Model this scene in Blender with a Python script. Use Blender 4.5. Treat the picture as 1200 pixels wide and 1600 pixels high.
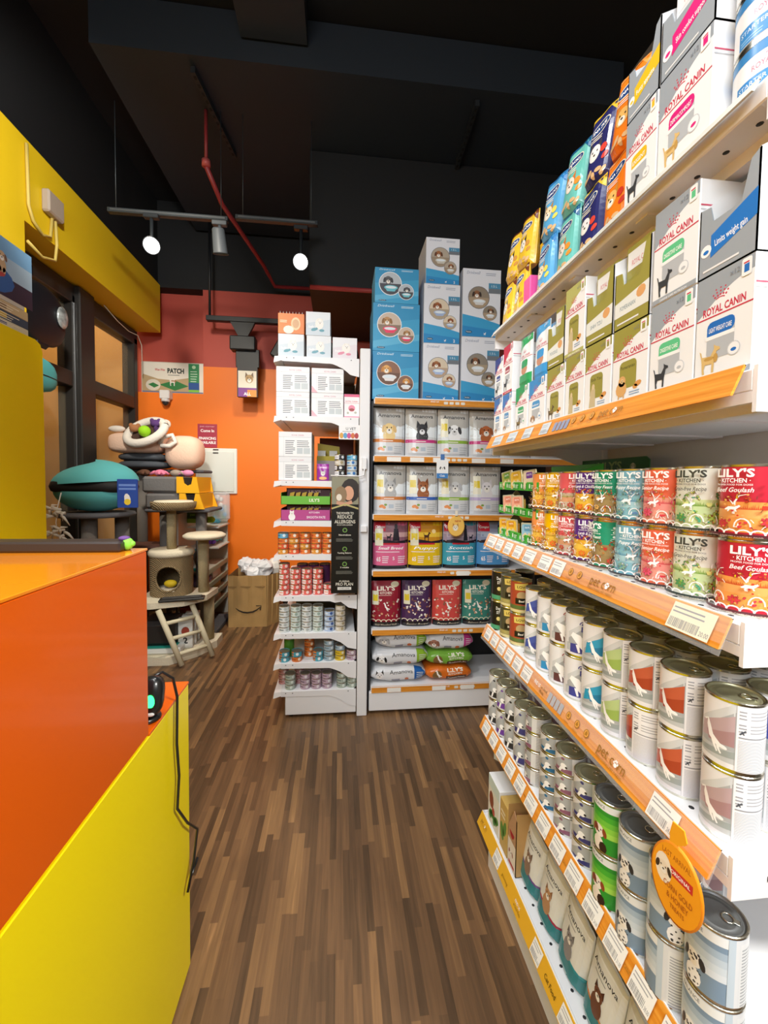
import bpy, math, random
from mathutils import Vector, Matrix
from mathutils.geometry import tessellate_polygon
PI = math.pi
scene = bpy.context.scene
col = scene.collection
for o in list(bpy.data.objects): bpy.data.objects.remove(o)

# ------------------------------------------------------------------ camera
cd = bpy.data.cameras.new('camera'); cam = bpy.data.objects.new('camera', cd); col.objects.link(cam)
cd.sensor_width = 36; cd.sensor_fit = 'AUTO'; cd.lens = 36 * 640 / 1600; cd.shift_y = -20 / 1600; cd.clip_start = .02
cam.matrix_world = (Matrix.Translation((0, 0, 1.42)) @ Matrix.Rotation(-math.atan(70 / 640), 4, 'Z')
                    @ Matrix.Rotation(PI / 2 - .0427, 4, 'X') @ Matrix.Rotation(.013, 4, 'Z'))
scene.camera = cam
# ------------------------------------------------------------------ exposure, world, lights
vs = scene.view_settings; vs.view_transform = 'Standard'; vs.look = 'None'; vs.gamma = 1; vs.use_curve_mapping = False
vs.exposure = 0.05
w = bpy.data.worlds.new('world'); scene.world = w; w.use_nodes = True
w.node_tree.nodes['Background'].inputs[0].default_value = (.8, .85, 1, 1)
w.node_tree.nodes['Background'].inputs[1].default_value = .05
def spot(loc, target, energy, angle=80, blend=.7, color=(.98, .99, 1), radius=.07):
    l = bpy.data.lights.new('spot_light', 'SPOT'); o = bpy.data.objects.new('spot_light', l); col.objects.link(o)
    l.energy = energy; l.spot_size = math.radians(angle); l.spot_blend = blend; l.color = color; l.shadow_soft_size = radius
    o.location = loc; o.rotation_euler = (Vector(target) - Vector(loc)).to_track_quat('-Z', 'Y').to_euler(); return o
def area(loc, target, energy, sx, sy, color=(.92, .97, 1)):
    l = bpy.data.lights.new('added_fill_light', 'AREA'); o = bpy.data.objects.new('added_fill_light', l); col.objects.link(o)  # area lights added as unseen fill, no panel fixtures stand there
    l.energy = energy; l.shape = 'RECTANGLE'; l.size = sx; l.size_y = sy; l.color = color
    o.location = loc; o.rotation_euler = (Vector(target) - Vector(loc)).to_track_quat('-Z', 'Y').to_euler(); return o
area((-.5, .3, 3.3), (.1, 1.6, .6), 20, 1.2, .8)
area((-.6, -1.6, 2.7), (.2, 1.5, .8), 72, 1.4, .9)
spot((1.35, -.9, 3.1), (-.42, .35, .35), 420, 66, color=(1, .98, .92), radius=.15)  # added from behind the camera to brighten the counter side
spot((-.75, .9, 3.3), (.5, .9, .5), 40, 85)
spot((-.9, .2, 3.2), (.1, 2.5, .9), 76, 62)
spot((-1.0, 1.5, 3.4), (-1.1, 4.6, 1.3), 150, 68, color=(1, .9, .74))
spot((-.5, 2.95, 3.05), (-.75, 4.4, .5), 130, 80, color=(1, .93, .8))
spot((-.4, 1.6, 3.4), (-.1, 1.5, 0), 70, 75, color=(1, .94, .88))
spot((-.9, 1.5, 3.3), (-1.95, 3.1, 3.0), 110, 80, color=(1, .96, .88))  # added to lift the yellow wall and soffit, has no fixture
area((-2.85, 3.7, 3.7), (-2.85, 4.9, 1.6), 26, .8, .6, color=(1, .78, .45))  # added warm fill for the corridor behind the panes

# ------------------------------------------------------------------ materials
def lin(c):
    if isinstance(c, str):
        c = c.lstrip('#'); c = [int(c[i:i + 2], 16) / 255 for i in (0, 2, 4)]
    return tuple(x / 12.92 if x <= .04045 else ((x + .055) / 1.055) ** 2.4 for x in c)
_m = {}
def M(c, rough=.55, metal=0, coat=0, bump=0, bscale=60, name=None, var=0):
    k = (c, rough, metal, coat, bump, bscale, var)
    if k in _m: return _m[k]
    m = bpy.data.materials.new(name or 'surface_' + c.lstrip('#')); m.use_nodes = True
    nt = m.node_tree; b = nt.nodes['Principled BSDF']; r, g, bl = lin(c)
    b.inputs['Base Color'].default_value = (r, g, bl, 1); b.inputs['Roughness'].default_value = rough; b.inputs['Metallic'].default_value = metal
    if coat: b.inputs['Coat Weight'].default_value = coat; b.inputs['Coat Roughness'].default_value = .08
    if bump or var:
        tc = nt.nodes.new('ShaderNodeTexCoord'); n = nt.nodes.new('ShaderNodeTexNoise'); n.inputs['Scale'].default_value = bscale; n.inputs['Detail'].default_value = 4
        nt.links.new(tc.outputs['Object'], n.inputs['Vector'])
    if bump:
        bp = nt.nodes.new('ShaderNodeBump'); bp.inputs['Strength'].default_value = bump; bp.inputs['Distance'].default_value = .01
        nt.links.new(n.outputs['Fac'], bp.inputs['Height']); nt.links.new(bp.outputs['Normal'], b.inputs['Normal'])
    if var:
        cr = nt.nodes.new('ShaderNodeValToRGB'); e = cr.color_ramp.elements
        e[0].position = .35; e[1].position = .65
        e[0].color = (r * (1 - var), g * (1 - var), bl * (1 - var), 1); e[1].color = (min(1, r * (1 + var)), min(1, g * (1 + var)), min(1, bl * (1 + var)), 1)
        nt.links.new(n.outputs['Fac'], cr.inputs[0]); nt.links.new(cr.outputs[0], b.inputs['Base Color'])
    _m[k] = m; return m
def emit(c, s, name):
    m = bpy.data.materials.new(name); m.use_nodes = True; nt = m.node_tree; nt.nodes.clear()
    e = nt.nodes.new('ShaderNodeEmission'); e.inputs[0].default_value = (*lin(c), 1); e.inputs[1].default_value = s
    o = nt.nodes.new('ShaderNodeOutputMaterial'); nt.links.new(e.outputs[0], o.inputs[0]); return m
def glass(c='#ffffff', rough=.02, name='clear_glass', alpha=.25):
    m = bpy.data.materials.new(name); m.use_nodes = True; nt = m.node_tree; b = nt.nodes['Principled BSDF']
    b.inputs['Base Color'].default_value = (*lin(c), 1); b.inputs['Roughness'].default_value = rough
    b.inputs['Alpha'].default_value = alpha; return m
def weave(c1, c2, sx, name):
    m = bpy.data.materials.new(name); m.use_nodes = True; nt = m.node_tree; b = nt.nodes['Principled BSDF']; b.inputs['Roughness'].default_value = .85
    tc = nt.nodes.new('ShaderNodeTexCoord'); wv = nt.nodes.new('ShaderNodeTexWave'); wv.bands_direction = 'DIAGONAL'; wv.inputs['Scale'].default_value = sx
    wv.inputs['Distortion'].default_value = 3; cr = nt.nodes.new('ShaderNodeValToRGB'); cr.color_ramp.elements[0].color = (*lin(c1), 1); cr.color_ramp.elements[1].color = (*lin(c2), 1)
    nt.links.new(tc.outputs['Object'], wv.inputs['Vector']); nt.links.new(wv.outputs['Fac'], cr.inputs[0]); nt.links.new(cr.outputs[0], b.inputs['Base Color'])
    bp = nt.nodes.new('ShaderNodeBump'); bp.inputs['Strength'].default_value = .7; bp.inputs['Distance'].default_value = .01
    nt.links.new(wv.outputs['Fac'], bp.inputs['Height']); nt.links.new(bp.outputs['Normal'], b.inputs['Normal']); return m
def floor_mat():
    m = bpy.data.materials.new('strip_laminate'); m.use_nodes = True; nt = m.node_tree; N = nt.nodes.new; L = nt.links.new
    b = nt.nodes['Principled BSDF']; b.inputs['Roughness'].default_value = .42
    tc = N('ShaderNodeTexCoord'); sp = N('ShaderNodeSeparateXYZ'); L(tc.outputs['Object'], sp.inputs[0])
    def mt(op, a, v=None, link=None):
        n = N('ShaderNodeMath'); n.operation = op; L(a, n.inputs[0])
        if link is not None: L(link, n.inputs[1])
        elif v is not None: n.inputs[1].default_value = v
        return n.outputs[0]
    row = mt('FLOOR', mt('DIVIDE', sp.outputs[0], .025))
    wn = N('ShaderNodeTexWhiteNoise'); wn.noise_dimensions = '1D'; L(row, wn.inputs['W'])
    yy = mt('ADD', mt('DIVIDE', sp.outputs[1], .31), link=mt('MULTIPLY', wn.outputs['Value'], 7.3))
    cell = mt('FLOOR', yy)
    cb = N('ShaderNodeCombineXYZ'); L(row, cb.inputs[0]); L(cell, cb.inputs[1])
    w2 = N('ShaderNodeTexWhiteNoise'); w2.noise_dimensions = '2D'; L(cb.outputs[0], w2.inputs['Vector'])
    mp = N('ShaderNodeMapping'); mp.inputs['Scale'].default_value = (95, 5, 1); L(tc.outputs['Object'], mp.inputs[0])
    ns = N('ShaderNodeTexNoise'); ns.inputs['Scale'].default_value = 1; ns.inputs['Detail'].default_value = 5; ns.inputs['Distortion'].default_value = .6; L(mp.outputs[0], ns.inputs['Vector'])
    mx = mt('ADD', mt('ADD', mt('MULTIPLY', w2.outputs['Value'], .52), .05), link=mt('MULTIPLY', ns.outputs['Fac'], .42))
    cr = N('ShaderNodeValToRGB'); L(mx, cr.inputs[0]); e = cr.color_ramp.elements
    e[0].position = .15; e[0].color = (*lin('#40301f'), 1); e[1].position = .92; e[1].color = (*lin('#b58a5c'), 1)
    for p, c in ((.38, '#5e4630'), (.6, '#74563a'), (.78, '#8a6844')):
        x = e.new(p); x.color = (*lin(c), 1)
    L(cr.outputs[0], b.inputs['Base Color'])
    bp = N('ShaderNodeBump'); bp.inputs['Strength'].default_value = .12; bp.inputs['Distance'].default_value = .002; L(ns.outputs['Fac'], bp.inputs['Height']); L(bp.outputs['Normal'], b.inputs['Normal'])
    return m
def wood_orange():
    m = bpy.data.materials.new('orange_wood_print'); m.use_nodes = True; nt = m.node_tree; N = nt.nodes.new; L = nt.links.new
    b = nt.nodes['Principled BSDF']; b.inputs['Roughness'].default_value = .35
    tc = N('ShaderNodeTexCoord'); mp = N('ShaderNodeMapping'); mp.inputs['Scale'].default_value = (4, 4, 160); L(tc.outputs['Object'], mp.inputs[0])
    ns = N('ShaderNodeTexNoise'); ns.inputs['Scale'].default_value = 1; ns.inputs['Detail'].default_value = 3; L(mp.outputs[0], ns.inputs['Vector'])
    cr = N('ShaderNodeValToRGB'); L(ns.outputs['Fac'], cr.inputs[0]); e = cr.color_ramp.elements
    e[0].position = .35; e[0].color = (*lin('#d58122'), 1); e[1].position = .65; e[1].color = (*lin('#e9a03e'), 1)
    L(cr.outputs[0], b.inputs['Base Color']); return m
WOOD = wood_orange()
WHITE = '#f2f2f3'
STEEL = M('#e9e9eb', .38, name='white_coated_steel')
LIDM = M('#b4b294', .42, .75, name='gold_tin_lid'); LIDD = M('#7c7f80', .5, .7, name='dark_tin_lid'); RIM = M('#d5d3c6', .22, 1, name='bright_tin_rim')

# ------------------------------------------------------------------ mesh builder
class MB:
    def __init__(s): s.v = []; s.f = []; s.mi = []; s.sm = []; s.mats = []
    def idx(s, m):
        if isinstance(m, str): m = M(m)
        if m not in s.mats: s.mats.append(m)
        return s.mats.index(m)
    def add(s, vs_, fs, m, smooth=False):
        b = len(s.v); s.v.extend([tuple(p) for p in vs_]); i = s.idx(m)
        for f in fs: s.f.append([b + k for k in f]); s.mi.append(i); s.sm.append(smooth)
    def box(s, x0, y0, z0, x1, y1, z1, m, bev=0, T=None):
        X = (x0, x1); Y = (y0, y1); Z = (z0, z1)
        if not bev:
            vv = [(X[i], Y[j], Z[k]) for i in (0, 1) for j in (0, 1) for k in (0, 1)]
            ff = [(0, 1, 3, 2), (4, 6, 7, 5), (0, 4, 5, 1), (2, 3, 7, 6), (0, 2, 6, 4), (1, 5, 7, 3)]
        else:
            b = min(bev, .49 * (x1 - x0), .49 * (y1 - y0), .49 * (z1 - z0)); vv = []; ix = {}
            for i in (0, 1):
                for j in (0, 1):
                    for k in (0, 1):
                        sx, sy, sz = (1 - 2 * i) * b, (1 - 2 * j) * b, (1 - 2 * k) * b
                        for a, d in enumerate(((0, sy, sz), (sx, 0, sz), (sx, sy, 0))):
                            ix[i, j, k, a] = len(vv); vv.append((X[i] + d[0], Y[j] + d[1], Z[k] + d[2]))
            ff = []
            for i in (0, 1):
                ff.append([ix[i, j, k, 0] for j, k in ((0, 0), (0, 1), (1, 1), (1, 0))]); ff.append([ix[j, i, k, 1] for j, k in ((0, 0), (1, 0), (1, 1), (0, 1))])
                ff.append([ix[j, k, i, 2] for j, k in ((0, 0), (0, 1), (1, 1), (1, 0))])
                for j in (0, 1):
                    ff.append([ix[i, j, 0, 0], ix[i, j, 1, 0], ix[i, j, 1, 1], ix[i, j, 0, 1]]); ff.append([ix[i, 0, j, 0], ix[i, 1, j, 0], ix[i, 1, j, 2], ix[i, 0, j, 2]])
                    ff.append([ix[0, i, j, 1], ix[1, i, j, 1], ix[1, i, j, 2], ix[0, i, j, 2]])
                    for k in (0, 1): ff.append([ix[i, j, k, 0], ix[i, j, k, 1], ix[i, j, k, 2]])
        if T: vv = [T @ Vector(p) for p in vv]
        s.add(vv, ff, m); return s
    def lathe(s, prof, n, m, c=(0, 0, 0), T=None, smooth=True, sx=1, sy=1):
        vv = []; ff = []; k = len(prof)
        for i in range(n):
            a = 2 * PI * i / n
            for r, z in prof: vv.append((c[0] + sx * r * math.sin(a), c[1] - sy * r * math.cos(a), c[2] + z))
        for i in range(n):
            j = (i + 1) % n
            for q in range(k - 1):
                f = [i * k + q, j * k + q, j * k + q + 1, i * k + q + 1]
                if prof[q][0] == 0: f = [i * k + q, j * k + q + 1, i * k + q + 1]
                elif prof[q + 1][0] == 0: f = [i * k + q, j * k + q, i * k + q + 1]
                ff.append(f)
        if T: vv = [T @ Vector(p) for p in vv]
        s.add(vv, ff, m, smooth); return s
    def cyl(s, r, z0, z1, m, c=(0, 0), n=24, T=None, bev=0):
        b = bev; p = [(0, z0), (r - b, z0), (r, z0 + b), (r, z1 - b), (r - b, z1), (0, z1)] if b else [(0, z0), (r, z0), (r, z1), (0, z1)]
        return s.lathe(p, n, m, (c[0], c[1], 0), T, smooth=True)
    def tube(s, pts, r, m, n=8, caps=True):
        pts = [Vector(p) for p in pts]; rs = r if isinstance(r, (list, tuple)) else [r] * len(pts)
        vv = []; ff = []; up = None
        for i, p in enumerate(pts):
            d = (pts[min(i + 1, len(pts) - 1)] - pts[max(i - 1, 0)]).normalized()
            if up is None: up = d.orthogonal().normalized()
            up = (up - d * up.dot(d)); up = up.normalized() if up.length > 1e-6 else d.orthogonal().normalized()
            sd = d.cross(up)
            for k in range(n):
                a = 2 * PI * k / n; vv.append(p + (up * math.cos(a) + sd * math.sin(a)) * rs[i])
        for i in range(len(pts) - 1):
            for k in range(n): ff.append((i * n + k, i * n + (k + 1) % n, (i + 1) * n + (k + 1) % n, (i + 1) * n + k))
        if caps: ff.append(list(range(n))[::-1]); ff.append([(len(pts) - 1) * n + k for k in range(n)])
        s.add(vv, ff, m, True); return s
    def prism(s, poly, a0, a1, m, axis='y'):
        f = {'y': lambda p, a: (p[0], a, p[1]), 'x': lambda p, a: (a, p[0], p[1]), 'z': lambda p, a: (p[0], p[1], a)}[axis]
        n = len(poly); vv = [f(p, a0) for p in poly] + [f(p, a1) for p in poly]
        tr = tessellate_polygon([[Vector((p[0], p[1], 0)) for p in poly]])
        ff = [list(t) for t in tr] + [[q + n for q in t][::-1] for t in tr] + [(i, (i + 1) % n, n + (i + 1) % n, n + i) for i in range(n)]
        s.add(vv, ff, m); return s
    def ball(s, c, rx, ry, rz, m, n=14, k=9, T=None, p=1.0):
        vv = []; ff = []
        sg = lambda x: math.copysign(abs(x) ** p, x)
        for j in range(k + 1):
            t = -PI / 2 + PI * j / k
            for i in range(n):
                a = 2 * PI * i / n
                q = Vector((c[0] + rx * sg(math.cos(t)) * sg(math.cos(a)), c[1] + ry * sg(math.cos(t)) * sg(math.sin(a)), c[2] + rz * sg(math.sin(t))))
                vv.append(T @ q if T else q)
        for j in range(k):
            for i in range(n): ff.append((j * n + i, j * n + (i + 1) % n, (j + 1) * n + (i + 1) % n, (j + 1) * n + i))
        s.add(vv, ff, m, True); return s
    def mesh(s, name, radial=False):
        me = bpy.data.meshes.new(name); me.from_pydata(s.v, [], s.f)
        for m in s.mats: me.materials.append(m)
        me.polygons.foreach_set('material_index', s.mi); me.polygons.foreach_set('use_smooth', s.sm); me.update()
        if radial:
            ns = [None] * len(me.loops)
            for p in me.polygons:
                nz = abs(p.normal.z) > .6
                for li in p.loop_indices:
                    v = me.vertices[me.loops[li].vertex_index].co
                    ns[li] = tuple(p.normal) if nz or (v.x * v.x + v.y * v.y) < 1e-9 else tuple(Vector((v.x, v.y, 0)).normalized())
            me.polygons.foreach_set('use_smooth', [True] * len(me.polygons)); me.normals_split_custom_set(ns)
        return me

# ------------------------------------------------------------------ flat graphics printed on packages
_tc = {}
def text_tris(s, bold, shear):
    k = (s, bold, shear)
    if k not in _tc:
        c = bpy.data.curves.new('t', 'FONT'); c.body = s; c.size = 1; c.offset = bold; c.shear = shear; c.resolution_u = 2
        o = bpy.data.objects.new('t', c); col.objects.link(o); me = bpy.data.meshes.new_from_object(o.evaluated_get(bpy.context.evaluated_depsgraph_get()))
        vv = [tuple(v.co[:2]) for v in me.vertices]; fs = [[vv[i] for i in p.vertices] for p in me.polygons]
        xs = [v[0] for v in vv] or [0, 1]
        _tc[k] = (fs, min(xs), max(xs)); bpy.data.objects.remove(o); bpy.data.curves.remove(c); bpy.data.meshes.remove(me)
    return _tc[k]
class Art:
    def __init__(s): s.L = []
    def poly(s, pts, c): s.L.append((c, [list(pts)], False)); return s
    def rect(s, x0, y0, x1, y1, c): return s.polyc([[(x0, y0), (x1, y0), (x1, y1), (x0, y1)]], c)
    def polyc(s, ps, c): s.L.append((c, ps, True)); return s
    def rrect(s, x0, y0, x1, y1, r, c):
        p = []
        for cx, cy, a in ((x1 - r, y0 + r, -90), (x1 - r, y1 - r, 0), (x0 + r, y1 - r, 90), (x0 + r, y0 + r, 180)):
            for k in range(4): t = math.radians(a + 30 * k); p.append((cx + r * math.cos(t), cy + r * math.sin(t)))
        return s.polyc([p], c)
    def ell(s, x, y, rx, ry, c, n=14, rot=0):
        cs, sn = math.cos(rot), math.sin(rot); p = []
        for i in range(n):
            a = 2 * PI * i / n; u, v = rx * math.cos(a), ry * math.sin(a); p.append((x + u * cs - v * sn, y + u * sn + v * cs))
        return s.polyc([p], c)
    def ells(s, lst, c, n=10):
        ps = []
        for x, y, rx, ry, rot in lst:
            cs, sn = math.cos(rot), math.sin(rot)
            ps.append([(x + rx * math.cos(2 * PI * i / n) * cs - ry * math.sin(2 * PI * i / n) * sn, y + rx * math.cos(2 * PI * i / n) * sn + ry * math.sin(2 * PI * i / n) * cs) for i in range(n)])
        return s.polyc(ps, c)
    def stroke(s, pts, w, c):
        ws = w if isinstance(w, (list, tuple)) else [w] * len(pts); l = []; r = []
        for i, p in enumerate(pts):
            a = pts[max(i - 1, 0)]; b = pts[min(i + 1, len(pts) - 1)]; d = Vector((b[0] - a[0], b[1] - a[1])); d = d.normalized() if d.length else Vector((1, 0))
            l.append((p[0] - d.y * ws[i] / 2, p[1] + d.x * ws[i] / 2)); r.append((p[0] + d.y * ws[i] / 2, p[1] - d.x * ws[i] / 2))
        return s.polyc([[r[i], r[i + 1], l[i + 1], l[i]] for i in range(len(pts) - 1)], c)
    def text(s, t, x, y, h, c, bold=.0, shear=0, al='C', w=None, rot=0):
        fs, x0, x1 = text_tris(t, bold, shear); k = h / .72; kx = k
        if w: kx = w / max(.01, x1 - x0)
        ox = x - {'C': (x0 + x1) / 2, 'L': x0, 'R': x1}[al] * kx; cs, sn = math.cos(rot), math.sin(rot)
        ps = []
        for f in fs:
            q = [(ox + p[0] * kx - x, p[1] * k) for p in f]; ps.append([(x + a * cs - b * sn, y + a * sn + b * cs) for a, b in q])
        return s.polyc(ps, c)
    def lines(s, x0, y0, x1, y1, n, c, fill=.45, seed=0):
        rr = random.Random(seed); ps = []; h = (y1 - y0) / n
        for i in range(n):
            e = x1 - (x1 - x0) * (rr.random() * .25); yy = y0 + i * h; ps.append([(x0, yy), (e, yy), (e, yy + h * fill), (x0, yy + h * fill)])
        return s.polyc(ps, c)
    def barcode(s, x0, y0, x1, y1, c='#8a8c92', seed=1):
        rr = random.Random(seed); ps = []; x = x0
        while x < x1:
            d = rr.uniform(.0005, .0014); ps.append([(x, y0), (x + d, y0), (x + d, y1), (x, y1)]); x += d + rr.uniform(.0006, .0014)
        return s.polyc(ps, c)
    def dots(s, x, y, sc, c):          # a crown of dots over an arc
        l = []
        for r, n, rr in ((.0, 5, .9), (.32, 5, .8), (.64, 3, .7)):
            for i in range(n):
                a = (i - (n - 1) / 2) * .26; l.append((x + sc * 1.15 * math.sin(a) * (1 + r), y + sc * (math.cos(a) * (1 + r) - .65), sc * .125 * rr, sc * .125 * rr, 0))
        s.ells(l, c, 6)
        return s.stroke([(x + sc * .45 * t, y + sc * (.12 - .13 * t * t)) for t in (-1, -.5, 0, .5, 1)], sc * .1, c)
    def paw(s, x, y, r, c): return s.ells([(x, y - r * .25, r * .55, r * .45, 0)] + [(x + r * dx, y + r * dy, r * .22, r * .28, 0) for dx, dy in ((-.62, .2), (-.22, .6), (.22, .6), (.62, .2))], c, 8)
    def standdog(s, x, y, h, c, c2=None):       # side view, facing right
        P = [(-.5, .95), (-.42, .9), (-.36, .7), (.05, .66), (.22, .9), (.2, 1.08), (.3, 1.0), (.48, .93), (.5, .84), (.34, .8), (.3, .62), (.24, .42), (.22, 0), (.12, 0), (.12, .36), (-.2, .38), (-.26, .2), (-.22, 0), (-.33, 0), (-.36, .22), (-.38, .5), (-.42, .7)]
        s.poly([(x + a * h * .8, y + b * h * .9) for a, b in P], c)
        if c2: s.ells([(x + .3 * h * .8, y + .5 * h, .09 * h, .16 * h, 0), (x - .02 * h, y + .52 * h, .2 * h, .07 * h, 0)], c2, 8)
        return s
    def sitdog(s, x, y, h, c, c2, c3='#2a2320'):
        s.ells([(x, y + .32 * h, .24 * h, .33 * h, 0), (x - .12 * h, y + .12 * h, .09 * h, .14 * h, 0), (x + .12 * h, y + .12 * h, .09 * h, .14 * h, 0)], c)
        return s.doghead(x, y + .72 * h, .27 * h, c, c2, c3)
    def doghead(s, x, y, r, c, ear, nose='#221c1a', up=False, muzzle=None):
        if up: s.polyc([[(x - r * .85, y + r * .2), (x - r * .2, y + r * .6), (x - r * .72, y + r * 1.35)], [(x + r * .85, y + r * .2), (x + r * .2, y + r * .6), (x + r * .72, y + r * 1.35)]], ear)
        s.ells([(x, y, r * .78, r * .85, 0)], c, 14)
        if not up: s.ells([(x - r * .8, y, r * .27, r * .6, -.25), (x + r * .8, y, r * .27, r * .6, .25)], ear, 10)
        s.ells([(x, y - r * .35, r * .42, r * .4, 0)], muzzle or '#f0ebe2', 10)
        return s.ells([(x, y - r * .18, r * .15, r * .11, 0), (x - r * .32, y + r * .2, r * .1, r * .11, 0), (x + r * .32, y + r * .2, r * .1, r * .11, 0)], nose, 8)
    def leap(s, x, y, h, c, o='#9aa0a2'):       # slim dog leaping down to the right
        s.stroke([(x - .38 * h, y + .95 * h), (x - .2 * h, y + 1.05 * h), (x - .16 * h, y + .85 * h), (x - .05 * h, y + .5 * h), (x + .22 * h, y + .28 * h), (x + .42 * h, y + .22 * h)], [h * .07, h * .07, h * .16, h * .2, h * .17, h * .06], c)
        s.stroke([(x - .02 * h, y + .5 * h), (x + .08 * h, y + .2 * h), (x + .18 * h, y)], [h * .13, h * .09, h * .05], c)
        s.stroke([(x + .18 * h, y + .3 * h), (x + .22 * h, y + .12 * h), (x + .3 * h, y - .02 * h)], [h * .1, h * .07, h * .05], c)
        return s.ells([(x + .36 * h, y + .26 * h, h * .13, h * .07, -.3)], c, 8)
def clip(poly, ax, v, keep):
    out = []; n = len(poly)
    for i in range(n):
        a, b = poly[i], poly[(i + 1) % n]; da = (a[ax] - v) * keep; db = (b[ax] - v) * keep
        if da >= 0: out.append(a)
        if (da > 0 and db < 0) or (da < 0 and db > 0):
            t = da / (da - db); out.append((a[0] + (b[0] - a[0]) * t, a[1] + (b[1] - a[1]) * t))
    return out
def strips(poly, ax, step):
    lo = min(p[ax] for p in poly); hi = max(p[ax] for p in poly); k0 = math.floor(lo / step + 1e-6); k1 = math.ceil(hi / step - 1e-6)
    if k1 - k0 <= 1: return [poly]
    res = []
    for k in range(k0, k1):
        q = clip(poly, ax, k * step, 1)
        if len(q) >= 3: q = clip(q, ax, (k + 1) * step, -1)
        if len(q) >= 3: res.append(q)
    return res
def stamp(mb, art, P, su=None, sv=None, base=.0003, inc=.00005, rough=.45, bounds=None):
    """lay every layer of an Art on a surface; P(u, v, lift) gives the 3-D point"""
    for i, (c, ps, convex) in enumerate(art.L):
        lift = base + inc * i; vv = []; ff = []
        for p in ps:
            if not convex:
                tr = tessellate_polygon([[Vector((q[0], q[1], 0)) for q in p]]); pp = [[p[k] for k in t] for t in tr]
            else: pp = [p]
            for q in pp:
                qs = [q]
                if bounds:
                    for ax, v, kp in ((0, bounds[0], 1), (0, bounds[2], -1), (1, bounds[1], 1), (1, bounds[3], -1)):
                        if len(q) >= 3: q = clip(q, ax, v, kp)
                    if len(q) < 3: continue
                    qs = [q]
                if su: qs = [r for x in qs for r in strips(x, 0, su)]
                if sv: qs = [r for x in qs for r in strips(x, 1, sv)]
                for r in qs:
                    a = sum(r[k][0] * r[(k + 1) % len(r)][1] - r[(k + 1) % len(r)][0] * r[k][1] for k in range(len(r)))
                    if a < 0: r = r[::-1]
                    b = len(vv); vv.extend([P(u, v, lift) for u, v in r]); ff.append(list(range(b, b + len(r))))
        if ff: mb.add(vv, ff, M(c, rough) if isinstance(c, str) else c)
def flatP(o, U, V, N):
    o, U, V, N = Vector(o), Vector(U), Vector(V), Vector(N)
    return lambda u, v, l: tuple(o + U * u + V * v + N * l)
def cylP(r, z0=0, c=(0, 0)): return lambda u, v, l: (c[0] + (r + l) * math.sin(u / r), c[1] - (r + l) * math.cos(u / r), z0 + v)

# ------------------------------------------------------------------ things
def tag(o, label=None, cat=None, group=None, kind=None):
    for k, v in (('label', label), ('category', cat), ('group', group), ('kind', kind)):
        if v: o[k] = v
    return o
def link(name, data, parent=None, loc=None, rz=0):
    o = bpy.data.objects.new(name, data); col.objects.link(o)
    if parent: o.parent = parent
    if loc: o.location = loc
    if rz: o.rotation_euler = (0, 0, rz)
    return o
def put(kind, parts, loc, rz, label, cat, group=None, tilt=None):
    """one thing: a lone mesh, or an Empty with its parts (name, mesh, sub-parts, label)"""
    if isinstance(parts, bpy.types.Mesh): o = link(kind, parts, None, loc, rz)
    else:
        o = link(kind, None, None, loc, rz); o.empty_display_size = .05
        for p in parts:
            c = link(p[0], p[1], o)
            if len(p) > 3 and p[3]: c['label'] = p[3]
            if len(p) > 2 and p[2]:
                for q in p[2]: d = link(q[0], q[1], c); (len(q) > 3 and q[3]) and d.__setitem__('label', q[3])
    if tilt: o.rotation_euler = (tilt[0], tilt[1], rz)
    return tag(o, label, cat, group)
def struct(name, mb, kind='structure', parent=None):
    o = link(name, mb.mesh(name), parent)
    if not parent: o['kind'] = kind
    return o
ORD = ['first', 'second', 'third', 'fourth', 'fifth', 'sixth', 'seventh', 'eighth', 'ninth', 'tenth', 'eleventh', 'twelfth', 'thirteenth']
def level(k, n):   # k counted from the bottom
    if n == 1: return 'standing alone'
    if k == n - 1: return 'topmost'
    if k == 0: return 'lowest'
    return ORD[n - 1 - k] + ' from top'
# ================================================================== the room
fl = MB().box(-3.4, -2.4, -.1, 2.2, 4.9, 0, floor_mat()); struct('floor', fl)
ORANGE = M('#f0780c', .5, bump=.02, bscale=300, name='orange_wall_paint'); HAZE_RED = M('#b2483a', .6, name='haze_tinted_orange_wall'); BLACK = M('#0a0c0f', .7, name='black_paint')  # the red is flare haze put into the colour of the orange upper wall
YEL = M('#e6c21a', .5, name='yellow_wall_paint')
struct('ceiling', MB().box(-3.4, -2.4, 4.3, 2.2, 4.9, 4.4, BLACK))
wb = MB(); wb.box(-2.16, 4.6, 0, 2.2, 4.9, 2.33, ORANGE); wb.box(-1.45, 4.6, 2.33, 2.2, 4.9, 2.62, ORANGE)
wb.box(-1.45, 4.6, 2.62, 2.2, 4.9, 3.42, HAZE_RED); wb.box(-2.3, 4.75, 2.33, -1.45, 4.9, 3.42, HAZE_RED); wb.box(-3.4, 4.6, 3.42, 2.2, 4.9, 4.3, BLACK)
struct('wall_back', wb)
wl = MB(); wl.box(-2.3, -2.4, 0, -1.88, 2.73, 3.44, YEL); wl.box(-2.3, 2.73, 2.95, -1.88, 4.6, 3.44, YEL); wl.box(-2.3, -2.4, 3.44, -1.9, 4.6, 4.3, BLACK)
struct('wall_left', wl)
struct('wall_right', MB().box(2.0, -2.4, 0, 2.2, 4.6, 4.3, M('#8b8580', .7)))
struct('wall_front', MB().box(-2.3, -2.5, 0, 2.2, -2.4, 4.3, M('#b9b2a6', .7)))
struct('wall_corridor', MB().box(-3.5, 1.8, 0, -3.4, 5.0, 4.3, M('#c59a5c', .6)).box(-3.4, 4.9, 0, -2.17, 5.0, 4.3, M('#c59a5c', .6)))
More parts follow.
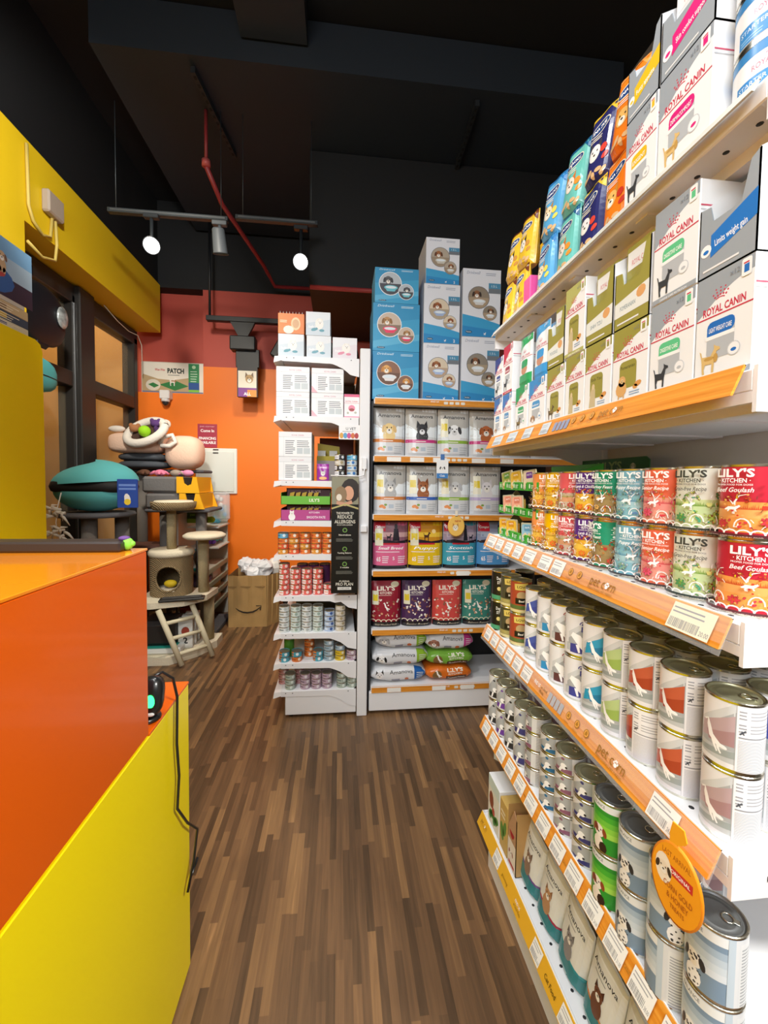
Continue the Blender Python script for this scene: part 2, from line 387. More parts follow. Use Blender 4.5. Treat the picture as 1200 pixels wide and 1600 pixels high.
DUCT = M('#1c242d', .65, name='dark_grey_paint')
struct('ceiling_duct', MB().box(-1.5, 2.72, 4.0, 1.9, 4.55, 4.29, DUCT)); struct('ceiling_beam', MB().box(-.62, 1.2, 4.12, -.22, 2.7, 4.29, DUCT))
struct('ceiling_bulkhead', MB().box(-.25, 3.35, 2.95, 1.99, 4.55, 3.99, BLACK))
# shopfront window in the left wall
FR = M('#2a2826', .45, name='dark_bronze_frame'); GL = glass('#d8c8a8', .03, 'tinted_window_glass', .12)
def window(name, y0, y1):
    f = MB(); f.box(-2.22, y0, 0, -2.1, y0 + .07, 2.86, FR, .006); f.box(-2.22, y1 - .07, 0, -2.1, y1, 2.86, FR, .006)
    f.box(-2.22, y0, 2.8, -2.1, y1, 2.94, FR, .006); f.box(-2.22, y0 + .07, 2.14, -2.1, y1 - .07, 2.26, FR, .006); f.box(-2.22, y0, 0, -2.1, y1, .12, FR, .006)
    o = link(name, f.mesh('window_frame')); o['kind'] = 'structure'
    link('window_pane', MB().box(-2.168, y0 + .07, .12, -2.16, y1 - .07, 2.14, GL).mesh('window_pane'), o)
    link('window_pane', MB().box(-2.168, y0 + .07, 2.26, -2.16, y1 - .07, 2.8, GL).mesh('window_pane'), o)
window('window_1', 2.74, 3.6); window('window_2', 3.72, 4.58)
struct('trim_1', MB().box(-2.24, 3.56, 0, -2.06, 3.76, 2.94, FR, .008))
struct('trim_2', MB().box(-2.135, 3.545, .1, -2.095, 3.553, 2.8, M('#b8bcc0', .3, .8)))
for k, (a, b) in enumerate(((-1.45, -.2),)): struct('baseboard_back', MB().box(-2.1, 4.585, 0, 2, 4.6, .09, M('#3a2a22', .5)))
# ------------------------------------------------------------------ counter
OL = M('#e25e00', .3, coat=.3, name='glossy_orange_laminate'); YL = M('#fde600', .35, coat=.12, name='glossy_yellow_laminate'); CT = M('#f08c1c', .12, coat=.8, name='glossy_counter_top')
up = MB(); up.box(-1.35, -1.0, .85, -.4175, .94, 1.262, OL, .002); tp = MB(); tp.box(-1.36, -1.01, 1.2625, -.416, .942, 1.268, CT, .001)
lo = MB(); lo.box(-1.35, -1.0, .02, -.417, 1.18, .845, YL, .002); lt = MB(); lt.box(-1.352, .942, .8455, -.416, 1.181, .8525, OL, .001)
pl = MB().box(-1.33, -.98, 0, -.45, 1.16, .018, M('#3a3330', .5))
rail = MB().box(-1.3, .885, 1.2685, -.445, .938, 1.29, M('#2b2220', .4), .004)
put('checkout_counter', [('upper_cabinet', up.mesh('upper_cabinet'), [('counter_top', tp.mesh('counter_top')), ('edge_ledge', rail.mesh('edge_ledge'), None, 'dark brown flat ledge')], 'glossy orange raised cabinet'),
    ('lower_cabinet', lo.mesh('lower_cabinet'), [('counter_top', lt.mesh('counter_top'), None, 'orange lower top')], 'yellow lower cabinet'), ('plinth', pl.mesh('plinth'))],
    (0, 0, 0), 0, 'glossy orange and yellow stepped checkout counter filling the left foreground', 'counter')
# barcode scanner on the lower top, with its cable
bk = M('#15171a', .3, coat=.3); sc = MB(); T = Matrix.Translation((-.447, 1.0, .853))
sc.lathe([(0, 0), (.03, 0), (.03, .006), (.026, .01), (0, .01)], 20, bk, T=T)
hd = MB(); T2 = Matrix.Translation((-.436, 1.0, .908)) @ Matrix.Rotation(-.25, 4, 'X')
hd.ball((0, 0, 0), .026, .024, .045, bk, T=T2, p=.7)
led = MB().ball((-.43, .976, .905), .01, .005, .016, emit('#2dff6a', 5, 'green_scan_light'))
lg = MB().ball((-.43, .975, .876), .01, .004, .005, M('#d8d8d8', .3))
cb = [(-.445, 1.01, .945), (-.425, 1.03, .95), (-.408, 1.05, .925), (-.404, 1.065, .87), (-.404, 1.06, .75), (-.403, 1.07, .66), (-.404, 1.06, .58), (-.398, 1.11, .5), (-.392, 1.17, .43), (-.395, 1.15, .36), (-.4, 1.115, .3), (-.398, 1.13, .325), (-.39, 1.165, .35)]
put('barcode_scanner', [('stand', sc.mesh('stand')), ('scan_head', hd.mesh('scan_head'), [('scan_light', led.mesh('scan_light'), None, 'glowing green light'), ('badge', lg.mesh('badge'))]), ('cable', MB().tube(cb, .0035, bk, 8).mesh('cable'))],
    (0, 0, 0), 0, 'black barcode scanner with green light and dangling cable on the counter', 'barcode scanner')
# ------------------------------------------------------------------ yellow cabinet by the left wall and goods on it
yc = MB(); yp = [(1.2, 0.0), (2.28, 0.0), (2.28, 2.05), (2.265, 2.085), (2.23, 2.1), (1.2, 2.1)]
yc.prism(yp, -1.86, -1.5, M('#f2d000', .4, name='yellow_cabinet_panel'), 'x')
put('yellow_cabinet', yc.mesh('yellow_cabinet'), (0, 0, 0), 0, 'tall yellow cabinet panel with rounded top corner by the left wall', 'cabinet')
def parcel(loc, w, d, h, c, art, label, name='boxed_product', cat='box', group=None, rz=-PI / 2):
    b = MB().box(-w / 2, -d / 2, 0, w / 2, d / 2, h, M(c, .5), .002); stamp(b, art, flatP((0, -d / 2, 0), (1, 0, 0), (0, 0, 1), (0, -1, 0)))
    return put(name, b.mesh(name), loc, rz, label, cat, group)
LB = PI / 2   # faces +X
a = Art(); a.rect(-.3, .1, .3, .28, '#9db4c6'); a.rect(-.3, .2, .3, .28, '#6f9dc4'); a.rect(-.3, .02, .3, .11, '#3b2c3c'); a.ell(.03, .09, .16, .07, '#355f9c'); a.ell(.05, .12, .09, .03, '#b8413c'); a.sitdog(-.05, .13, .13, '#20242c', '#101318'); a.sitdog(.12, .12, .1, '#c7a57c', '#6c4a38')
a.text('pet', .03, .075, .04, '#c8d6ea', .02)
parcel((-1.565, 1.925, 2.212), .5, .12, .28, '#c8bfae', a, 'picture box with sky and dog photo lying atop the yellow cabinet', rz=LB)
for k, (c, hh, c2, nm) in enumerate((('#cfc6a6', .03, '#2c3f66', 'cream flat carton with navy stripe, lowest on the yellow cabinet'), ('#3a4a5a', .04, '#c9a63a', 'blue-grey flat carton under the striped paper packs on the yellow cabinet'), ('#c9b083', .042, '#8e6f48', 'tan packet of layered paper directly under the picture box'))):
    a = Art(); a.rect(-.2, .008, .1, hh - .01, c2); a.lines(-.22, .004, .22, hh - .004, 3, '#efe4c8', .3)
    parcel((-1.605, 1.965, (2.1, 2.13, 2.17)[k]), .46, .2, hh, c, a, nm, rz=LB)
# black shell carrier & teal pouch hanging in the window
bc = MB(); bc.ball((-1.98, 3.0, 2.5), .05, .23, .2, M('#0d1118', .5), p=.85, n=24, k=14); bc.box(-2.0, 2.84, 2.7, -1.96, 2.92, 2.78, M('#0d1118', .5), .01); bc.box(-2.0, 2.92, 2.28, -1.96, 3.06, 2.34, M('#0d1118', .5), .02)
bw = MB().ball((-1.925, 3.13, 2.53), .018, .055, .075, M('#9ba0a0', .12, .3, var=.5, bscale=20), n=18); 
hk = MB().tube([(-1.99, 2.88, 2.77), (-1.99, 2.88, 2.86), (-2.0, 2.88, 2.9), (-2.02, 2.88, 2.945)], .006, M('#777', .3, 1) if False else M('#777777', .3, 1), 6)
put('pet_carrier', [('shell', bc.mesh('shell')), ('porthole', bw.mesh('porthole'), None, 'round clear bubble window'), ('hanging_hook', hk.mesh('hanging_hook'))], (0, 0, 0), 0, 'black hard shell carrier with round clear window hanging high in the shopfront', 'pet carrier')
tb = MB().ball((-1.95, 2.86, 2.09), .05, .22, .115, M('#4fb0b4', .7), p=.75, n=20); tt = MB().ball((-1.95, 2.86, 2.08), .052, .225, .012, M('#10161a', .6), p=.8, n=20); th = MB().tube([(-1.97, 2.9, 2.17), (-1.98, 2.93, 2.21), (-1.985, 2.97, 2.278)], .004, M('#22262a', .6), 6)
put('hanging_pouch', [('body', tb.mesh('body')), ('zip_rim', tt.mesh('zip_rim')), ('cord', th.mesh('cord'))], (0, 0, 0), 0, 'teal padded pouch with black rim hanging beside the yellow cabinet edge', 'pouch')
# conduit box on the yellow soffit
jb = MB().box(-1.88, 2.87, 3.1, -1.83, 3.02, 3.24, M('#a99a8a', .6), .01); cv = MB()
cv.tube([(-1.865, 2.74, 3.4), (-1.865, 2.745, 3.05), (-1.865, 2.78, 2.98), (-1.865, 2.86, 2.94), (-1.865, 2.93, 2.97), (-1.865, 2.95, 3.1)], .009, M('#cdb55e', .6), 8)
cv.tube([(-1.865, 2.73, 2.83), (-1.865, 2.85, 2.8), (-1.865, 2.97, 2.84), (-1.865, 2.99, 2.95), (-1.865, 2.98, 3.1)], .009, M('#cdb55e', .6), 8)
put('junction_box', [('box', jb.mesh('box')), ('conduit', cv.mesh('conduit'))], (0, 0, 0), 0, 'dull electrical junction box with looping conduit on the yellow soffit', 'junction box')
wr = MB().tube([(-2.06, 3.9, 2.93), (-2.05, 4.1, 2.87), (-2.05, 4.3, 2.85), (-2.06, 4.5, 2.88), (-2.05, 4.56, 2.8), (-2.05, 4.57, 2.5)], .004, M('#d8d4c4', .5), 6)
put('loose_wire', wr.mesh('loose_wire'), (0, 0, 0), 0, 'thin pale wire sagging under the yellow soffit above the window', 'wire')
# ------------------------------------------------------------------ wall things at the back
a = Art(); W2 = .31
a.rect(-W2, .02, W2, .32, '#e9e3d4'); a.poly([(-W2, .02), (W2 * .55, .02), (W2 * .55, .17), (.0, .14), (-.15, .15), (-W2, .2)], '#b9a078'); a.poly([(-.14, .09), (.02, .03), (.16, .08), (.02, .14)], '#2c7a3f')
a.ell(-.2, .085, .075, .06, '#d9d2c2'); a.poly([(-.25, .09), (-.19, .055), (-.14, .08), (-.2, .11)], '#2c7a3f'); a.standdog(.0, .08, .1, '#efe9df', '#a5764e')
a.text('Wee-Wee', -.13, .235, .026, '#c03238', .02, .2, w=.1); a.text('PATCH', -.055, .215, .05, '#233028', .05, al='L', w=.17); a.lines(-.05, .19, .1, .205, 1, '#767a72')
a.rect(.16, .02, .27, .32, '#2f8a52'); a.rect(.16, .02, .27, .12, '#1f4f96'); a.rect(.16, .02, .27, .045, '#86c840'); a.ell(.215, .285, .02, .018, '#bfe2b8'); a.lines(.18, .13, .255, .26, 5, '#cfe8cf', .3); a.rect(-W2, .008, W2, .02, '#5d6f98')
b = MB().box(-.32, -.05, 0, .32, .05, .33, M('#d9d3c4', .5), .006); stamp(b, a, flatP((0, -.05, 0), (1, 0, 0), (0, 0, 1), (0, -1, 0)))
put('boxed_product', b.mesh('boxed_product'), (-1.775, 4.69, 2.332), 0, 'wide pet grass mat box reading PATCH in the red wall niche', 'box')
cm = MB().box(-1.86, 4.5, 2.25, -1.76, 4.598, 2.34, M('#e4e4e4', .4), .008); dm = MB().ball((-1.81, 4.54, 2.225), .038, .038, .045, M('#2b2f33', .1, coat=1)); cl = MB().lathe([(.0, 2.252), (.042, 2.252), (.042, 2.225), (.036, 2.222)], 20, M('#dadada', .4), (-1.81, 4.54, 0))
put('security_camera', [('housing', cm.mesh('housing')), ('dome', dm.mesh('dome'), None, 'dark glossy dome'), ('collar', cl.mesh('collar'))], (0, 0, 0), 0, 'white dome security camera on the orange wall below the boxed mat', 'security camera')
pn = MB().box(-1.53, 4.575, 1.265, -1.1, 4.599, 1.755, M('#e6e9e4', .35), .008); pd = MB().box(-1.5, 4.567, 1.29, -1.13, 4.575, 1.72, M('#dde3dd', .35), .003)
lt_ = MB().box(-1.345, 4.565, 1.735, -1.29, 4.575, 1.745, M('#333333', .4)); lt_.box(-1.345, 4.56, 1.7, -1.29, 4.567, 1.71, M('#333333', .4))
put('wall_panel', [('frame', pn.mesh('frame')), ('door', pd.mesh('door')), ('latch', lt_.mesh('latch'))], (0, 0, 0), 0, 'white metal access panel on the orange back wall', 'access panel')
a = Art(); a.rect(-.1, 0, .1, .25, '#a82f48'); a.text('pet corner', 0, .218, .016, '#e6b8c0', w=.15); a.text('Come In', 0, .165, .03, '#ffffff', .02, w=.14); a.text('FINANCING', 0, .085, .028, '#ffffff', .025, w=.175); a.text('AVAILABLE', 0, .04, .028, '#ffffff', .025, w=.175)
b = MB().box(-.1, -.003, 0, .1, 0, .25, M('#a82f48', .5)); stamp(b, a, flatP((0, -.003, 0), (1, 0, 0), (0, 0, 1), (0, -1, 0)))
put('wall_sign', b.mesh('wall_sign'), (-1.41, 4.597, 1.762), 0, 'crimson sign reading Come In FINANCING AVAILABLE above the white panel', 'sign')
# ------------------------------------------------------------------ ceiling lamps, tracks and pipes
tr = M('#3c4246', .4, .4)
def track(x0, x1, y, z, label):
    b = MB().box(x0, y - .02, z - .015, x1, y + .02, z + .015, tr, .003); b.box(x0 + .02, y - .022, z - .006, x1 - .02, y - .0195, z + .006, M('#888c90', .3, .8))
    r = MB(); [r.tube([(x, y, z + .015), (x, y, 3.999)], .003, tr, 6) for x in (x0 + .05, x1 - .05)]
    put('light_track', [('rail', b.mesh('rail')), ('suspension_rod', r.mesh('suspension_rod'))], (0, 0, 0), 0, label, 'light track')
track(-1.6, -.8, 3.1, 3.265, 'dark lighting track carrying the glaring left spotlight'); track(-.75, -.17, 3.1, 3.285, 'dark lighting track carrying the right spotlight beside the black bulkhead')
def lamp(x, y, z, aim, label, lit=True, body=M('#22262a', .4)):
    d = (Vector(aim) - Vector((x, y, z))).normalized(); Q = Matrix.Translation((x, y, z)) @ d.to_track_quat('Z', 'Y').to_matrix().to_4x4()
    b = MB().lathe([(0, -.1), (.035, -.1), (.042, -.09), (.05, .05), (.055, .06), (.05, .055), (.045, .03)], 24, body, T=Q)
    e = MB().lathe([(0, .035), (.045, .035), (.045, .03), (0, .03)], 24, emit('#ffffff', 30, 'lamp_glow') if lit else M('#888888', .3), T=Q)
    a_ = MB().box(x - .05, y - .02, 3.22, x + .05, y + .02, 3.25, body, .004); a_.tube([(x, y, 3.22), (x, y, z + .04), (x, y, z)], .012, body, 8)
    put('track_spotlight', [('housing', b.mesh('housing')), ('bulb', e.mesh('bulb'), None, 'glowing white face' if lit else None), ('mounting_arm', a_.mesh('mounting_arm'))], (0, 0, 0), 0, label, 'spotlight')
lamp(-1.31, 3.08, 3.04, (-.5, 1.0, 1.9), 'glaring white track spotlight nearest the yellow soffit'); lamp(-.29, 3.08, 3.0, (-.2, 1.2, 2.0), 'glowing white track spotlight beside the black bulkhead')
lamp(-.86, 3.1, 3.09, (-.84, 3.4, 2.2), 'unlit-looking grey spotlight turned away between the two glowing ones', False, M('#565c62', .5))
def strut(x0, y0, x1, y1, label):
    b = MB(); d = Vector((x1 - x0, y1 - y0, 0)); n = d.length; T = Matrix.Translation((x0, y0, 0)) @ Matrix.Rotation(math.atan2(d.y, d.x), 4, 'Z')
    b.box(0, -.015, 3.95, n, .015, 3.99, M('#32363a', .5, .5), 0, T)
    for i in range(int(n / .055)): b.box(.02 + i * .055, -.008, 3.9485, .045 + i * .055, .008, 3.95, M('#07080a', .8), 0, T)
    put('slotted_channel', b.mesh('slotted_channel'), (0, 0, 0), 0, label, 'channel')
strut(-.93, 2.78, -.84, 3.45, 'dark slotted channel under the duct, left of centre'); strut(.9, 2.78, .92, 3.34, 'dark slotted channel under the duct, above the boxed fountains')
rp = MB().tube([(-.95, 3.1, 3.62), (-.9, 3.3, 3.5), (-.72, 4.0, 3.42), (-.68, 4.42, 3.42), (-.28, 4.42, 3.42)], .018, M('#8c2b2e', .5), 8)
p2_ = MB().tube([(-.24, 3.31, 2.93), (1.2, 3.31, 2.93)], .018, M('#8c2b2e', .5), 8); put('sprinkler_pipe', p2_.mesh('sprinkler_pipe'), (0, 0, 0), 0, 'straight red pipe along the lower edge of the black bulkhead', 'pipe')
sp_ = MB().cyl(.03, 3.62, 3.66, M('#b4524f', .5), (-.95, 3.1), 12); sp_.tube([(-.95, 3.1, 3.66), (-.95, 3.1, 3.999)], .012, M('#8c2b2e', .5), 8)
put('sprinkler_pipe', [('pipe', rp.mesh('pipe')), ('sprinkler_head', sp_.mesh('sprinkler_head'))], (0, 0, 0), 0, 'dull red sprinkler pipe running under the black ceiling', 'pipe')
hb = MB().box(-1.33, 4.3, 3.0, -.3, 4.36, 3.05, M('#101215', .5), .004); hr = MB().tube([(-1.3, 4.33, 3.05), (-1.3, 4.33, 3.999)], .012, M('#101215', .5), 8)
hm = MB().box(-1.1, 4.28, 2.72, -.85, 4.4, 2.86, M('#101215', .5), .01); hm.prism([(-1.02, 2.86), (-.93, 2.86), (-.86, 3.0), (-1.1, 3.0)], 4.31, 4.35, M('#101215', .5))
hm.box(-1.05, 4.33, 2.56, -.82, 4.38, 2.74, M('#17191c', .5), .004)
put('hanging_rail', [('rail', hb.mesh('rail')), ('hanging_rod', hr.mesh('hanging_rod')), ('projector_box', hm.mesh('projector_box'), None, 'black boxy fixture')], (0, 0, 0), 0, 'black hanging rail with boxy fixture before the red back wall', 'hanging rail')
lb = MB(); Q = Matrix.Translation((-.62, 4.33, 2.78)) @ Matrix.Rotation(.5, 4, 'Y'); lb.box(-.04, -.04, -.12, .04, .04, .1, M('#101215', .5), .01, Q); lb.tube([(-.62, 4.33, 2.86), (-.62, 4.33, 3.0)], .015, M('#101215', .5))
put('track_spotlight', lb.mesh('track_spotlight'), (0, 0, 0), 0, 'black tilted spotlight hanging behind the white end rack', 'spotlight')
a = Art(); a.rect(-.1, .0, .1, .3, '#e8e0cf'); a.rect(-.1, 0, .1, .09, '#7a2f8c'); a.rect(.0, 0, .1, .07, '#e08a2c'); a.doghead(.02, .18, .05, '#b08a50', '#6c4e2c', up=True); a.text('ALL', 0, .015, .03, '#ffffff', .02)
b = MB().box(-.1, -.03, 0, .1, .03, .3, M('#1d1c1e', .5)); stamp(b, a, flatP((0, -.03, 0), (1, 0, 0), (0, 0, 1), (0, -1, 0)), bounds=(-.09, 0, .09, .26))
put('hanging_display', b.mesh('hanging_display'), (-.935, 4.35, 2.262), 0, 'small black display panel with animal picture hung below the boxy fixture', 'display panel')
# ================================================================== shelving
def label_tag(a, u0, u1, v0, v1, seed, c='#f1f1ee', price=None):
    a.rect(u0, v0, u1, v1, c); a.lines(u0 + .003, v0 + (v1 - v0) * .62, u1 - .006, v1 - .002, 2, '#a4a6ac', .35, seed)
    a.barcode(u0 + .003, v0 + .003, u0 + (u1 - u0) * .72, v0 + (v1 - v0) * .42, '#8b8d94', seed)
    a.text(price or '%d.00' % (14 + seed * 7 % 30), u1 - .002, v0 + .004, (v1 - v0) * .18, '#8b8d94', al='R', w=(u1 - u0) * .2)
def petcorn(a, u, v, h, c='#9c6f2a'):
    a.text('pet c', u, v, h, c, .0, al='L', w=h * 2.4); a.paw(u + h * 2.75, v + h * .35, h * .42, '#ffffff'); a.text('rn', u + h * 3.1, v, h, c, .0, al='L', w=h * .95)
    a.text('EVERYTHING PET NEEDS', u, v - h * .42, h * .22, c, al='L', w=h * 4)
def icons(a, u, v, h, n=3, c='#a9782c'):
    for i in range(n):
        x = u + i * h * 1.9; a.ell(x, v, h * .45, h * .45, c, 12); a.ell(x, v, h * .36, h * .36, '#e9a652', 12)
        a.rect(x - h * .2, v - h * .2, x + h * .2, v + h * .12, c); a.ell(x, v + h * .18, h * .1, h * .1, c, 8); a.text('Gift Card' if i else 'Grooming', x, v - h * .85, h * .22, c, w=h)
def yv(y): return 1.42 - y          # distance along the rail from its far end
def strip_art(kind):
    a = Art(); H = .042
    if kind == 'B':
        for i, (y0, y1) in enumerate(((1.37, 1.29), (1.25, 1.18), (1.14, 1.08), (1.035, .985))): label_tag(a, yv(y0), yv(y1) - .006, .006, .036, i + 3, '#cfd6dc')
        for i in range(4): a.rrect(yv(.97) + i * .018, .008, yv(.97) + i * .018 + .014, .03, .002, '#8f98b4')
        icons(a, yv(.885), .024, .018, 3); petcorn(a, yv(.79), .016, .017)
    if kind == 'C':
        for i, (y0, y1) in enumerate(((1.40, 1.33), (1.32, 1.27), (1.25, 1.2), (1.18, 1.13), (1.11, 1.05), (1.02, .965), (.955, .905))): label_tag(a, yv(y0), yv(y1), .004, .038, i + 11)
        icons(a, yv(.875), .024, .018, 2); petcorn(a, yv(.8), .016, .019); label_tag(a, yv(.59), yv(.515), .002, .04, 5, '#f0ecd6', '20.00')
    if kind == 'D':
        for i in range(6): label_tag(a, yv(1.4) + i * .06, yv(1.4) + i * .06 + .048, .004, .038, i + 23)
        a.text('FIND US', yv(1.03), .02, .009, '#ffffff', .01, al='L', w=.03); a.text('on Social', yv(.995), .022, .007, '#7c5a20', al='L', w=.03); a.text('Media', yv(.995), .012, .007, '#7c5a20', al='L', w=.02)
        for i in range(4): a.rrect(yv(.955) + i * .017, .01, yv(.955) + i * .017 + .014, .032, .002, '#b2b4bc')
        icons(a, yv(.865), .024, .018, 3); petcorn(a, yv(.755), .016, .019); label_tag(a, yv(.615), yv(.56), .003, .039, 8, price='24.00')
    if kind == 'E':
        for i in range(13):
            y0 = 1.4 - i * .069
            label_tag(a, yv(y0), yv(y0) + .05, .003, .039, i + 31)
            if i % 3 == 1: a.text('Cat food', yv(y0) + .053, .016, .006, '#9c6f2a', al='L', w=.013)
    if kind == 'F':
        petcorn(a, yv(1.4), .02, .012)
        for i, y0 in enumerate((1.27, 1.0, .86, .72, .6)): label_tag(a, yv(y0), yv(y0) + .045, .003, .039, i + 51)
        a.text('grooming', yv(1.2), .014, .008, '#8a6a1c', al='L', w=.04); a.text('FIND US', yv(1.11), .022, .007, '#ffffff', .01, al='L', w=.03); a.text('on Social Media', yv(1.11), .012, .007, '#8a6a1c', al='L', w=.04); a.text('Cat Food', yv(.93), .015, .01, '#5c4a10', .01, al='L', w=.05)
    if kind == 'A': petcorn(a, yv(.8), .016, .016, '#c0a060')
    return a
GOLD = M('#e2ac2c', .4); PALE = M('#dedcd2', .25)
def shelf_right(z, kind):
    s = MB(); s.box(.545, .494, z - .03, .975, 1.418, z, STEEL, .002); (kind != 'A') and s.box(.545, .494, z - .045, .552, 1.418, z - .03, STEEL)
    for y in (.72, .95, 1.18): s.box(.56, y, z - .034, .97, y + .03, z - .03, STEEL)
    s.box(.6, .5, z - .05, .62, 1.41, z - .03, STEEL)
    hole = M('#22242a', .6)
    for i in range(18):
        yy = .53 + i * .05
        s.lathe([(0, z + .0006), (.004, z + .0006), (.004, z)], 8, hole, (.568, yy, 0)); s.lathe([(0, z - .0305), (.0045, z - .0305), (.0045, z - .03)], 8, hole, (.575, yy, 0))
    r = MB(); mat = {'F': GOLD, 'A': PALE}.get(kind, WOOD)
    t = .012 if kind != 'A' else .002; top = z + .006 if kind not in 'A' else z - .002
    RH = .042 if kind != 'A' else .016
    pr = [(.541, top), (.537, top), (.53 - t, top - RH), (.534 - t, top - RH)]
    r.prism(pr, .5, 1.42, mat, 'y')
    if kind != 'A': stamp(r, strip_art(kind), flatP((.5295 - t + .0005, 1.42, top - .042), (0, -1, 0), ((.537 - .53 + t) / .042, 0, 1), (-1, 0, .25)), base=.0006, bounds=(0, 0, .92, .042), rough=.35)
    r.prism([(.541, top + .002), (.5385, top + .002), (.5385, top - .002), (.541, top - .002)], .5, 1.42, M('#f4f4f4', .3), 'y')
    if kind in 'CD': r.prism([(.5285 - t, top - .05), (.5275 - t, top - .05), (.5345, top), (.5355, top)], .496, 1.42, glass('#ffffff', .1, 'clear_rail_cover', .12), 'y')
    b = MB(); poly = [(.545, z + .004), (.97, z + .004), (.97, z - .1), (.86, z - .085), (.78, z - .058), (.545, z - .058)]
    b.prism(poly, .488, .494, STEEL, 'y'); b.box(.62, .486, z - .036, .66, .4885, z - .022, STEEL, .001); b.box(.6, .4868, z - .034, .612, .4882, z - .027, hole)
    b2 = MB().prism(poly, 1.418, 1.424, STEEL, 'y')
    return ('shelf', s.mesh('shelf'), [('price_rail', r.mesh('price_rail'), None, {'F': 'yellow price rail', 'A': 'pale price rail'}.get(kind, 'orange wood-print price rail')), ('bracket', b.mesh('bracket')), ('bracket', b2.mesh('bracket'))])
PANEL = M('#d4d0d0', .6, name='grey_white_back_panel')
SA, SB, SC, SD, SE, SF = 1.952, 1.577, 1.232, .902, .562, .2
parts = [shelf_right(z, k) for z, k in ((SA, 'A'), (SB, 'B'), (SC, 'C'), (SD, 'D'), (SE, 'E'), (SF, 'F'))]
parts.append(('back_panel', MB().box(.98, .45, 0, 1.0, 1.44, 2.3, PANEL).mesh('back_panel')))
for y in (.47, 1.43): parts.append(('upright', MB().box(.96, y - .015, 0, 1.02, y + .015, 2.32, STEEL, .003).mesh('upright')))
parts.append(('base', MB().box(.56, .5, 0, .975, 1.41, .15, STEEL, .003).mesh('base')))
put('display_shelving', parts, (0, 0, 0), 0, 'white six-shelf display shelving filling the right side of the aisle', 'shelving')

# facing rack at the end of the aisle
FY = 2.43; FZ = (1.912, 1.572, 1.222, .882, .522, .167); FX0, FX1 = .2, 1.5
def far_strip(i):
    a = Art(); W = FX1 - FX0
    c = '#c98f3c'
    for k in range(9): a.text(('Grooming', 'Cat food', 'Accessories')[k % 3], .02 + k * .14, .014, .007, c, al='L', w=.05)
    a.text('FIND US', .34 + .02 * i, .02, .009, '#ffffff', .01, al='L', w=.05)
    for k in range(4): a.rrect(.42 + k * .035 + .02 * i, .01, .445 + k * .035 + .02 * i, .026, .004, '#e9e3d6')
    if i in (1, 5): [a.rect(x, .003, x + .085, .03, '#f2f0ea') for x in ((.08, .22, .36, .6, .78) if i == 1 else (.1, .38, .56))]
    if i == 3: a.rect(.52, .002, .6, .03, '#f2f0ea')
    return a
fp = []
for i, z in enumerate(FZ):
    s = MB().box(FX0, FY + .01, z - .03, FX1, FY + .42, z, STEEL, .002)
    r = MB().box(FX0 + .005, FY, z - .034, FX1, FY + .009, z + .004, WOOD if i else WOOD, .001); r.box(FX0 + .005, FY - .001, z + .0, FX1, FY, z + .006, M('#f4f4f4', .3))
    stamp(r, far_strip(i), flatP((FX0, FY, z - .034), (1, 0, 0), (0, 0, 1), (0, -1, 0)), base=.001)
    fp.append(('shelf', s.mesh('shelf'), [('price_rail', r.mesh('price_rail'), None, 'orange wood-print price rail')]))
fp.append(('back_panel', MB().box(FX0 - .02, FY + .43, 0, FX1, FY + .45, 2.0, M('#1b1c20', .6)).mesh('back_panel')))
fp.append(('base', MB().box(FX0 - .01, FY + .005, .02, FX1, FY + .42, .135, STEEL, .003).mesh('base')))
sl = MB(); [sl.box(.183, FY + .004, z, .2, FY + .03, z + .02, M('#15161a', .6)) for z in (.08, .05, .11)]
fp.append(('side_plate', MB().box(.185, FY + .03, .02, .198, FY + .45, 1.9, M('#26272b', .6)).mesh('side_plate')))
put('display_shelving', fp, (0, 0, 0), 0, 'rack of dog food bags facing the camera at the aisle end', 'shelving')

# end rack seen from its side
EZ = (2.135, 1.795, 1.42, 1.185, .985, .74, .515, .335, .165)
ep = []
for i, z in enumerate(EZ):
    s = MB().box(-.335, FY + .006, z - .022, .1, FY + .9, z, STEEL, .002); s.prism([(-.335, z), (-.375, z - .005), (-.38, z - .04), (-.335, z - .026)], FY, FY + .9, M('#f1f1f2', .35), 'y')
    hb_ = .105 if i not in (3, 4, 5) else .085
    poly = [(-.335, z), (.11, z), (.11, z - hb_), (.06, z - hb_ + .01), (.015, z - hb_ + .045), (-.02, z - .045), (-.05, z - .035), (-.335, z - .03)]
    b = MB().prism(poly, FY, FY + .005, STEEL, 'y')
    for x in (-.31, -.27, .06): b.box(x, FY - .0008, z - .013, x + .006, FY, z - .008, M('#55565a', .5))
    ep.append(('shelf', s.mesh('shelf'), [('bracket', b.mesh('bracket'))]))
post = MB().box(.115, FY - .01, 0, .176, FY + .03, 2.195, STEEL, .004)
pc = MB(); pc.box(.125, FY - .03, 1.12, .165, FY - .011, 1.16, STEEL, .004)
ep += [('upright', post.mesh('upright'), [('clip', pc.mesh('clip'))]), ('upright', MB().box(.115, FY + .88, 0, .176, FY + .92, 2.195, STEEL, .004).mesh('upright')),
    ('base', MB().box(-.31, FY + .003, .02, .11, FY + .88, .14, STEEL, .003).mesh('base')), ('foot', MB().cyl(.014, 0, .02, '#2a2a2c', (-.28, FY + .04), 10).mesh('foot'))]
bp = MB().box(.118, FY + .04, .1, .13, FY + .88, 2.15, M('#5b5654', .6)); ep.append(('back_panel', bp.mesh('back_panel')))
put('display_shelving', ep, (0, 0, 0), 0, 'white end rack seen side-on with cat food tins and white boxes', 'shelving')
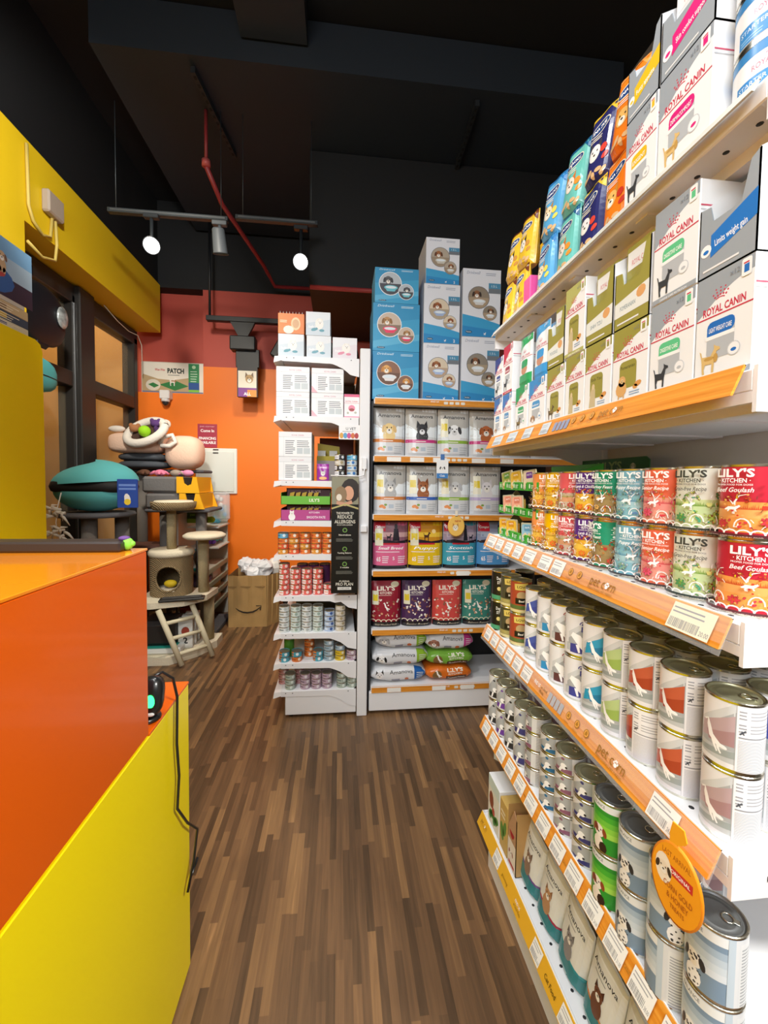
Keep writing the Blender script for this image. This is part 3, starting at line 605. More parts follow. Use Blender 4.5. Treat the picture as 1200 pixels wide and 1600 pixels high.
# banner on a wire arm
a = Art(); a.rect(-.078, .52, .078, .68, '#8c8a74'); a.ell(.03, .6, .055, .07, '#2a211d'); a.ell(.02, .585, .03, .042, '#d7a183'); a.ell(-.025, .575, .035, .05, '#8e7658'); a.ell(-.035, .56, .016, .02, '#e6dccb'); a.stroke([(-.05, .53), (0, .52), (.04, .535)], .02, '#c9987c')
a.poly([(-.078, .5), (0, .525), (.078, .5), (.078, .49), (0, .515), (-.078, .49)], '#b8ae72')
for t, y, h, w_ in (('THE POWER TO', .462, .014, .1), ('REDUCE', .438, .02, .085), ('ALLERGENS', .41, .02, .12), ('IN CAT HAIR & DANDER', .397, .007, .09), ('Neutralises', .338, .009, .07), ('Feeding Balance', .233, .009, .08), ('3 weeks', .148, .009, .05), ('PURINA', .066, .01, .06), ('PRO PLAN', .045, .018, .1)): a.text(t, 0, y, h, '#e8e4d4', .01, w=w_)
for y in (.37, .26, .172): a.ell(0, y, .014, .014, '#6f9a4a', 10); a.ell(0, y, .009, .009, '#0d0f0f', 10)
for y in (.325, .22, .135): a.lines(-.05, y - .02, .05, y, 3, '#8b8a80', .3, 4)
a.rect(-.04, .02, .04, .037, '#dcdcd6'); a.text('LIVECLEAR', 0, .025, .008, '#222222', w=.06)
b = MB().box(-.078, -.0015, 0, .078, .0015, .68, M('#0c0e0e', .35)); stamp(b, a, flatP((0, -.0015, 0), (1, 0, 0), (0, 0, 1), (0, -1, 0)), base=.0006, bounds=(-.077, .001, .077, .679))
arm = MB().tube([(.145, FY - .012, 1.51), (.145, FY - .035, 1.49), (.14, FY - .045, 1.455), (.12, FY - .05, 1.45), (-.05, FY - .05, 1.452)], .004, STEEL, 6); arm.box(.13, FY - .03, 1.49, .16, FY - .0105, 1.56, STEEL, .004)
put('hanging_banner', [('banner', b.mesh('banner')), ], (.034, FY - .05, .766), 0, 'tall black banner about reducing allergens hanging from the end rack', 'banner')
put('banner_arm', arm.mesh('banner_arm'), (0, 0, 0), 0, 'white wire arm clipped to the end rack post, carrying the banner', 'wire arm')
a = Art(); a.text('U VET', .01, .055, .016, '#3a3a3c', .01); a.lines(-.04, .045, .04, .05, 1, '#555555')
for k, c in enumerate(('#d8a040', '#5aa0d0', '#c84c8c', '#d0703c', '#b03a3c')): a.ell(-.045 + k * .022, .022, .012, .017, c)
b = MB().box(-.06, -.001, 0, .06, .001, .085, M('#ededee', .4)); stamp(b, a, flatP((0, -.001, 0), (1, 0, 0), (0, 0, 1), (0, -1, 0)))
put('shelf_card', b.mesh('shelf_card'), (.055, FY - .004, 1.665), 0, 'small white card with U VET and coloured pets on the end rack', 'sign card')
# clip-on tags
a = Art(); a.ell(0, .07, .05, .06, '#efc05e', 20); a.doghead(-.005, .06, .022, '#e8dcc4', '#b07a3c', up=True); a.text('NEW', .01, .095, .012, '#b03020', .02)
b = MB().lathe([(0, -.001), (.053, -.001), (.053, .001), (0, .001)], 24, M('#efb44a', .4), T=Matrix.Translation((0, 0, .07)) @ Matrix.Rotation(PI / 2, 4, 'X') @ Matrix.Diagonal((1, 1.2, 1, 1)))
b.box(-.008, -.001, .125, .008, .001, .165, M('#efe6d2', .4)); stamp(b, a, flatP((0, -.001, 0), (1, 0, 0), (0, 0, 1), (0, -1, 0)), base=.0006)
put('shelf_tag', b.mesh('shelf_tag'), (.71, FY - .006, 1.085), 0, 'round orange tag clipped to the rail above the bright coloured bags', 'shelf tag')
a = Art(); a.rect(-.035, .0, .035, .03, '#3f7fc0'); a.doghead(0, .062, .016, '#f4f4f4', '#3c3c40'); a.text('Club', 0, .01, .012, '#ffffff', .01)
b = MB().box(-.036, -.001, 0, .036, .001, .11, M('#f2f2f2', .4), 0); b.box(-.012, -.001, .11, .012, .001, .145, M('#4b77b4', .4)); stamp(b, a, flatP((0, -.001, 0), (1, 0, 0), (0, 0, 1), (0, -1, 0)))
put('shelf_tag', b.mesh('shelf_tag'), (.617, FY - .006, 1.445), 0, 'small white and blue puppy tag clipped to the second rail of the facing rack', 'shelf tag')
# big orange oval wobbler on the right shelving
a = Art(); a.ell(0, 0, .052, .074, '#f0a01e', 28)
a.text('LAST ARRIVAL', 0, .045, .011, '#b06018', .01, w=.06); a.rect(-.014, .012, .035, .03, '#c8302c'); a.text('ORIGINAL', .01, .017, .008, '#ffffff', .01, w=.04); a.ell(-.026, .012, .018, .03, '#efe6d6'); a.doghead(-.026, .012, .016, '#e8dcc8', '#3a2c24')
a.text('CORN GOLD', .006, -.018, .012, '#b06018', .01, w=.06); a.text('& HONEY', .006, -.036, .012, '#b06018', .01, w=.045); a.text('TREATS', .006, -.052, .009, '#b06018', .01, w=.03)
TS = Matrix.Diagonal((.76, 1, .76, 1))
b = MB().lathe([(0, -.0012), (.055, -.0012), (.055, .0012), (0, .0012)], 36, M('#ee8f1c', .35), T=Matrix.Rotation(PI / 2, 4, 'X') @ Matrix.Diagonal((1, 1.42, 1, 1)))
stamp(b, a, flatP((0, -.0013, 0), (1, 0, 0), (0, 0, 1), (0, -1, 0)), base=.0005, inc=.00008)
b.v = [(v[0] * .76, v[1], v[2] * .76) for v in b.v]
st = MB().prism([(-.012, .05), (.012, .07), (.014, .075), (.009, .09), (-.009, .09), (-.013, .07)], -.001, .001, M('#f2a926', .35), 'y')
put('shelf_tag', [('oval_card', b.mesh('oval_card')), ('clip_strip', st.mesh('clip_strip'))], (.502, .532, .828), -PI / 2 + .12, 'large orange oval dog treat tag hanging over the silver-blue cans', 'shelf tag', tilt=(0, 0))
# ================================================================== goods: prototypes
def can_parts(r, h, art, wall, lid=LIDM, n=48, tab=True, side=.3):
    b = MB(); b.lathe([(0, .001), (r - .002, .001), (r - .0005, .004), (r, .006), (r, h - .004), (r - .001, h - .002)], n, M(wall, side))
    b.lathe([(r + .0006, h - .004), (r + .0008, h - .001), (r - .0004, h), (r - .002, h - .0005)], n, RIM); b.lathe([(r - .001, 0), (r + .0005, .002), (r - .0002, .005)], n, RIM)
    if art: stamp(b, art, cylP(r), su=2 * PI * r / n, base=.0002, inc=.00003, rough=side, bounds=(-PI * r, .005, PI * r, h - .0045))
    l = MB().lathe([(0, h - .004), (r * .6, h - .004), (r * .63, h - .003), (r * .66, h - .004), (r * .82, h - .0042), (r * .85, h - .0032), (r * .88, h - .0045), (r - .003, h - .0045), (r - .002, h - .0006)], n, lid)
    out = [('body', b.mesh('body', True)), ('lid', l.mesh('lid'))]
    if tab:
        t = MB(); ring = [(r * (.35 + .2 * math.cos(a)) , r * .22 * math.sin(a), h - .0022) for a in [2 * PI * k / 12 for k in range(13)]]
        t.tube(ring, .0011, RIM, 6, False); t.box(r * .52, -r * .12, h - .0028, r * .74, r * .12, h - .0012, RIM, .0008)
        out.append(('pull_tab', t.mesh('pull_tab')))
    return out
def tin_mesh(r, h, art, wall, lid='#b9b4a6', n=24):
    b = MB(); b.lathe([(0, 0), (r, 0), (r, h - .002), (r - .001, h), (r - .003, h - .002)], n, M(wall, .35)); b.lathe([(0, h - .003), (r - .003, h - .003)], n, M(lid, .35, .8)); b.lathe([(r + .0004, h - .004), (r + .0006, h - .0005), (r - .001, h)], n, RIM)
    if art: stamp(b, art, cylP(r), su=2 * PI * r / n, base=.0003, inc=.00005, bounds=(-PI * r, .003, PI * r, h - .004))
    return b.mesh('tin', True)
# ---- stew tins with a garden pattern
def garden(r, h, bg, pal, title, tc='#ffffff', ground='#f0b050', band='#4a2c2a', back='#f0efe8', seed=0, ln='#ffffff'):
    a = Art(); rr = random.Random(seed); W = PI * r
    a.rect(-W, 0, W, h, bg); a.rect(-W, h * .1, W, h * .5, ground)
    ps = []                                        # tufts of grass
    x = -W
    while x < W: ps.append([(x, h * .4), (x + .0022, h * .4), (x + .0016, h * (.44 + .04 * rr.random()))]); x += .002
    a.polyc(ps, pal[0]); a.rect(-W, h * .29, W, h * .4, pal[1])
    out = ln
    for k in range(5):                             # white branching trees
        x = -W + (k + .5) * 2 * W / 5 + rr.uniform(-.004, .004); s_ = rr.choice((-1, 1))
        a.stroke([(x, h * .34), (x + s_ * .001, h * .5), (x + s_ * .006, h * .58), (x + s_ * .014, h * .6)], [.0036, .0026, .0018, .0008], out)
        a.stroke([(x, h * .46), (x - s_ * .006, h * .53), (x - s_ * .01, h * .57)], [.002, .0014, .0006], out)
        for q in range(11):
            t = rr.uniform(-1, 1); lx, ly = x + t * .015, h * (.6 - .06 * abs(t) + rr.uniform(-.05, .05)); an = rr.uniform(0, 3)
            a.ells([(lx, ly, .0024, .0015, an)], '#6b3b2c', 7); a.ells([(lx, ly, .002, .0011, an)], rr.choice(pal), 7)
    for k in range(7):                             # tulips
        x = -W + (k + rr.random() * .5) * 2 * W / 7; a.ells([(x - .0018, h * .43, .0016, .0035, .25), (x + .0018, h * .43, .0016, .0035, -.25), (x, h * .43, .0014, .0036, 0)], rr.choice(pal[2:]), 8)
    for k in range(10):                            # big flowers and swirls in the border
        x = -W + (k + .4) * 2 * W / 10 + rr.uniform(-.002, .002); y = h * rr.uniform(.19, .27); c = rr.choice(pal[2:]); s_ = rr.uniform(.8, 1.2)
        if k % 2:
            a.stroke([(x + .0085 * math.cos(t), h * .17 + .0125 * math.sin(t)) for t in [q * PI / 7 for q in range(8)]] + [(x - .005, h * .17), (x - .0035, h * .22)], .0017, out)
            a.ells([(x + rr.uniform(-.004, .004), h * .17 + rr.uniform(0, .008), .0022, .0015, rr.uniform(0, 3)) for _ in range(4)], c, 7)
        else:
            a.ells([(x + .0052 * s_ * math.cos(q * PI / 3.5), y + .0045 * s_ * math.sin(q * PI / 3.5), .0036 * s_, .0022 * s_, q * PI / 3.5) for q in range(7)], '#7a2e22', 8)
            a.ells([(x + .0052 * s_ * math.cos(q * PI / 3.5), y + .0045 * s_ * math.sin(q * PI / 3.5), .0032 * s_, .0018 * s_, q * PI / 3.5) for q in range(7)], c, 8); a.ells([(x, y, .0022, .002, 0)], pal[0], 8)
    for q in range(150):
        x, y = rr.uniform(-W, W), h * rr.uniform(.1, .6); an = rr.uniform(0, 3)
        if q % 3 == 0: a.ells([(x, y, .0026, .0016, an)], '#7a4630' if ln == '#ffffff' else '#3c3c30', 6); a.ells([(x, y, .0021, .0011, an)], rr.choice(pal), 6)
        elif q % 3 == 1: a.ells([(x, y, .0014, .0014, 0)], rr.choice(pal), 6)
        else: a.stroke([(x, y), (x + .002 * math.cos(an), y + .003), (x + .004 * math.cos(an), y + .0045)], .0007, rr.choice((out, '#6a4030')))
    a.rect(-W, 0, W, h * .085, band); sc = []
    for k in range(int(2 * W / .012)):
        x = -W + k * .012; sc.append((x + .006, h * .085, .0062, .006))
    for x, y, p_, q_ in sc: a.stroke([(x + p_ * math.cos(t), y + q_ * math.sin(t)) for t in [z * PI / 6 for z in range(7)]], .0018, out)
    a.text('BALANCED, COMPLETE & NATURAL FOOD', .0, h * .03, .003, '#e8dccc', w=.055)
    a.stroke([(-.007, h * .4), (-.003, h * .42), (.003, h * .42), (.007, h * .455)], [.0015, .0045, .004, .0022], '#ffffff'); a.stroke([(-.002, h * .42), (-.004, h * .375)], .0014, '#ffffff'); a.stroke([(.002, h * .42), (.004, h * .375)], .0014, '#ffffff')
    a.text("LILY'S", 0, h * .83, .0115, tc, .035, w=.036); a.text('· KITCHEN ·', 0, h * .755, .0062, tc, .02, w=.03); a.text('PROPER FOOD FOR DOGS', 0, h * .715, .0026, tc, .01, w=.034); a.text(title, 0, h * .63, .0068, tc, .012, .3, w=min(.036, .0034 * len(title)))
    for k in range(3): a.ell(W * .33, h * (.86 - .09 * k), .0026, .0026, tc, 8); a.lines(W * .33 - .005, h * (.815 - .09 * k), W * .33 + .005, h * (.83 - .09 * k), 1, tc)
    a.ell(W * .33, h * .77, .0014, .0014, bg, 6)
    a.rect(W * .5, 0, W * .95, h, back); a.lines(W * .52, h * .5, W * .93, h * .95, 15, '#a9a49a', .35, seed); a.lines(W * .52, h * .08, W * .93, h * .42, 12, '#a9a49a', .35, seed + 1); a.ell(W * .7, h * .46, .003, .002, '#c04050', 8)
    return a
CANS = [('orange', '#e8904a', ['#c89a30', '#e6b84c', '#d8702c', '#9c9a3c', '#e8c060', '#f0a04c'], 'Sunday Lunch', '#ffffff', '#d89a3c', '#4a3428'),
    ('yellow', '#e8b400', ['#b8902c', '#e0b844', '#c8482c', '#e87830', '#f0d060', '#a84020'], 'Chicken & Duck', '#ffffff', '#e8bc50', '#5a3428'),
    ('coral pink', '#de5c62', ['#a8a05c', '#d8a078', '#c8403c', '#6c8c5c', '#f0b0a0', '#e07878'], 'Cottage Pie', '#ffffff', '#c8b49c', '#5a2c30'),
    ('purple', '#5c2c88', ['#d8a838', '#f0c850', '#e8402c', '#f08030', '#f8d870', '#d02c2c'], 'Lamb & Chicken', '#ffffff', '#f0b83c', '#4c2c28'),
    ('green', '#1c9c78', ['#9c8450', '#a89060', '#e0503c', '#d8903c', '#f0c06c', '#c83c30'], 'Turkey Feast', '#ffffff', '#a08858', '#5c3830'),
    ('pale blue', '#80bcd0', ['#5c94b0', '#a8d4dc', '#48a8b0', '#84b8a0', '#c0dce4', '#6090c0'], 'Puppy Recipe', '#ffffff', '#8cc4d0', '#3c4048'),
    ('salmon orange', '#f07050', ['#d84c58', '#f49890', '#e03c4c', '#d8a838', '#f8c8b0', '#e85878'], 'Senior Recipe', '#ffffff', '#f4a894', '#3c3034'),
    ('white and green', '#e9ecdf', ['#7ca84c', '#cce4ac', '#50a060', '#a8cc5c', '#e4e890', '#48a884'], 'Grain-free Recipe', '#3c423c', '#d4e4a8', '#34403c', ),
    ('dark red', '#c4283c', ['#c8542c', '#f0a860', '#e0402c', '#f0c020', '#f4b46c', '#d83c48'], 'Beef Goulash', '#ffffff', '#eea050', '#5a2830')]
CY = (1.16, 1.085, 1.01, .935, .86, .783, .706, .63, .547)
for i, (nm, bg, pal, tt, tc, gr, bd) in enumerate(CANS):
    A_ = garden(.0366, .11, bg, pal, tt, tc, gr, bd, seed=i * 7 + 1, ln='#ffffff')
    P_ = can_parts(.0366, .11, A_, bg)
    y = CY[i]; face = -math.atan2(.61, y)
    lo_t = (.0, -.1, .3, .1, .9, .15, .35, .3, -.05)[i]; up_t = (-.1, .2, -.2, .35, .5, .4, .45, .4, .45)[i]
    for k, (z, t) in enumerate(((SC, lo_t), (SC + .1105, up_t))):
        beside = 'nearest the camera' if i == 8 else ('next to the ' + CANS[i + 1][0] + ' pair')
        put('pet_food_can', P_, (.611, y, z), face - t, '%s patterned stew can, %s of its pair, %s' % (nm, 'upper' if k else 'lower', beside), 'can', 'garden-patterned stew cans on the fourth shelf from the floor')
# ---- green stand of foil trays and header board
st = MB(); G = M('#3fae2e', .45, name='bright_green_card'); GI = M('#b9b4a4', .6)
for k in range(3):
    z = .002 + k * .082
    st.box(0, 0, z, .2, .28, z + .004, GI); st.box(-.004, -.004, z, 0, .284, z + .026, G); st.box(0, -.004, z, .2, 0, z + .026, G); st.box(0, .28, z, .2, .284, z + .026, G)
    if k < 2:
        st.prism([(-.002, z + .004), (.12, z + .004), (.06, z + .082)], .281, .284, GI, 'y'); st.prism([(.03, z + .03), (.2, z + .03), (.2, z + .082), (.1, z + .082)], -.004, 0, G, 'y')
    a = Art()
    for q in range(5): a.rect(.006 + q * .056, .004, .05 + q * .056, .023, '#2c8a24'); a.ell(.014 + q * .056, .014, .004, .008, '#e8f4dc', 8); a.lines(.024 + q * .056, .007, .046 + q * .056, .02, 3, '#e8f4dc', .35, q)
    stamp(st, a, flatP((-.004, .284, z), (0, -1, 0), (0, 0, 1), (-1, 0, 0)), base=.0005)
st.box(.19, 0, .0, .2, .28, .25, G)
st.prism([(.0, .19), (.2, .25), (.2, .17), (.0, .17)], -.004, 0, G, 'y')
put('display_stand', st.mesh('display_stand'), (.58, 1.145, SC), 0, 'bright green three-tier card stand holding foil pet food trays', 'display stand')
def foil(c, c2):
    b = MB(); T = Matrix.Rotation(PI / 2, 4, 'X')
    b.box(-.027, -.02, 0, .027, 0, .056, M('#c9b25e', .25, .9), .012); b.box(-.03, -.0225, 0, .03, -.019, .06, M('#d8cfae', .3, .5), .006)
    a = Art(); a.rrect(-.026, .003, .026, .056, .01, c); a.rrect(-.014, .034, .014, .053, .003, c2); a.text("LILY'S", 0, .043, .005, '#ffffff', .01, w=.02); a.ells([(-.018 + .009 * q, .018 + .005 * (q % 2), .006, .007, q) for q in range(5)], '#d8c8a0', 8)
    stamp(b, a, flatP((0, -.0226, 0), (1, 0, 0), (0, 0, 1), (0, -1, 0))); return b.mesh('foil_tray')
FT = [('green and gold', '#9ca04c', '#5c8a3c'), ('gold', '#d8b040', '#c89a20'), ('purple-labelled', '#d8c8b0', '#6c3c90'), ('salmon pink', '#e0a088', '#c87860'), ('amber', '#e0b030', '#c88820'), ('pale blue', '#8cb8cc', '#5c90ac')]
FM = [foil(c, c2) for _, c, c2 in FT]
for k, (lev, y, ci, tl) in enumerate(((2, 1.37, 0, -.3), (2, 1.3, 1, -.2), (2, 1.205, 2, -.15), (1, 1.36, 3, -.15), (1, 1.29, 3, -.12), (0, 1.39, 4, -.1), (0, 1.33, 4, -.1), (0, 1.21, 5, -.12))):
    put('foil_tray', FM[ci], (.602, y, SC + .0065 + lev * .082), -PI / 2 + .25, '%s foil tray on the %s tier of the green stand, %s' % (FT[ci][0], ('lowest', 'middle', 'top')[lev], ('far side', 'next one in')[k in (1, 4, 6)] if k not in (2, 7) else 'near side'), 'foil tray', 'foil trays in the green card stand', tilt=(0, tl * .6))
hd = MB().prism([(1.41, 0), (1.41, .272), (1.1, .272), (1.085, .262), (1.085, 0)][::-1], .88, .884, M('#155c26', .5), 'x')
a = Art(); a.text("LILY'S", .15, .236, .026, '#8cac5c', .03, w=.12); a.ell(.08, .25, .01, .006, '#0c2c14', 8); a.doghead(.26, .245, .012, '#c8c8a8', '#8c9c70')
stamp(hd, a, flatP((.88, 1.41, 0), (0, -1, 0), (0, 0, 1), (-1, 0, 0)), base=.0006)
put('header_board', hd.mesh('header_board'), (0, 0, SC), 0, 'dark green header board behind the patterned stew cans', 'header board')
# ---- white veterinary cans with a leaping dog
def vet(r, h, accent, acc2, variant=0, text_panel=True):
    a = Art(); W = PI * r
    a.rect(-W, 0, W, h, '#e6e7ea'); a.polyc([[(-W * .55, h * .12), (0, h * .12), (0, h * .34), (-W * .55, h * .3)]], '#bfc4c6')
    a.poly([(-W * .5, h * .3), (-W * .5, h * .55), (0, h * .98), (0, h * .3)], '#cfd3d5'); a.poly([(-W * .5, h * .4), (0, h * .86), (0, h * .3), (-W * .5, h * .28)], '#a9adb0')
    if variant == 0:
        a.polyc([[(-W * .42, h * .56), (-.001, h * .8), (-.001, h * .38)], [(-W * .46, h * .32), (-W * .42, h * .57), (-W * .2, h * .42)]], accent); a.polyc([[(-W * .34, h * .46), (-.001, h * .58), (-.001, h * .36), (-W * .3, h * .34)]], acc2)
        a.polyc([[(-W * .5, h * .2), (0, h * .3), (0, h * .2), (-W * .5, h * .14)]], '#9aa3a2')
        a.leap(-W * .25, h * .22, h * .38, '#fafafa')
    else:
        a.polyc([[(-W * .45, h * .1), (-W * .05, h * .1), (-W * .05, h * .34), (-W * .45, h * .3)]], accent); a.stroke([(-W * .42, h * .52), (-W * .3, h * .45), (-W * .2, h * .3), (-W * .12, h * .16)], [h * .1, h * .18, h * .16, h * .07], '#fbfbfb')
        a.stroke([(-W * .3, h * .3), (-W * .26, h * .12)], [h * .07, h * .04], '#fbfbfb'); a.stroke([(-W * .2, h * .4), (-W * .04, h * .42), (-W * .02, h * .36)], [h * .14, h * .12, h * .07], '#fbfbfb')
        a.polyc([[(-W * .06, h * .38), (.0, h * .4), (.0, h * .46)]], acc2)
        a.stroke([(-W * .2 + .007 * math.cos(t), h * .76 + .007 * math.sin(t)) for t in [PI * q / 6 for q in range(7)]], .0022, acc2); a.rect(-W * .2 - .0035, h * .6, -W * .2 + .0035, h * .72, acc2); a.ell(-W * .2, h * .77, .0035, .0025, acc2, 8)
    a.rect(.0005, 0, W * .62, h, '#ececee'); a.rect(.0, 0, .0006, h, '#c4c6ca')
    for q, (v0, v1, n) in enumerate(((.78, .92, 3), (.6, .74, 3))):
        a.lines(.016, h * v0, W * .6, h * v1, n, '#a5a6ac', .3, q); a.lines(.003, h * v0, .012, h * v1, n, '#9fa1a8', .4, q + 3)
    a.stroke([(.004, h * .57), (.011, h * .63)], .0022, '#50545c'); a.stroke([(.006, h * .62), (.009, h * .57)], .0016, '#50545c')
    a.lines(.003, h * .06, W * .6, h * .5, 20, '#bcbcc2', .42, 9); a.lines(.003, h * .52, W * .58, h * .56, 1, '#8e9096', .4, 2)
    a.lines(-W * .95, h * .1, -W * .6, h * .9, 16, '#b9bac0', .35, 5)
    return a
VC = {'grey-pink': ('#b9a0a4', '#a78488', 0), 'rust red': ('#c05a40', '#a8402c', 0), 'pale green': ('#b4c98a', '#98b45c', 0), 'turquoise': ('#2c9cc4', '#187ca8', 0), 'navy': ('#3c4090', '#3c4090', 1), 'maroon': ('#5c3438', '#9c4450', 1), 'sky blue': ('#2c8cc0', '#58a8dc', 1), 'royal blue': ('#4458a8', '#38489c', 0)}
VP = {k: can_parts(.0355, .105, vet(.0355, .105, *v), '#e6e7ea') for k, v in VC.items()}
DY = ((0.538, 'grey-pink', .1), (0.626, 'rust red', .05), (0.703, 'rust red', .15), (0.781, 'pale green', 0), (0.854, 'turquoise', .5), (0.927, 'navy', .75), (1.000, 'maroon', .75), (1.072, 'sky blue', .8), (1.146, 'royal blue', .3))
for i, (y, k, t) in enumerate(DY):
    face = -math.atan2(.61, y)
    for lv in (0, 1):
        tt = t if not (i == 2 and lv == 0) else -.75
        put('pet_food_can', VP[k], (.59, y, SD + lv * .1055), face + tt, 'white can with %s accent, %s can of the %s front-row pair' % (k, ('lower', 'upper')[lv], ('nearest', 'second', 'third', 'fourth', 'fifth', 'sixth', 'seventh', 'eighth', 'ninth')[i]), 'can', 'white veterinary cans in the front row of the third shelf')
RR = random.Random(4)
for row in (1, 2, 3, 4):
    for i in range(10):
        y = (DY[i][0] if i < 9 else 1.225) + .006 * row
        for lv in (0, 1):
            put('pet_food_can', VP[RR.choice(['grey-pink', 'turquoise', 'royal blue'])], (.59 + row * .0785, y, SD + lv * .1055), -.8 + RR.uniform(-.8, .8),
                'shaded metal-lidded white can, %s layer, %s row behind leaping-dog cans, %s from near end' % (('lower', 'upper')[lv], ORD[row - 1], ORD[i]), 'can', 'cans in %s row back, %s layer' % (ORD[row], ('lower', 'upper')[lv]))
# ---- dark cans at the far end of that shelf
def darkcan(bg, top, lab, kind):
    r, h = .0325, .105; a = Art(); W = PI * r; a.rect(-W, 0, W, h, bg)
    if kind == 'love':
        a.rect(-W, h * .14, W, h * .26, top); a.rect(-W, 0, W, h * .13, '#d8cc90'); a.polyc([[(-.022, h * .72), (.022, h * .72), (.018, h * .95), (-.024, h * .9)]], '#d8c060'); a.text('LOVE', 0, h * .78, .008, '#3c2c1c', .02, w=.03)
        a.ell(0, h * .55, .016, .014, '#b89a6c'); a.rect(-.02, h * .3, .02, h * .48, '#141414'); a.text('Beef', 0, h * .36, .007, '#f0e8d0', .02)
    else:
        a.text('Dog Love', 0, h * .72, .011, '#e8e8e0', .02, w=.034); a.text('STEW', 0, h * .58, .01, '#e8e8e0', .02, w=.03); a.ell(-.008, h * .42, .007, .007, '#e0cc80'); a.lines(-.004, h * .3, .02, h * .48, 3, lab, .6); a.rect(-W, h * .06, W, h * .2, top)
    return can_parts(r, h, a, bg, tab=False)
DK = [('black and purple-banded', darkcan('#1c1c1a', '#8c7cb8', '#d0483c', 's')), ('black and green-banded', darkcan('#1a1a18', '#4c9c70', '#6cb83c', 's')), ('olive and cream love-label', darkcan('#4c4a34', '#a89c5c', '', 'love')), ('red and cream love-label', darkcan('#a8482c', '#5c7038', '', 'love'))]
for i, (xx, yy) in enumerate(((.655, 1.375), (.575, 1.388), (.58, 1.318), (.585, 1.25))):
    for lv in (0, 1):
        put('pet_food_can', DK[i][1], (xx, yy, SD + lv * .1055), -.35 + (.3 if i == 0 else 0), '%s can, %s, at the far end of the third shelf' % (DK[i][0], ('lower', 'upper')[lv]), 'can', 'dark cans at the far end of the third shelf')
# ---- fourth level: short tins in fours, then tall green and blue cans
def short(r, h, kind, c):
    a = Art(); W = PI * r; a.rect(-W, 0, W, h, '#d9dadb'); a.poly([(-W * .6, h * .1), (-W * .1, h * .1), (-W * .1, h * .95), (-W * .25, h * .95), (-W * .6, h * .4)], '#aaaeb0')
    a.polyc([[(-W * .5, h * .12), (-W * .1, h * .12), (-W * .1, h * .34), (-W * .5, h * .28)]], c); a.ell(-W * .28, h * .42, .008, .008, '#f4f4f4', 10); a.ell(-W * .22, h * .4, .003, .003, '#2a2a2c', 6); a.stroke([(-W * .33, h * .32), (-W * .38, h * .12)], .006, '#f4f4f4'); a.ell(-W * .3, h * .78, .0045, .0035, c, 8)
    a.rect(0, 0, W * .6, h, '#dcdcdc'); a.lines(.003, h * .1, W * .55, h * .9, 9, '#96979b', .45, 3); a.lines(-W * .95, h * .1, -W * .62, h * .9, 7, '#a2a3a8', .4, 5)
    return can_parts(r, h, a, '#d9dadb')
SC_ = {'navy': '#3c3c78', 'black': '#2c2c30', 'blue': '#2c6c98', 'mauve': '#8c5c74', 'violet': '#6c3c9c'}
SP = {k: short(.0345, .05, 0, c) for k, c in SC_.items()}; SPT = {k: short(.0345, .09, 0, c) for k, c in SC_.items()}
def colour_at(k): return list(SC_)[k % 5]
EY = (1.387, 1.316, 1.245, 1.174, 1.096, 1.008, .932, .85)
for i, y in enumerate(EY):
    tall = i < 4; n = 2 if tall else 4; H = .0905 if tall else .0505; k = ('black', 'violet', 'black', 'navy', 'mauve', 'blue', 'mauve', 'navy')[i]
    for lv in range(n):
        put('pet_food_tin', (SPT if tall else SP)[k], (.576, y, SE + lv * H), -math.atan2(.59, y) + (.45 if i not in (4,) else -.2), 'small white tin, %s accent, %s, %s stack from far end, second shelf up' % (k, level(lv, n), ORD[i]), 'tin', 'stacked white tins on the second shelf from the floor')
for i in range(8):
    y = 1.36 - i * .1
    for lv in (0, 1): put('pet_food_can', VP['grey-pink'], ((.66 if y > .8 else .68), y, SE + lv * .1055), 0, 'shaded white can, back row of the second shelf, %s layer, %s from far end' % (('lower', 'upper')[lv], ORD[i]), 'can', 'shaded back-row cans on the second shelf, %s layer' % ('lower', 'upper')[lv])
def portrait(bg, bg2, dogc, ear, band, dal=False, wall='#b9cbd8', r=.0366, h=.11):
    a = Art(); W = PI * r; a.rect(-W, 0, W, h, bg); a.rect(-W * .62, h * .04, W * .12, h * .84, bg2[0])
    for q in range(5): a.rect(-W * .62, h * (.84 - .1 * (q + 1)), W * .12, h * (.84 - .1 * q), bg2[min(q, len(bg2) - 1)])
    a.polyc([[(-W * .62, h * .82), (W * .12, h * .82), (W * .12, h * .95), (-W * .62, h * .95)]], '#e4e8ea'); a.text(band, -W * .26, h * .86, .006, '#5c6870', .01, w=.028)
    x, y = -W * .24, h * .4
    a.ells([(x, h * .16, .012, h * .14, 0)], dogc, 12); a.doghead(x, y, .0155, dogc, ear)
    if dal:
        rr = random.Random(3); a.ells([(x + rr.uniform(-.011, .011), rr.uniform(h * .06, h * .5), rr.uniform(.001, .0022), rr.uniform(.001, .002), 0) for _ in range(22)], '#33343a', 6)
    else: a.ells([(x - .006, y + .003, .005, .009, .2)], '#7c3c24', 8); a.ells([(x + .01, h * .12, .008, .012, 0)], '#30201c', 8)
    a.rect(W * .2, 0, W * .62, h, '#dde0e4' if dal else '#3f9c38'); a.rect(W * .26, h * .04, W * .62, h * .9, '#e4e6e8'); a.lines(W * .28, h * .06, W * .6, h * .85, 18, '#a4a8ae', .4, 2); a.rect(W * .12, 0, W * .2, h, '#c0cfdc' if dal else '#2f8c2c')
    return a
GP = can_parts(.0366, .11, portrait('#2f8c2c', ('#2c9430', '#46ac34', '#6cc040', '#8cd048', '#a4dc58'), '#efe6dc', '#8c4426', 'BALANCE'), '#2f8c2c', LIDD)
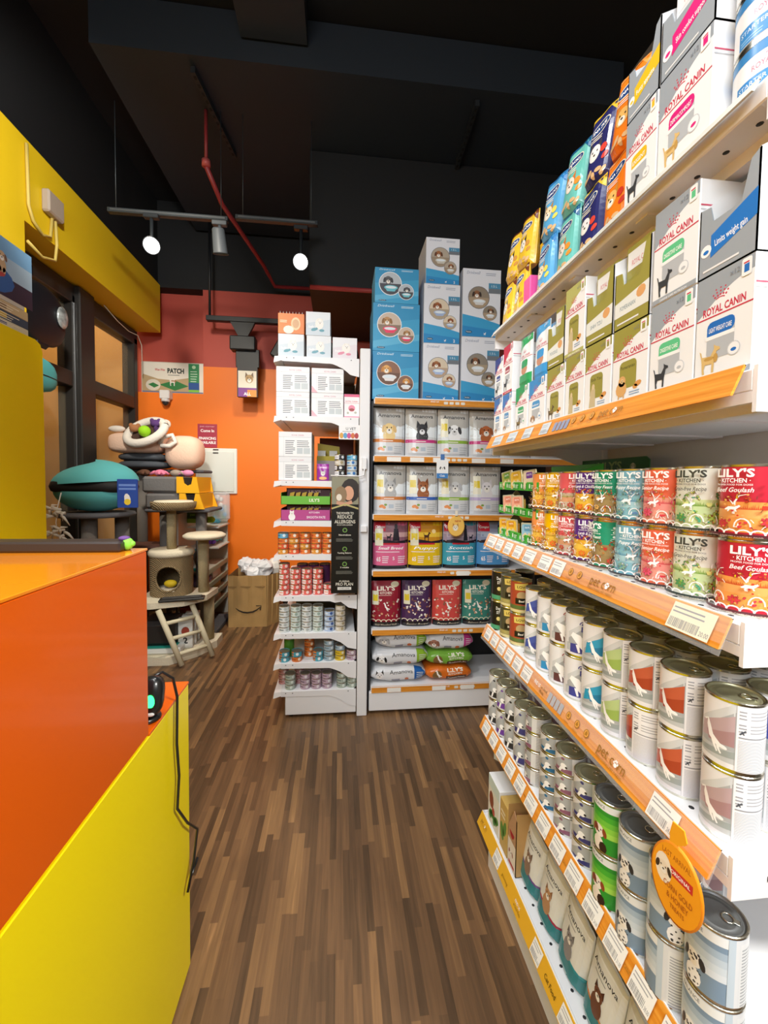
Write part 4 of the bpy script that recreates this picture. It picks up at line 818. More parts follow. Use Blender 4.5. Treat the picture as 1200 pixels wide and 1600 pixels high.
BP = can_parts(.0366, .11, portrait('#c4d2de', ('#7c94ac', '#a4b8ca', '#bccbd8', '#cad6e0', '#d4dde6'), '#f2f2f2', '#2f3036', 'BALANCE', True), '#b4c6d4', LIDD)
EF = ((.76, GP, 'green can with brown and white dog portrait', 2, 0), (.684, BP, 'blue-white can with spotted dog portrait beside the green pair', 2, .05), (.607, BP, 'blue-white spotted dog can behind the orange oval tag', 2, .9), (.53, BP, 'nearest blue-white spotted dog can in front of the back panel', 2, .05))
for y, P_, nm, n, t in EF:
    for lv in range(n):
        put('pet_food_can', P_, (.569, y, SE + lv * .1105), -math.atan2(.582, y) + (t if lv or t < .5 else -.9), '%s, %s of two' % (nm, ('lower', 'upper')[lv]), 'can', 'tall dog portrait cans on the second shelf')
# ================================================================== cartons, trays and pouches on the two upper shelves
RC = '#c8304c'
def rc_front(w, h, top, acc, sub, animal, olive=False, x12=True):
    a = Art(); W = w / 2; a.rect(-W, 0, W, h, '#eceff1')
    n = 9; arc = [(-W + 2 * W * t / n, h * (.6 + .27 * math.sin(t / n * PI * .5))) for t in range(n + 1)]
    a.poly([(-W, h)] + arc + [(W, h)], top)
    a.dots(-W * .12, h * .745, w * .17, RC); a.text('ROYAL CANIN', -.0, h * .625, h * .07, RC, .028, w=w * .74); a.rect(-W, h * .593, W, h * .606, RC)
    a.rrect(-W * .55, h * .2, W * .42, h * .55, w * .1, acc if olive else '#b4bac0')
    if not olive: a.rrect(-W * .55, h * .42, W * .42, h * .55, w * .09, acc); a.rect(-W * .55, h * .42, W * .3, h * .46, acc); a.rect(-W * .6, h * .385, W * .42, h * .42, '#f2f4f5')
    a.text(sub, -W * .08, h * .45, h * .045, '#ffffff' if not olive else '#4c4c1c', .01, w=w * .4)
    if olive: a.ells([(W * .52, h * .22, w * .1, h * .035, .2), (W * .38, h * .19, w * .07, h * .03, 0)], '#d89850', 8); a.lines(W * .05, h * .1, W * .75, h * .16, 2, '#8aa8c8', .4)
    else: a.ell(W * .42, h * .24, w * .11, w * .11, '#c9ced3', 14); a.ell(W * .42, h * .24, w * .095, w * .095, '#eef0f2', 14); a.ell(W * .42, h * .23, w * .05, w * .03, acc if animal != 'black' else '#b8bec4', 8)
    if animal == 'black': a.standdog(-W * .42, h * .07, h * .26, '#34373c')
    elif animal == 'gold': a.standdog(-W * .42, h * .07, h * .27, '#d8b878', '#c09850')
    elif animal == 'long': a.poly([(-W * .6, h * .06), (-W * .5, h * .3), (-W * .3, h * .42), (-W * .12, h * .32), (-W * .1, h * .06)], '#c8b890'); a.ell(-W * .28, h * .37, w * .06, w * .07, '#d8c49a', 8)
    elif animal == 'pom': a.ells([(-W * .42, h * .2, w * .16, h * .1, 0), (-W * .38, h * .3, w * .11, w * .11, 0)], '#d8a868', 12); a.ells([(-W * .38, h * .3, w * .05, w * .05, 0)], '#e8c890', 8); a.polyc([[(-W * .6, h * .06), (-W * .55, h * .06), (-W * .5, h * .15), (-W * .6, h * .15)], [(-W * .3, h * .06), (-W * .24, h * .06), (-W * .22, h * .15), (-W * .32, h * .15)]], '#d8a868'); a.ells([(-W * .38, h * .29, .0015, .0012, 0), (-W * .42, h * .31, .001, .001, 0), (-W * .34, h * .31, .001, .001, 0)], '#2a2018', 6)
    elif animal == 'poodle': a.standdog(-W * .42, h * .07, h * .28, '#5c4c30', '#8c7848')
    elif animal == 'shih': a.doghead(-W * .42, h * .2, w * .13, '#b8906c', '#8c6444')
    a.rect(-W, 0, W, h * .055, top); a.text('CANINE CARE NUTRITION', 0, h * .014, h * .022, '#ffffff', w=w * .6)
    if x12: a.text('x12', W * .36, h * .9, h * .045, '#7c828a'); a.rrect(W * .58, h * .83, W * .9, h * .98, .003, '#f0f2f3'); a.rect(W * .66, h * .86, W * .82, h * .93, acc); a.lines(W * .64, h * .935, W * .86, h * .965, 1, RC)
    return a
def rc_side(d, h):
    a = Art(); D = d / 2; a.rect(-D, h * .74, D, h * .755, '#c9506a'); a.rect(-D, h * .7, D * .8, h * .712, '#b9bcc0')
    a.standdog(0, h * .42, h * .14, '#c3c5c8'); a.standdog(-D * .05, h * .16, h * .16, '#c6c8cb'); a.rect(D * .5, .0, D * .515, h * .7, '#cfd2d4'); return a
def carton(w, d, h, front, side=None, c='#eceef0'):
    b = MB().box(-w / 2, -d / 2, 0, w / 2, d / 2, h, M(c, .42), .0015)
    stamp(b, front, flatP((0, -d / 2, 0), (1, 0, 0), (0, 0, 1), (0, -1, 0)), bounds=(-w / 2 + .001, .001, w / 2 - .001, h - .001))
    if side: stamp(b, side, flatP((w / 2, 0, 0), (0, 1, 0), (0, 0, 1), (1, 0, 0)), bounds=(-d / 2 + .001, .001, d / 2 - .001, h - .001))
    return b.mesh('carton')
def tray(w, d, h, band, acc, text, pic=True, olive=False):
    """opened carton: cut-down front, high back, filled with standing pouches"""
    W, D = w / 2, d / 2; t = .0018; cw = M('#eceef0', .45); b = MB(); lo_ = h * .48
    fr = [(-W, 0), (W, 0), (W, h * .82), (W * .72, h * .78), (W * .45, lo_), (-W * .5, lo_), (-W * .62, lo_ + h * .14), (-W, lo_ + h * .16)]
    b.prism(fr, -D, -D + t, M(band, .45), 'y'); b.prism([(-W, 0), (W, 0), (W, h * .98), (-W, h * .98)], D - t, D, cw, 'y')
    sd = [(-D, 0), (D, 0), (D, h * .98), (D * .2, h * 1.04), (-D * .4, h * .95), (-D, h * .82)]
    b.prism([(y, z) for y, z in sd], W - t, W, cw, 'x'); b.prism([(-D, 0), (D, 0), (D, h * .98), (D * .2, h), (-D * .6, h * .75), (-D, lo_ + h * .16)], -W, -W + t, cw, 'x')
    b.box(-W, -D, 0, W, D, t, cw)
    a = Art()
    if olive: a.poly([(-W, h * .14), (W, h * .14), (W, h * .38), (-W, h * .3)], '#e4e8e4'); a.text(text, -W * .2, h * .2, h * .05, '#5c7c8c', .0, w=w * .45); a.ells([(W * .55, h * .3, w * .13, h * .06, .3)], '#dca468', 10)
    else: a.poly([(-W * .55, h * .16), (W, h * .3), (W, h * .52), (-W * .55, h * .36)], acc); a.text(text, W * .15, h * .26, h * .06, '#ffffff', .01, w=w * .55, rot=.12); a.ell(-W * .72, h * .24, w * .1, w * .1, '#f4f6f8', 14); a.ell(-W * .72, h * .23, w * .055, w * .035, acc, 8)
    a.lines(-W * .8, h * .05, W * .8, h * .09, 1, '#e8eaec')
    stamp(b, a, flatP((0, -D, 0), (1, 0, 0), (0, 0, 1), (0, -1, 0)), bounds=(-W + .001, .001, W - .001, h * .8))
    out = [('tray', b.mesh('tray'))]
    if pic:
        for k in range(3):
            q = MB(); y = -D + .02 + k * .022; q.prism([(-W * .8, .003), (W * .8, .003), (W * .8, h * .92), (-W * .8, h * .92)], y - .003, y + .003, M(band if olive else '#e8eaee', .3), 'y')
            aa = Art(); aa.rect(-W * .75, h * .66, W * .75, h * .86, '#e6e9ea'); aa.text('ROYAL CANIN', 0, h * .7, h * .06, RC, w=w * .5); aa.ell(W * .3, h * .56, w * .13, h * .07, '#dca060', 10)
            stamp(q, aa, flatP((0, y - .003, 0), (1, 0, 0), (0, 0, 1), (0, -1, 0))); out.append(('pouch', q.mesh('pouch')))
    return out
OLV = '#9a9440'; GRY = '#9aa3ac'; A90 = -PI / 2
def onshelf(mesh, y, z, d, label, cat='box', name='pet_food_carton', group=None, x=None, rz=0): return put(name, mesh, ((x or .552) + d / 2, y, z), A90 + rz, label, cat, group)
gB = 'pet food cartons on the second shelf from the top'
z = SB + .0005; D_ = .13
low = [(1.4, .07, .14, '#3c70b4', '#5c94c8', 'Care', 'shih', 'blue-topped carton in the bottom layer at the far end of the second shelf down'), (1.322, .075, .14, '#3c78c0', '#5c94c8', 'Care', 'shih', 'second blue-topped carton from the far end, bottom layer, under the crimson one'),
    (1.213, .082, .14, '#2c9c5c', '#3ca86c', 'Renal', 'poodle', 'green-topped carton in the bottom layer under the green pouch pack'), (1.115, .094, .14, '#3c8ccc', '#4c98d0', 'Indoor', 'shih', 'light blue carton in the bottom layer under the leaning blue pouches'),
    (1.015, .086, .145, OLV, OLV, 'Poodle', 'poodle', 'olive-topped carton with small poodle, farthest of the olive bottom layer'), (.927, .078, .15, OLV, OLV, 'Yorkshire', 'long', 'olive-topped carton with long-haired dog under the tall closed olive carton'),
    (.84, .09, .15, OLV, OLV, 'Shih Tzu', 'long', 'olive-topped carton with dark long-coat dog, third of the olive bottom layer'), (.742, .096, .15, OLV, OLV, 'Pomeranian', 'pom', 'olive-topped carton picturing an orange fluffy dog beside the grey and green cartons'),
    (.643, .092, .158, GRY, '#5ec48c', 'DIGESTIVE CARE', 'black', 'grey-topped carton with green badge and black dog, lower of its pair'), (.549, .09, .158, GRY, '#1c6cc0', 'LIGHT WEIGHT CARE', 'gold', 'grey-topped carton with blue badge and golden terrier at the near end')]
for y, w_, h, top, acc, sub, an, nm in low:
    onshelf(carton(w_, D_, h, rc_front(w_, h, top, acc, sub, an, top == OLV), rc_side(D_, h)), y, z, D_, nm, group=gB)
def up_z(y): return z + (.1585 if y < .7 else .1505 if y < .97 else .1455 if y < 1.06 else .1405)
for y, w_, h, top, acc, sub, an, nm in ((1.4, .07, .14, '#2c3c84', '#3c4c90', 'Mature', 'black', 'navy-topped carton at the far end of the upper layer'), (1.322, .075, .16, '#c02c48', '#a03c50', 'Satiety', 'black', 'crimson-topped carton in the upper layer'),
        (.935, .082, .165, '#b4b468', OLV, 'Yorkshire', 'long', 'tall closed olive carton with small hound, upper layer'), (.643, .092, .16, GRY, '#5ec48c', 'DIGESTIVE CARE', 'black', 'grey-topped carton with green badge and black dog, upper of its pair')):
    onshelf(carton(w_, D_, h, rc_front(w_, h, top, acc, sub, an, top == '#b4b468'), rc_side(D_, h)), y, up_z(y), D_, nm, group=gB)
for y, w_, h, band, acc, t, nm in ((1.02, .08, .17, OLV, OLV, 'POODLE', 'open olive tray left of the tall closed olive carton'), (.842, .09, .17, OLV, OLV, 'SHIH TZU', 'open olive tray with orange food picture right of the tall closed carton'), (.744, .094, .175, OLV, OLV, 'POMERANIAN', 'open olive tray with high white back beside the grey and green cartons'),
        (.55, .09, .165, GRY, '#1c74c8', 'Limits weight gain', 'open grey tray with slanting blue band on the golden terrier carton')):
    onshelf(tray(w_, D_, h, band, acc, t, band == OLV, band == OLV), y, up_z(y), D_, nm, 'tray', 'open_tray', gB)
def pouch(w, h, d, art, c, rough=.28, seed=0, n=10, m=12):
    """stand-up pouch: swollen belly, flat crimped top"""
    rr = random.Random(seed); ph = [rr.uniform(0, 6) for _ in range(4)]
    def dep(u, v):
        t = max(0, min(1, v / h)); a = max(0., 1 - abs(2 * u / w) ** 3) ** .5
        return d / 2 * (a * (1 - t) ** .45 * min(1, .55 + t * 6) + .03) + .0012 * a * math.sin(u / w * 9 + ph[0] + v / h * 5) * (.3 + t)
    su, sv = w / n, h / m; b = MB(); mt = M(c, rough)
    for sg in (-1, 1):
        vv = [(-w / 2 + i * su, sg * dep(-w / 2 + i * su, j * sv), j * sv) for j in range(m + 1) for i in range(n + 1)]
        ff = [(j * (n + 1) + i, j * (n + 1) + i + 1, (j + 1) * (n + 1) + i + 1, (j + 1) * (n + 1) + i) for j in range(m) for i in range(n)]
        if sg > 0: ff = [f[::-1] for f in ff]
        b.add(vv, ff, mt, True)
    for j in range(m):
        for x, s2 in ((-w / 2, 1), (w / 2, -1)):
            p = [(x, -dep(x, j * sv), j * sv), (x, dep(x, j * sv), j * sv), (x, dep(x, (j + 1) * sv), (j + 1) * sv), (x, -dep(x, (j + 1) * sv), (j + 1) * sv)]; b.add(p if s2 < 0 else p[::-1], [(0, 1, 2, 3)], mt, True)
    b.add([(-w / 2 + i * su, s3 * dep(-w / 2 + i * su, 0), 0) for i in range(n + 1) for s3 in (-1, 1)], [(2 * i, 2 * i + 1, 2 * i + 3, 2 * i + 2) for i in range(n)], mt)
    b.add([(-w / 2 + i * su, s3 * dep(-w / 2 + i * su, h), h) for i in range(n + 1) for s3 in (-1, 1)], [(2 * i, 2 * i + 2, 2 * i + 3, 2 * i + 1) for i in range(n)], mt)
    stamp(b, art, lambda u, v, l: (u, -dep(u, v) - l, v), su=su, sv=sv, base=.0009, inc=.00009, rough=rough, bounds=(-w / 2 + .0005, .0005, w / 2 - .0005, h - .0005))
    return b.mesh('pouch_pack')
def snack(w, h, c, c2, lab, dog, ear, food):
    a = Art(); W = w / 2; a.rect(-W, 0, W, h, c); a.poly([(-W, h * .93), (W, h * .97), (W, h), (-W, h)], c2); a.polyc([[(W * .3, h), (W, h), (W, h * .8)]], c2)
    a.ell(-W * .1, h * .76, W * .72, h * .085, '#e8e4d0', 18, .15); a.ell(-W * .1, h * .76, W * .66, h * .07, '#24407c', 18, .15); a.text(lab, -W * .1, h * .74, h * .045, '#ffffff', .03, w=w * .5, rot=.15)
    a.doghead(-W * .15, h * .42, W * .5, dog, ear, up=True); a.ells([(W * .45, h * .42, W * .22, W * .2, 0), (W * .6, h * .3, W * .2, W * .14, .5)], food, 10)
    a.ells([(-W * .6 + .3 * W * q, h * .1 + (q % 2) * h * .05, W * .24, h * .035, q) for q in range(5)], '#d8b484', 8); a.lines(-W * .7, h * .6, W * .4, h * .66, 2, '#f4f0e4', .4); return a
gA = 'treat pouches along the top shelf'
SN = {'yellow': ('#e8c038', '#6c3420', '#f2ece0', '#3c3a3a', '#c89048'), 'blue': ('#5aa8dc', '#2c7cc0', '#e8d8b8', '#b08850', '#e8d860'), 'teal': ('#6cc0b8', '#1c5c8c', '#e8e0d4', '#c87838', '#e89438'), 'navy': ('#2c2e68', '#e8c038', '#e8e8ea', '#48444c', '#d8483c'), 'orange': ('#f08020', '#f0a050', '#e8b868', '#c88c40', '#c83c2c')}
SNM = {k: pouch(.086, .158, .05, snack(.086, .158, v[0], v[1], 'SNACKIE', v[2], v[3], v[4]), v[0], .22, seed=i) for i, (k, v) in enumerate(SN.items())}
for k, y0, y1, wn in (('yellow', 1.38, 1.29, 0), ('yellow', 1.29, 0, 1), ('blue', 1.13, 0, 2), ('teal', 1.02, 0, 3), ('navy', .918, 0, 4), ('orange', .826, 0, 5)):
    y = y0
    for lv in (0, 1):
        if wn == 5: zz = SA + .0005 + lv * .162
        else: zz = SA + .0005 + lv * .158
        wh = {0: 'far-end %s of the two' % 'lower upper'.split()[lv], 1: 'beside the far-end one, %s' % 'lower upper'.split()[lv]}.get(wn, '%s of two' % 'lower upper'.split()[lv])
        put('treat_pouch', SNM[k], (.585 + lv * .012, y, zz), A90 + (.0, .12)[lv], '%s dog treat pouch on the top shelf, %s' % (k, wh), 'pouch', gA, tilt=(0, (.0, .1)[lv]))
for i, (k, y) in enumerate((('yellow', 1.28), ('blue', 1.12), ('navy', .91))):
    put('treat_pouch', SNM[k], (.665, y, SA + .0005), A90, '%s treat pouch standing in the second row of the top shelf' % k, 'pouch', gA)
    put('treat_pouch', SNM[k], (.675, y, SA + .159), A90, '%s treat pouch standing above the second row of the top shelf' % k, 'pouch', gA, tilt=(0, .1))
pk = MB().box(-.022, -.03, 0, .022, .03, .085, M('#e8569c', .35), .003); pk.box(-.02, -.006, .0855, .02, .006, .088, M('#222222', .4))
put('treat_box', pk.mesh('treat_box'), (.585, 1.205, SA + .0005), A90, 'small bright pink treat packet between the yellow and blue pouches', 'packet')
yb = MB().box(-.03, -.055, 0, .03, .055, .2, M('#e0b018', .4), .003); a = Art()
a.text('DOG', 0, .15, .014, '#8c5c10', .02, w=.04); a.ells([(-.015 + .01 * (q % 4), .03 + .02 * (q // 4), .002, .002, 0) for q in range(16)], '#c8901c', 6); stamp(yb, a, flatP((0, -.055, 0), (1, 0, 0), (0, 0, 1), (0, -1, 0)))
put('treat_box', yb.mesh('treat_box'), (.66, 1.2, SA + .0005), A90, 'tall mustard yellow treat box behind the pink packet', 'box')
loops = MB(); rr = random.Random(2)
for q in range(7): loops.tube([(.70 + .012 * q, 1.12 + (.1 + .006 * q) * math.cos(t), SA + .2 + (.15 + .005 * q) * math.sin(t)) for t in [2 * PI * k / 28 for k in range(29)]], .0045, M('#16181b', .4), 8, False)
put('leash_coil', loops.mesh('leash_coil'), (0, 0, 0), 0, 'coil of black cable looming behind the teal and blue pouches', 'coil')
a_ = rc_front(.08, .165, GRY, '#e8bc18', 'EXIGENT', 'black'); b_ = rc_front(.105, .165, GRY, '#d8147c', 'DERMACOMFORT', 'gold')
zA = SA + .0005
onshelf(carton(.08, .13, .165, a_, rc_side(.13, .165)), .734, zA, .13, 'white carton with yellow badge and black dog on the top shelf', group=gA + ' cartons')
onshelf(carton(.105, .13, .165, b_, rc_side(.13, .165)), .638, zA, .13, 'white carton with magenta badge and cream dog on the top shelf', group=gA + ' cartons')
onshelf(tray(.08, .13, .15, GRY, '#e8c018', 'Fussy appetite', False), .734, zA + .1655, .13, 'open tray with yellow band on the black dog carton, top shelf', 'tray', 'open_tray')
onshelf(tray(.105, .13, .16, GRY, '#e0107c', 'Skin comfort support', True), .638, zA + .1655, .13, 'open tray with magenta band on the cream dog carton, top shelf', 'tray', 'open_tray')
a = Art(); W = PI * .043; h = .075
a.rect(-W, 0, W, h, '#eef2f6')
for q in range(5): a.rect(-W, h * (.96 - .05 * q), W, h, ('#d4e6f4', '#a8d0ec', '#78b4e0', '#5098d0', '#3c88c8')[q])
a.dots(.0, h * .6, .012, '#dca0b4'); a.text('ROYAL CANIN', 0, h * .5, .0075, '#d07890', .01, w=.05); a.rect(-.045, h * .08, -.004, h * .4, '#3c8cd0'); a.text('STARTER', -.025, h * .27, .006, '#dceaf8', .01, w=.034); a.lines(-.042, h * .12, -.008, h * .22, 2, '#9cc8ec', .4); a.ell(.024, h * .24, .018, .018, '#e8b49c', 16); a.ell(.024, h * .24, .014, .014, '#eec4ac', 14)
a.rect(W * .6, 0, W, h, '#e4e8ee')
RB = can_parts(.043, h, a, '#eef2f6', tab=False)
for lv in range(4): put('pet_food_tin', RB, (.602, .54, zA + lv * (h + .0005)), -math.atan2(.6, .54) + .05, 'wide white and blue tin, near end of top shelf, %s' % level(lv, 4), 'tin', 'white and blue tins stacked on the top shelf')
# leaning pouches between blue and olive on the second shelf
def slim(c, top): 
    a = Art(); a.rect(-.04, 0, .04, .15, '#e6ecf0'); a.poly([(-.04, .15), (-.04, .11), (0, .125), (.04, .13), (.04, .15)], top); a.dots(0, .1, .01, RC); a.text('ROYAL CANIN', 0, .088, .007, RC, .01, w=.055); a.rect(-.04, .084, .04, .0852, RC); a.rect(-.04, 0, .04, .035, c); a.ell(0, .05, .02, .016, '#c88c68', 12); a.rrect(-.02, .055, .02, .078, .006, c)
    return pouch(.08, .15, .02, a, '#dde4e8', .25)
P1, P2 = slim('#3c98d8', '#4c9cd4'), slim('#2c9c5c', '#34a060')
onshelf(P2, 1.213, z + .1405, .03, 'green and white pouch upright in the upper layer beside the crimson carton', 'pouch', 'pet_food_pouch', gB)
for q in range(4):
    put('pet_food_pouch', P1, (.566 + q * .024, 1.112, z + .1405), A90, 'light blue pouch in the upper layer, %s' % ('front of the leaning row', 'second of the leaning row', 'third of the leaning row', 'rearmost of the leaning row')[q], 'pouch', gB, tilt=(0, .0))
pp = MB().lathe([(0, 0), (.05, 0), (.06, .05), (.05, .12), (.02, .17), (0, .18)], 16, M('#d8c890', .7)); put('paper_bag', pp.mesh('paper_bag'), (.86, .6, z + .159), 0, 'tan paper bag poking up behind the near cartons on the second shelf', 'bag')
put('pet_food_carton', carton(.2, .13, .158, Art(), Art()), (.84, .6, z), A90, 'plain white carton in the shaded rear row beneath the tan paper bag', 'box')
# ---- bottom shelf: cat food bags in clear-toned teal packs
def catbag(cat_c, ear, stripe):
    w, h = .106, .18; a = Art(); W = w / 2; a.rect(-W, 0, W, h, '#dcdcd6'); a.poly([(-W, 0), (W, 0), (W, h * .26), (-W, h * .36)], '#2c7c84'); a.poly([(-W, h * .36), (W, h * .26), (W, h * .3), (-W, h * .4)], stripe); a.rect(-W, h * .94, W, h, '#c8c4b4')
    a.text('Amanova', 0, h * .8, h * .075, '#3a3c3e', .005, w=w * .72); a.lines(-W * .5, h * .74, W * .4, h * .77, 1, '#8c8c88')
    a.ell(0, h * .4, W * .34, h * .15, cat_c, 14); a.doghead(0, h * .56, W * .34, cat_c, ear, up=True); a.lines(-W * .6, h * .05, W * .5, h * .14, 2, '#a8ccd0', .4)
    return pouch(w, h, .07, a, '#d4d6d0', .25, seed=len(ear) + ord(ear[2]))
CBM = [('brown cat, violet stripe', catbag('#8c7464', '#6c5444', '#6c4c8c')), ('ginger cat, crimson stripe', catbag('#b88c64', '#8c6444', '#a02c48')), ('grey cat, teal stripe', catbag('#8c8888', '#6c6868', '#2c8c94')), ('dark brown cat, orange stripe', catbag('#6c4430', '#4c2c20', '#c87c30'))]
for r_ in range(2):
    for i in range(8):
        k = (i + r_ * 2) % 4; y = 1.135 - i * .11 + (.03 if r_ else 0)
        if y < .42: continue
        put('cat_food_bag', CBM[k][1], (.6 + r_ * .098, y, SF + (.003 if not r_ else .098)), A90 + (.0, .05, -.04)[i % 3], 'cat food bag, %s, %s of %s row, lowest shelf' % (CBM[k][0], ('farthest', 'second farthest', 'third farthest', 'fourth farthest', 'fifth farthest', 'sixth farthest', 'seventh farthest', 'nearest')[i], ('front', 'raised rear')[r_]), 'bag', 'cat food bags on the lowest shelf', tilt=(0, .12))
rs = MB().box(.66, .5, SF + .001, .8, 1.21, SF + .09, M('#c9c6bd', .6), .004); put('stock_carton', rs.mesh('stock_carton'), (0, 0, 0), 0, 'flat carton under the raised rear row of cat food bags', 'box')
a = Art(); a.rect(-.05, 0, .05, .17, '#e4e2d4'); a.ells([(-.02, .09, .02, .03, 0)], '#8c4c30'); a.ells([(-.03 + q * .012, .03 + .01 * (q % 3), .012, .016, q) for q in range(6)], '#4c8c34', 8); a.ell(.0, .06, .012, .014, '#b83c30', 10); a.rect(-.05, .13, .05, .17, '#cfe0d8')
put('snack_box', carton(.1, .11, .17, a), (.605, 1.345, SF + .001), A90, 'white snack box with brown and green pictures at the far end of the lowest shelf', 'box')
a = Art(); a.rect(-.03, 0, .03, .16, '#c9a860'); a.ells([(-.01, .06, .014, .03, .2), (.01, .08, .012, .03, -.3)], '#5c8c3c', 8); a.lines(-.02, .11, .02, .14, 2, '#efe6cc')
put('snack_box', carton(.06, .11, .165, a, c='#c9a860'), (.605, 1.258, SF + .001), A90, 'kraft brown snack box beside the white snack box on the lowest shelf', 'box')
tb_ = MB(); W = .03
tb_.prism([(-W, 0), (W, 0), (W, .18), (W * .4, .2), (-W, .12)], -.05, -.048, M('#b8906c', .5), 'y'); tb_.box(-W, -.05, 0, -W + .002, .05, .19, M('#b89058', .5)); tb_.box(W - .002, -.05, 0, W, .05, .2, M('#b89058', .5)); tb_.box(-W, .048, 0, W, .05, .22, M('#b89058', .5)); tb_.box(-W, -.05, 0, W, .05, .002, M('#b89058', .5))
a = Art(); a.ell(0, .13, .018, .03, '#a81c2c', 12); a.rect(-.028, 0, .028, .09, '#e8e0d4'); a.doghead(-.005, .05, .014, '#e8e0dc', '#8c3c30'); a.rect(-.02, .01, .02, .02, '#b82c34'); stamp(tb_, a, flatP((0, -.05, 0), (1, 0, 0), (0, 0, 1), (0, -1, 0)), bounds=(-W, .001, W, .12))
ch = MB(); rr = random.Random(8)
for q in range(9): ch.ball((rr.uniform(-.018, .018), rr.uniform(-.03, .03), .1 + rr.uniform(0, .05)), .012, .015, .012, M('#b02438', .5), 8, 5)
put('snack_box', [('open_box', tb_.mesh('open_box')), ('chews', ch.mesh('chews'), None, 'dark red chews')], (.6, 1.192, SF + .001), A90, 'open brown box of red chews on the lowest shelf', 'box')
fp_ = MB().prism([(-.05, 0), (.06, .01), (.075, .11), (0, .14), (-.05, .1)], -.0015, .0015, M('#cfd2cc', .3), 'y'); put('snack_packet', fp_.mesh('snack_packet'), (.62, 1.42, SF + .17), A90 + .5, 'pale folded packet standing up behind the white snack box', 'packet')
# ================================================================== goods on the facing rack
def fountain(w, h, d, blue, pic):
    a = Art(); W = w / 2
    if blue: a.rect(-W, 0, W, h, '#3f9fcc'); a.poly([(-W, h * .55), (W, h * .7), (W, h), (-W, h)], '#3592c2'); a.poly([(-W, h * .05), (W, h * .25), (W, h * .38), (-W, h * .2)], '#5cb2d8'); tc = '#dceef8'
    else: a.rect(-W, 0, W, h, '#dfe2ea'); a.poly([(-W, 0), (W, 0), (W, h * .2), (0, h * .28), (-W, h * .33)], '#3c9ed0'); a.poly([(-W, 0), (W, 0), (W, h * .1), (-W, h * .16)], '#2c88c4'); tc = '#9098ac'
    a.text('Drinkwell', -W * .45, h * .92, h * .045, tc, .005, .3, w=w * .36); a.lines(W * .2, h * .91, W * .85, h * .96, 2, tc, .35)
    c1, c2 = ((-W * .3, h * .55, w * .25), (W * .42, h * .34, w * .17)) if blue else ((-W * .15, h * .58, w * .27), (W * .45, h * .36, w * .18))
    for (x, y, r), k in ((c1, 0), (c2, 1)):
        a.ell(x, y, r * 1.05, r * 1.05, '#f2f4f6' if blue else '#6c7078', 24); a.ell(x, y, r, r, pic[0], 24)
        q = [(x + r * .98 * math.cos(t), y + r * .98 * math.sin(t)) for t in [PI + PI * z_ / 10 for z_ in range(11)]]; a.poly(q, pic[1])
        a.ell(x + r * .05, y - r * .35, r * .62, r * .22, pic[2], 16); a.poly([(x - r * .5, y - r * .35), (x + r * .6, y - r * .35), (x + r * .4, y - r * .68), (x - r * .3, y - r * .68)], pic[2]); a.ell(x + r * .05, y - r * .32, r * .5, r * .12, '#dfeaf2', 14)
        a.doghead(x - r * .2 + k * r * .3, y + r * .3, r * .42, pic[3], pic[4])
    if not blue: a.rect(W * .35, h * .72, W * .98, h * .8, '#4c8cb0'); a.rect(W * .35, h * .65, W * .98, h * .72, '#70767e'); a.text('1.5 L', W * .65, h * .74, h * .035, '#e8f0f4', w=w * .15); a.text('2', W * .7, h * .025, h * .05, '#f4f6f8', .02); a.standdog(W * .2, h * .025, h * .05, '#f4f6f8')
    a.ell(-W * .65, h * .07, w * .09, h * .022, '#2c5c7c' , 12); a.text('PetSafe', -W * .65, h * .06, h * .02, '#e8f0f4', w=w * .12)
    return carton(w, d, h, a, None, '#4aa0cc' if blue else '#c9ccd4')
FYi = FY + .03
rows = ((.33, .285, ((.28, .285, 1, ('#8c6450', '#6c4c3c', '#e8e4e4', '#e0a860', '#c88438'), 'large blue fountain box with golden dog, bottom of the left stack'), (.28, .28, 1, ('#c9b8a8', '#8c7868', '#e83c64', '#b88c5c', '#8c6438'), 'large blue fountain box with pink square fountain, middle of the left stack'), (.262, .205, 1, ('#b8c0c8', '#4c4c54', '#6cc0d0', '#5c5c60', '#3c3c40'), 'blue fountain box with grey cat, top of the left stack'))),
    (.605, .0, ((.222, .345, 0, ('#d8c8b0', '#b8a088', '#a8bce0', '#a06438', '#7c4424'), 'white fountain box, bottom of the middle stack on the facing rack'), (.222, .35, 0, ('#d8c8b0', '#b0a088', '#a0b4d8', '#9c5c34', '#7c4424'), 'white fountain box in the middle of the middle stack'), (.205, .27, 0, ('#b0a494', '#9c8c78', '#c8c4b8', '#a06840', '#5c3824'), 'white fountain box topping the tallest middle stack'))),
    (.85, .0, ((.24, .395, 0, ('#8c8478', '#a89880', '#d8d8d8', '#8c5c3c', '#3c2c24'), 'tall white fountain box, lower of the right stack'), (.238, .405, 0, ('#8c8070', '#a8947c', '#d4d4d4', '#8c5c3c', '#3c2c24'), 'tall white fountain box, upper of the right stack'))))
for x, _, st_ in rows:
    z = FZ[0] + .001
    for w_, h, bl, pic, nm in st_:
        put('fountain_box', fountain(w_, h, .24, bl, pic), (x, FYi + .12, z), 0, nm, 'box', 'pet fountain boxes stacked on top of the facing rack'); z += h + .0005
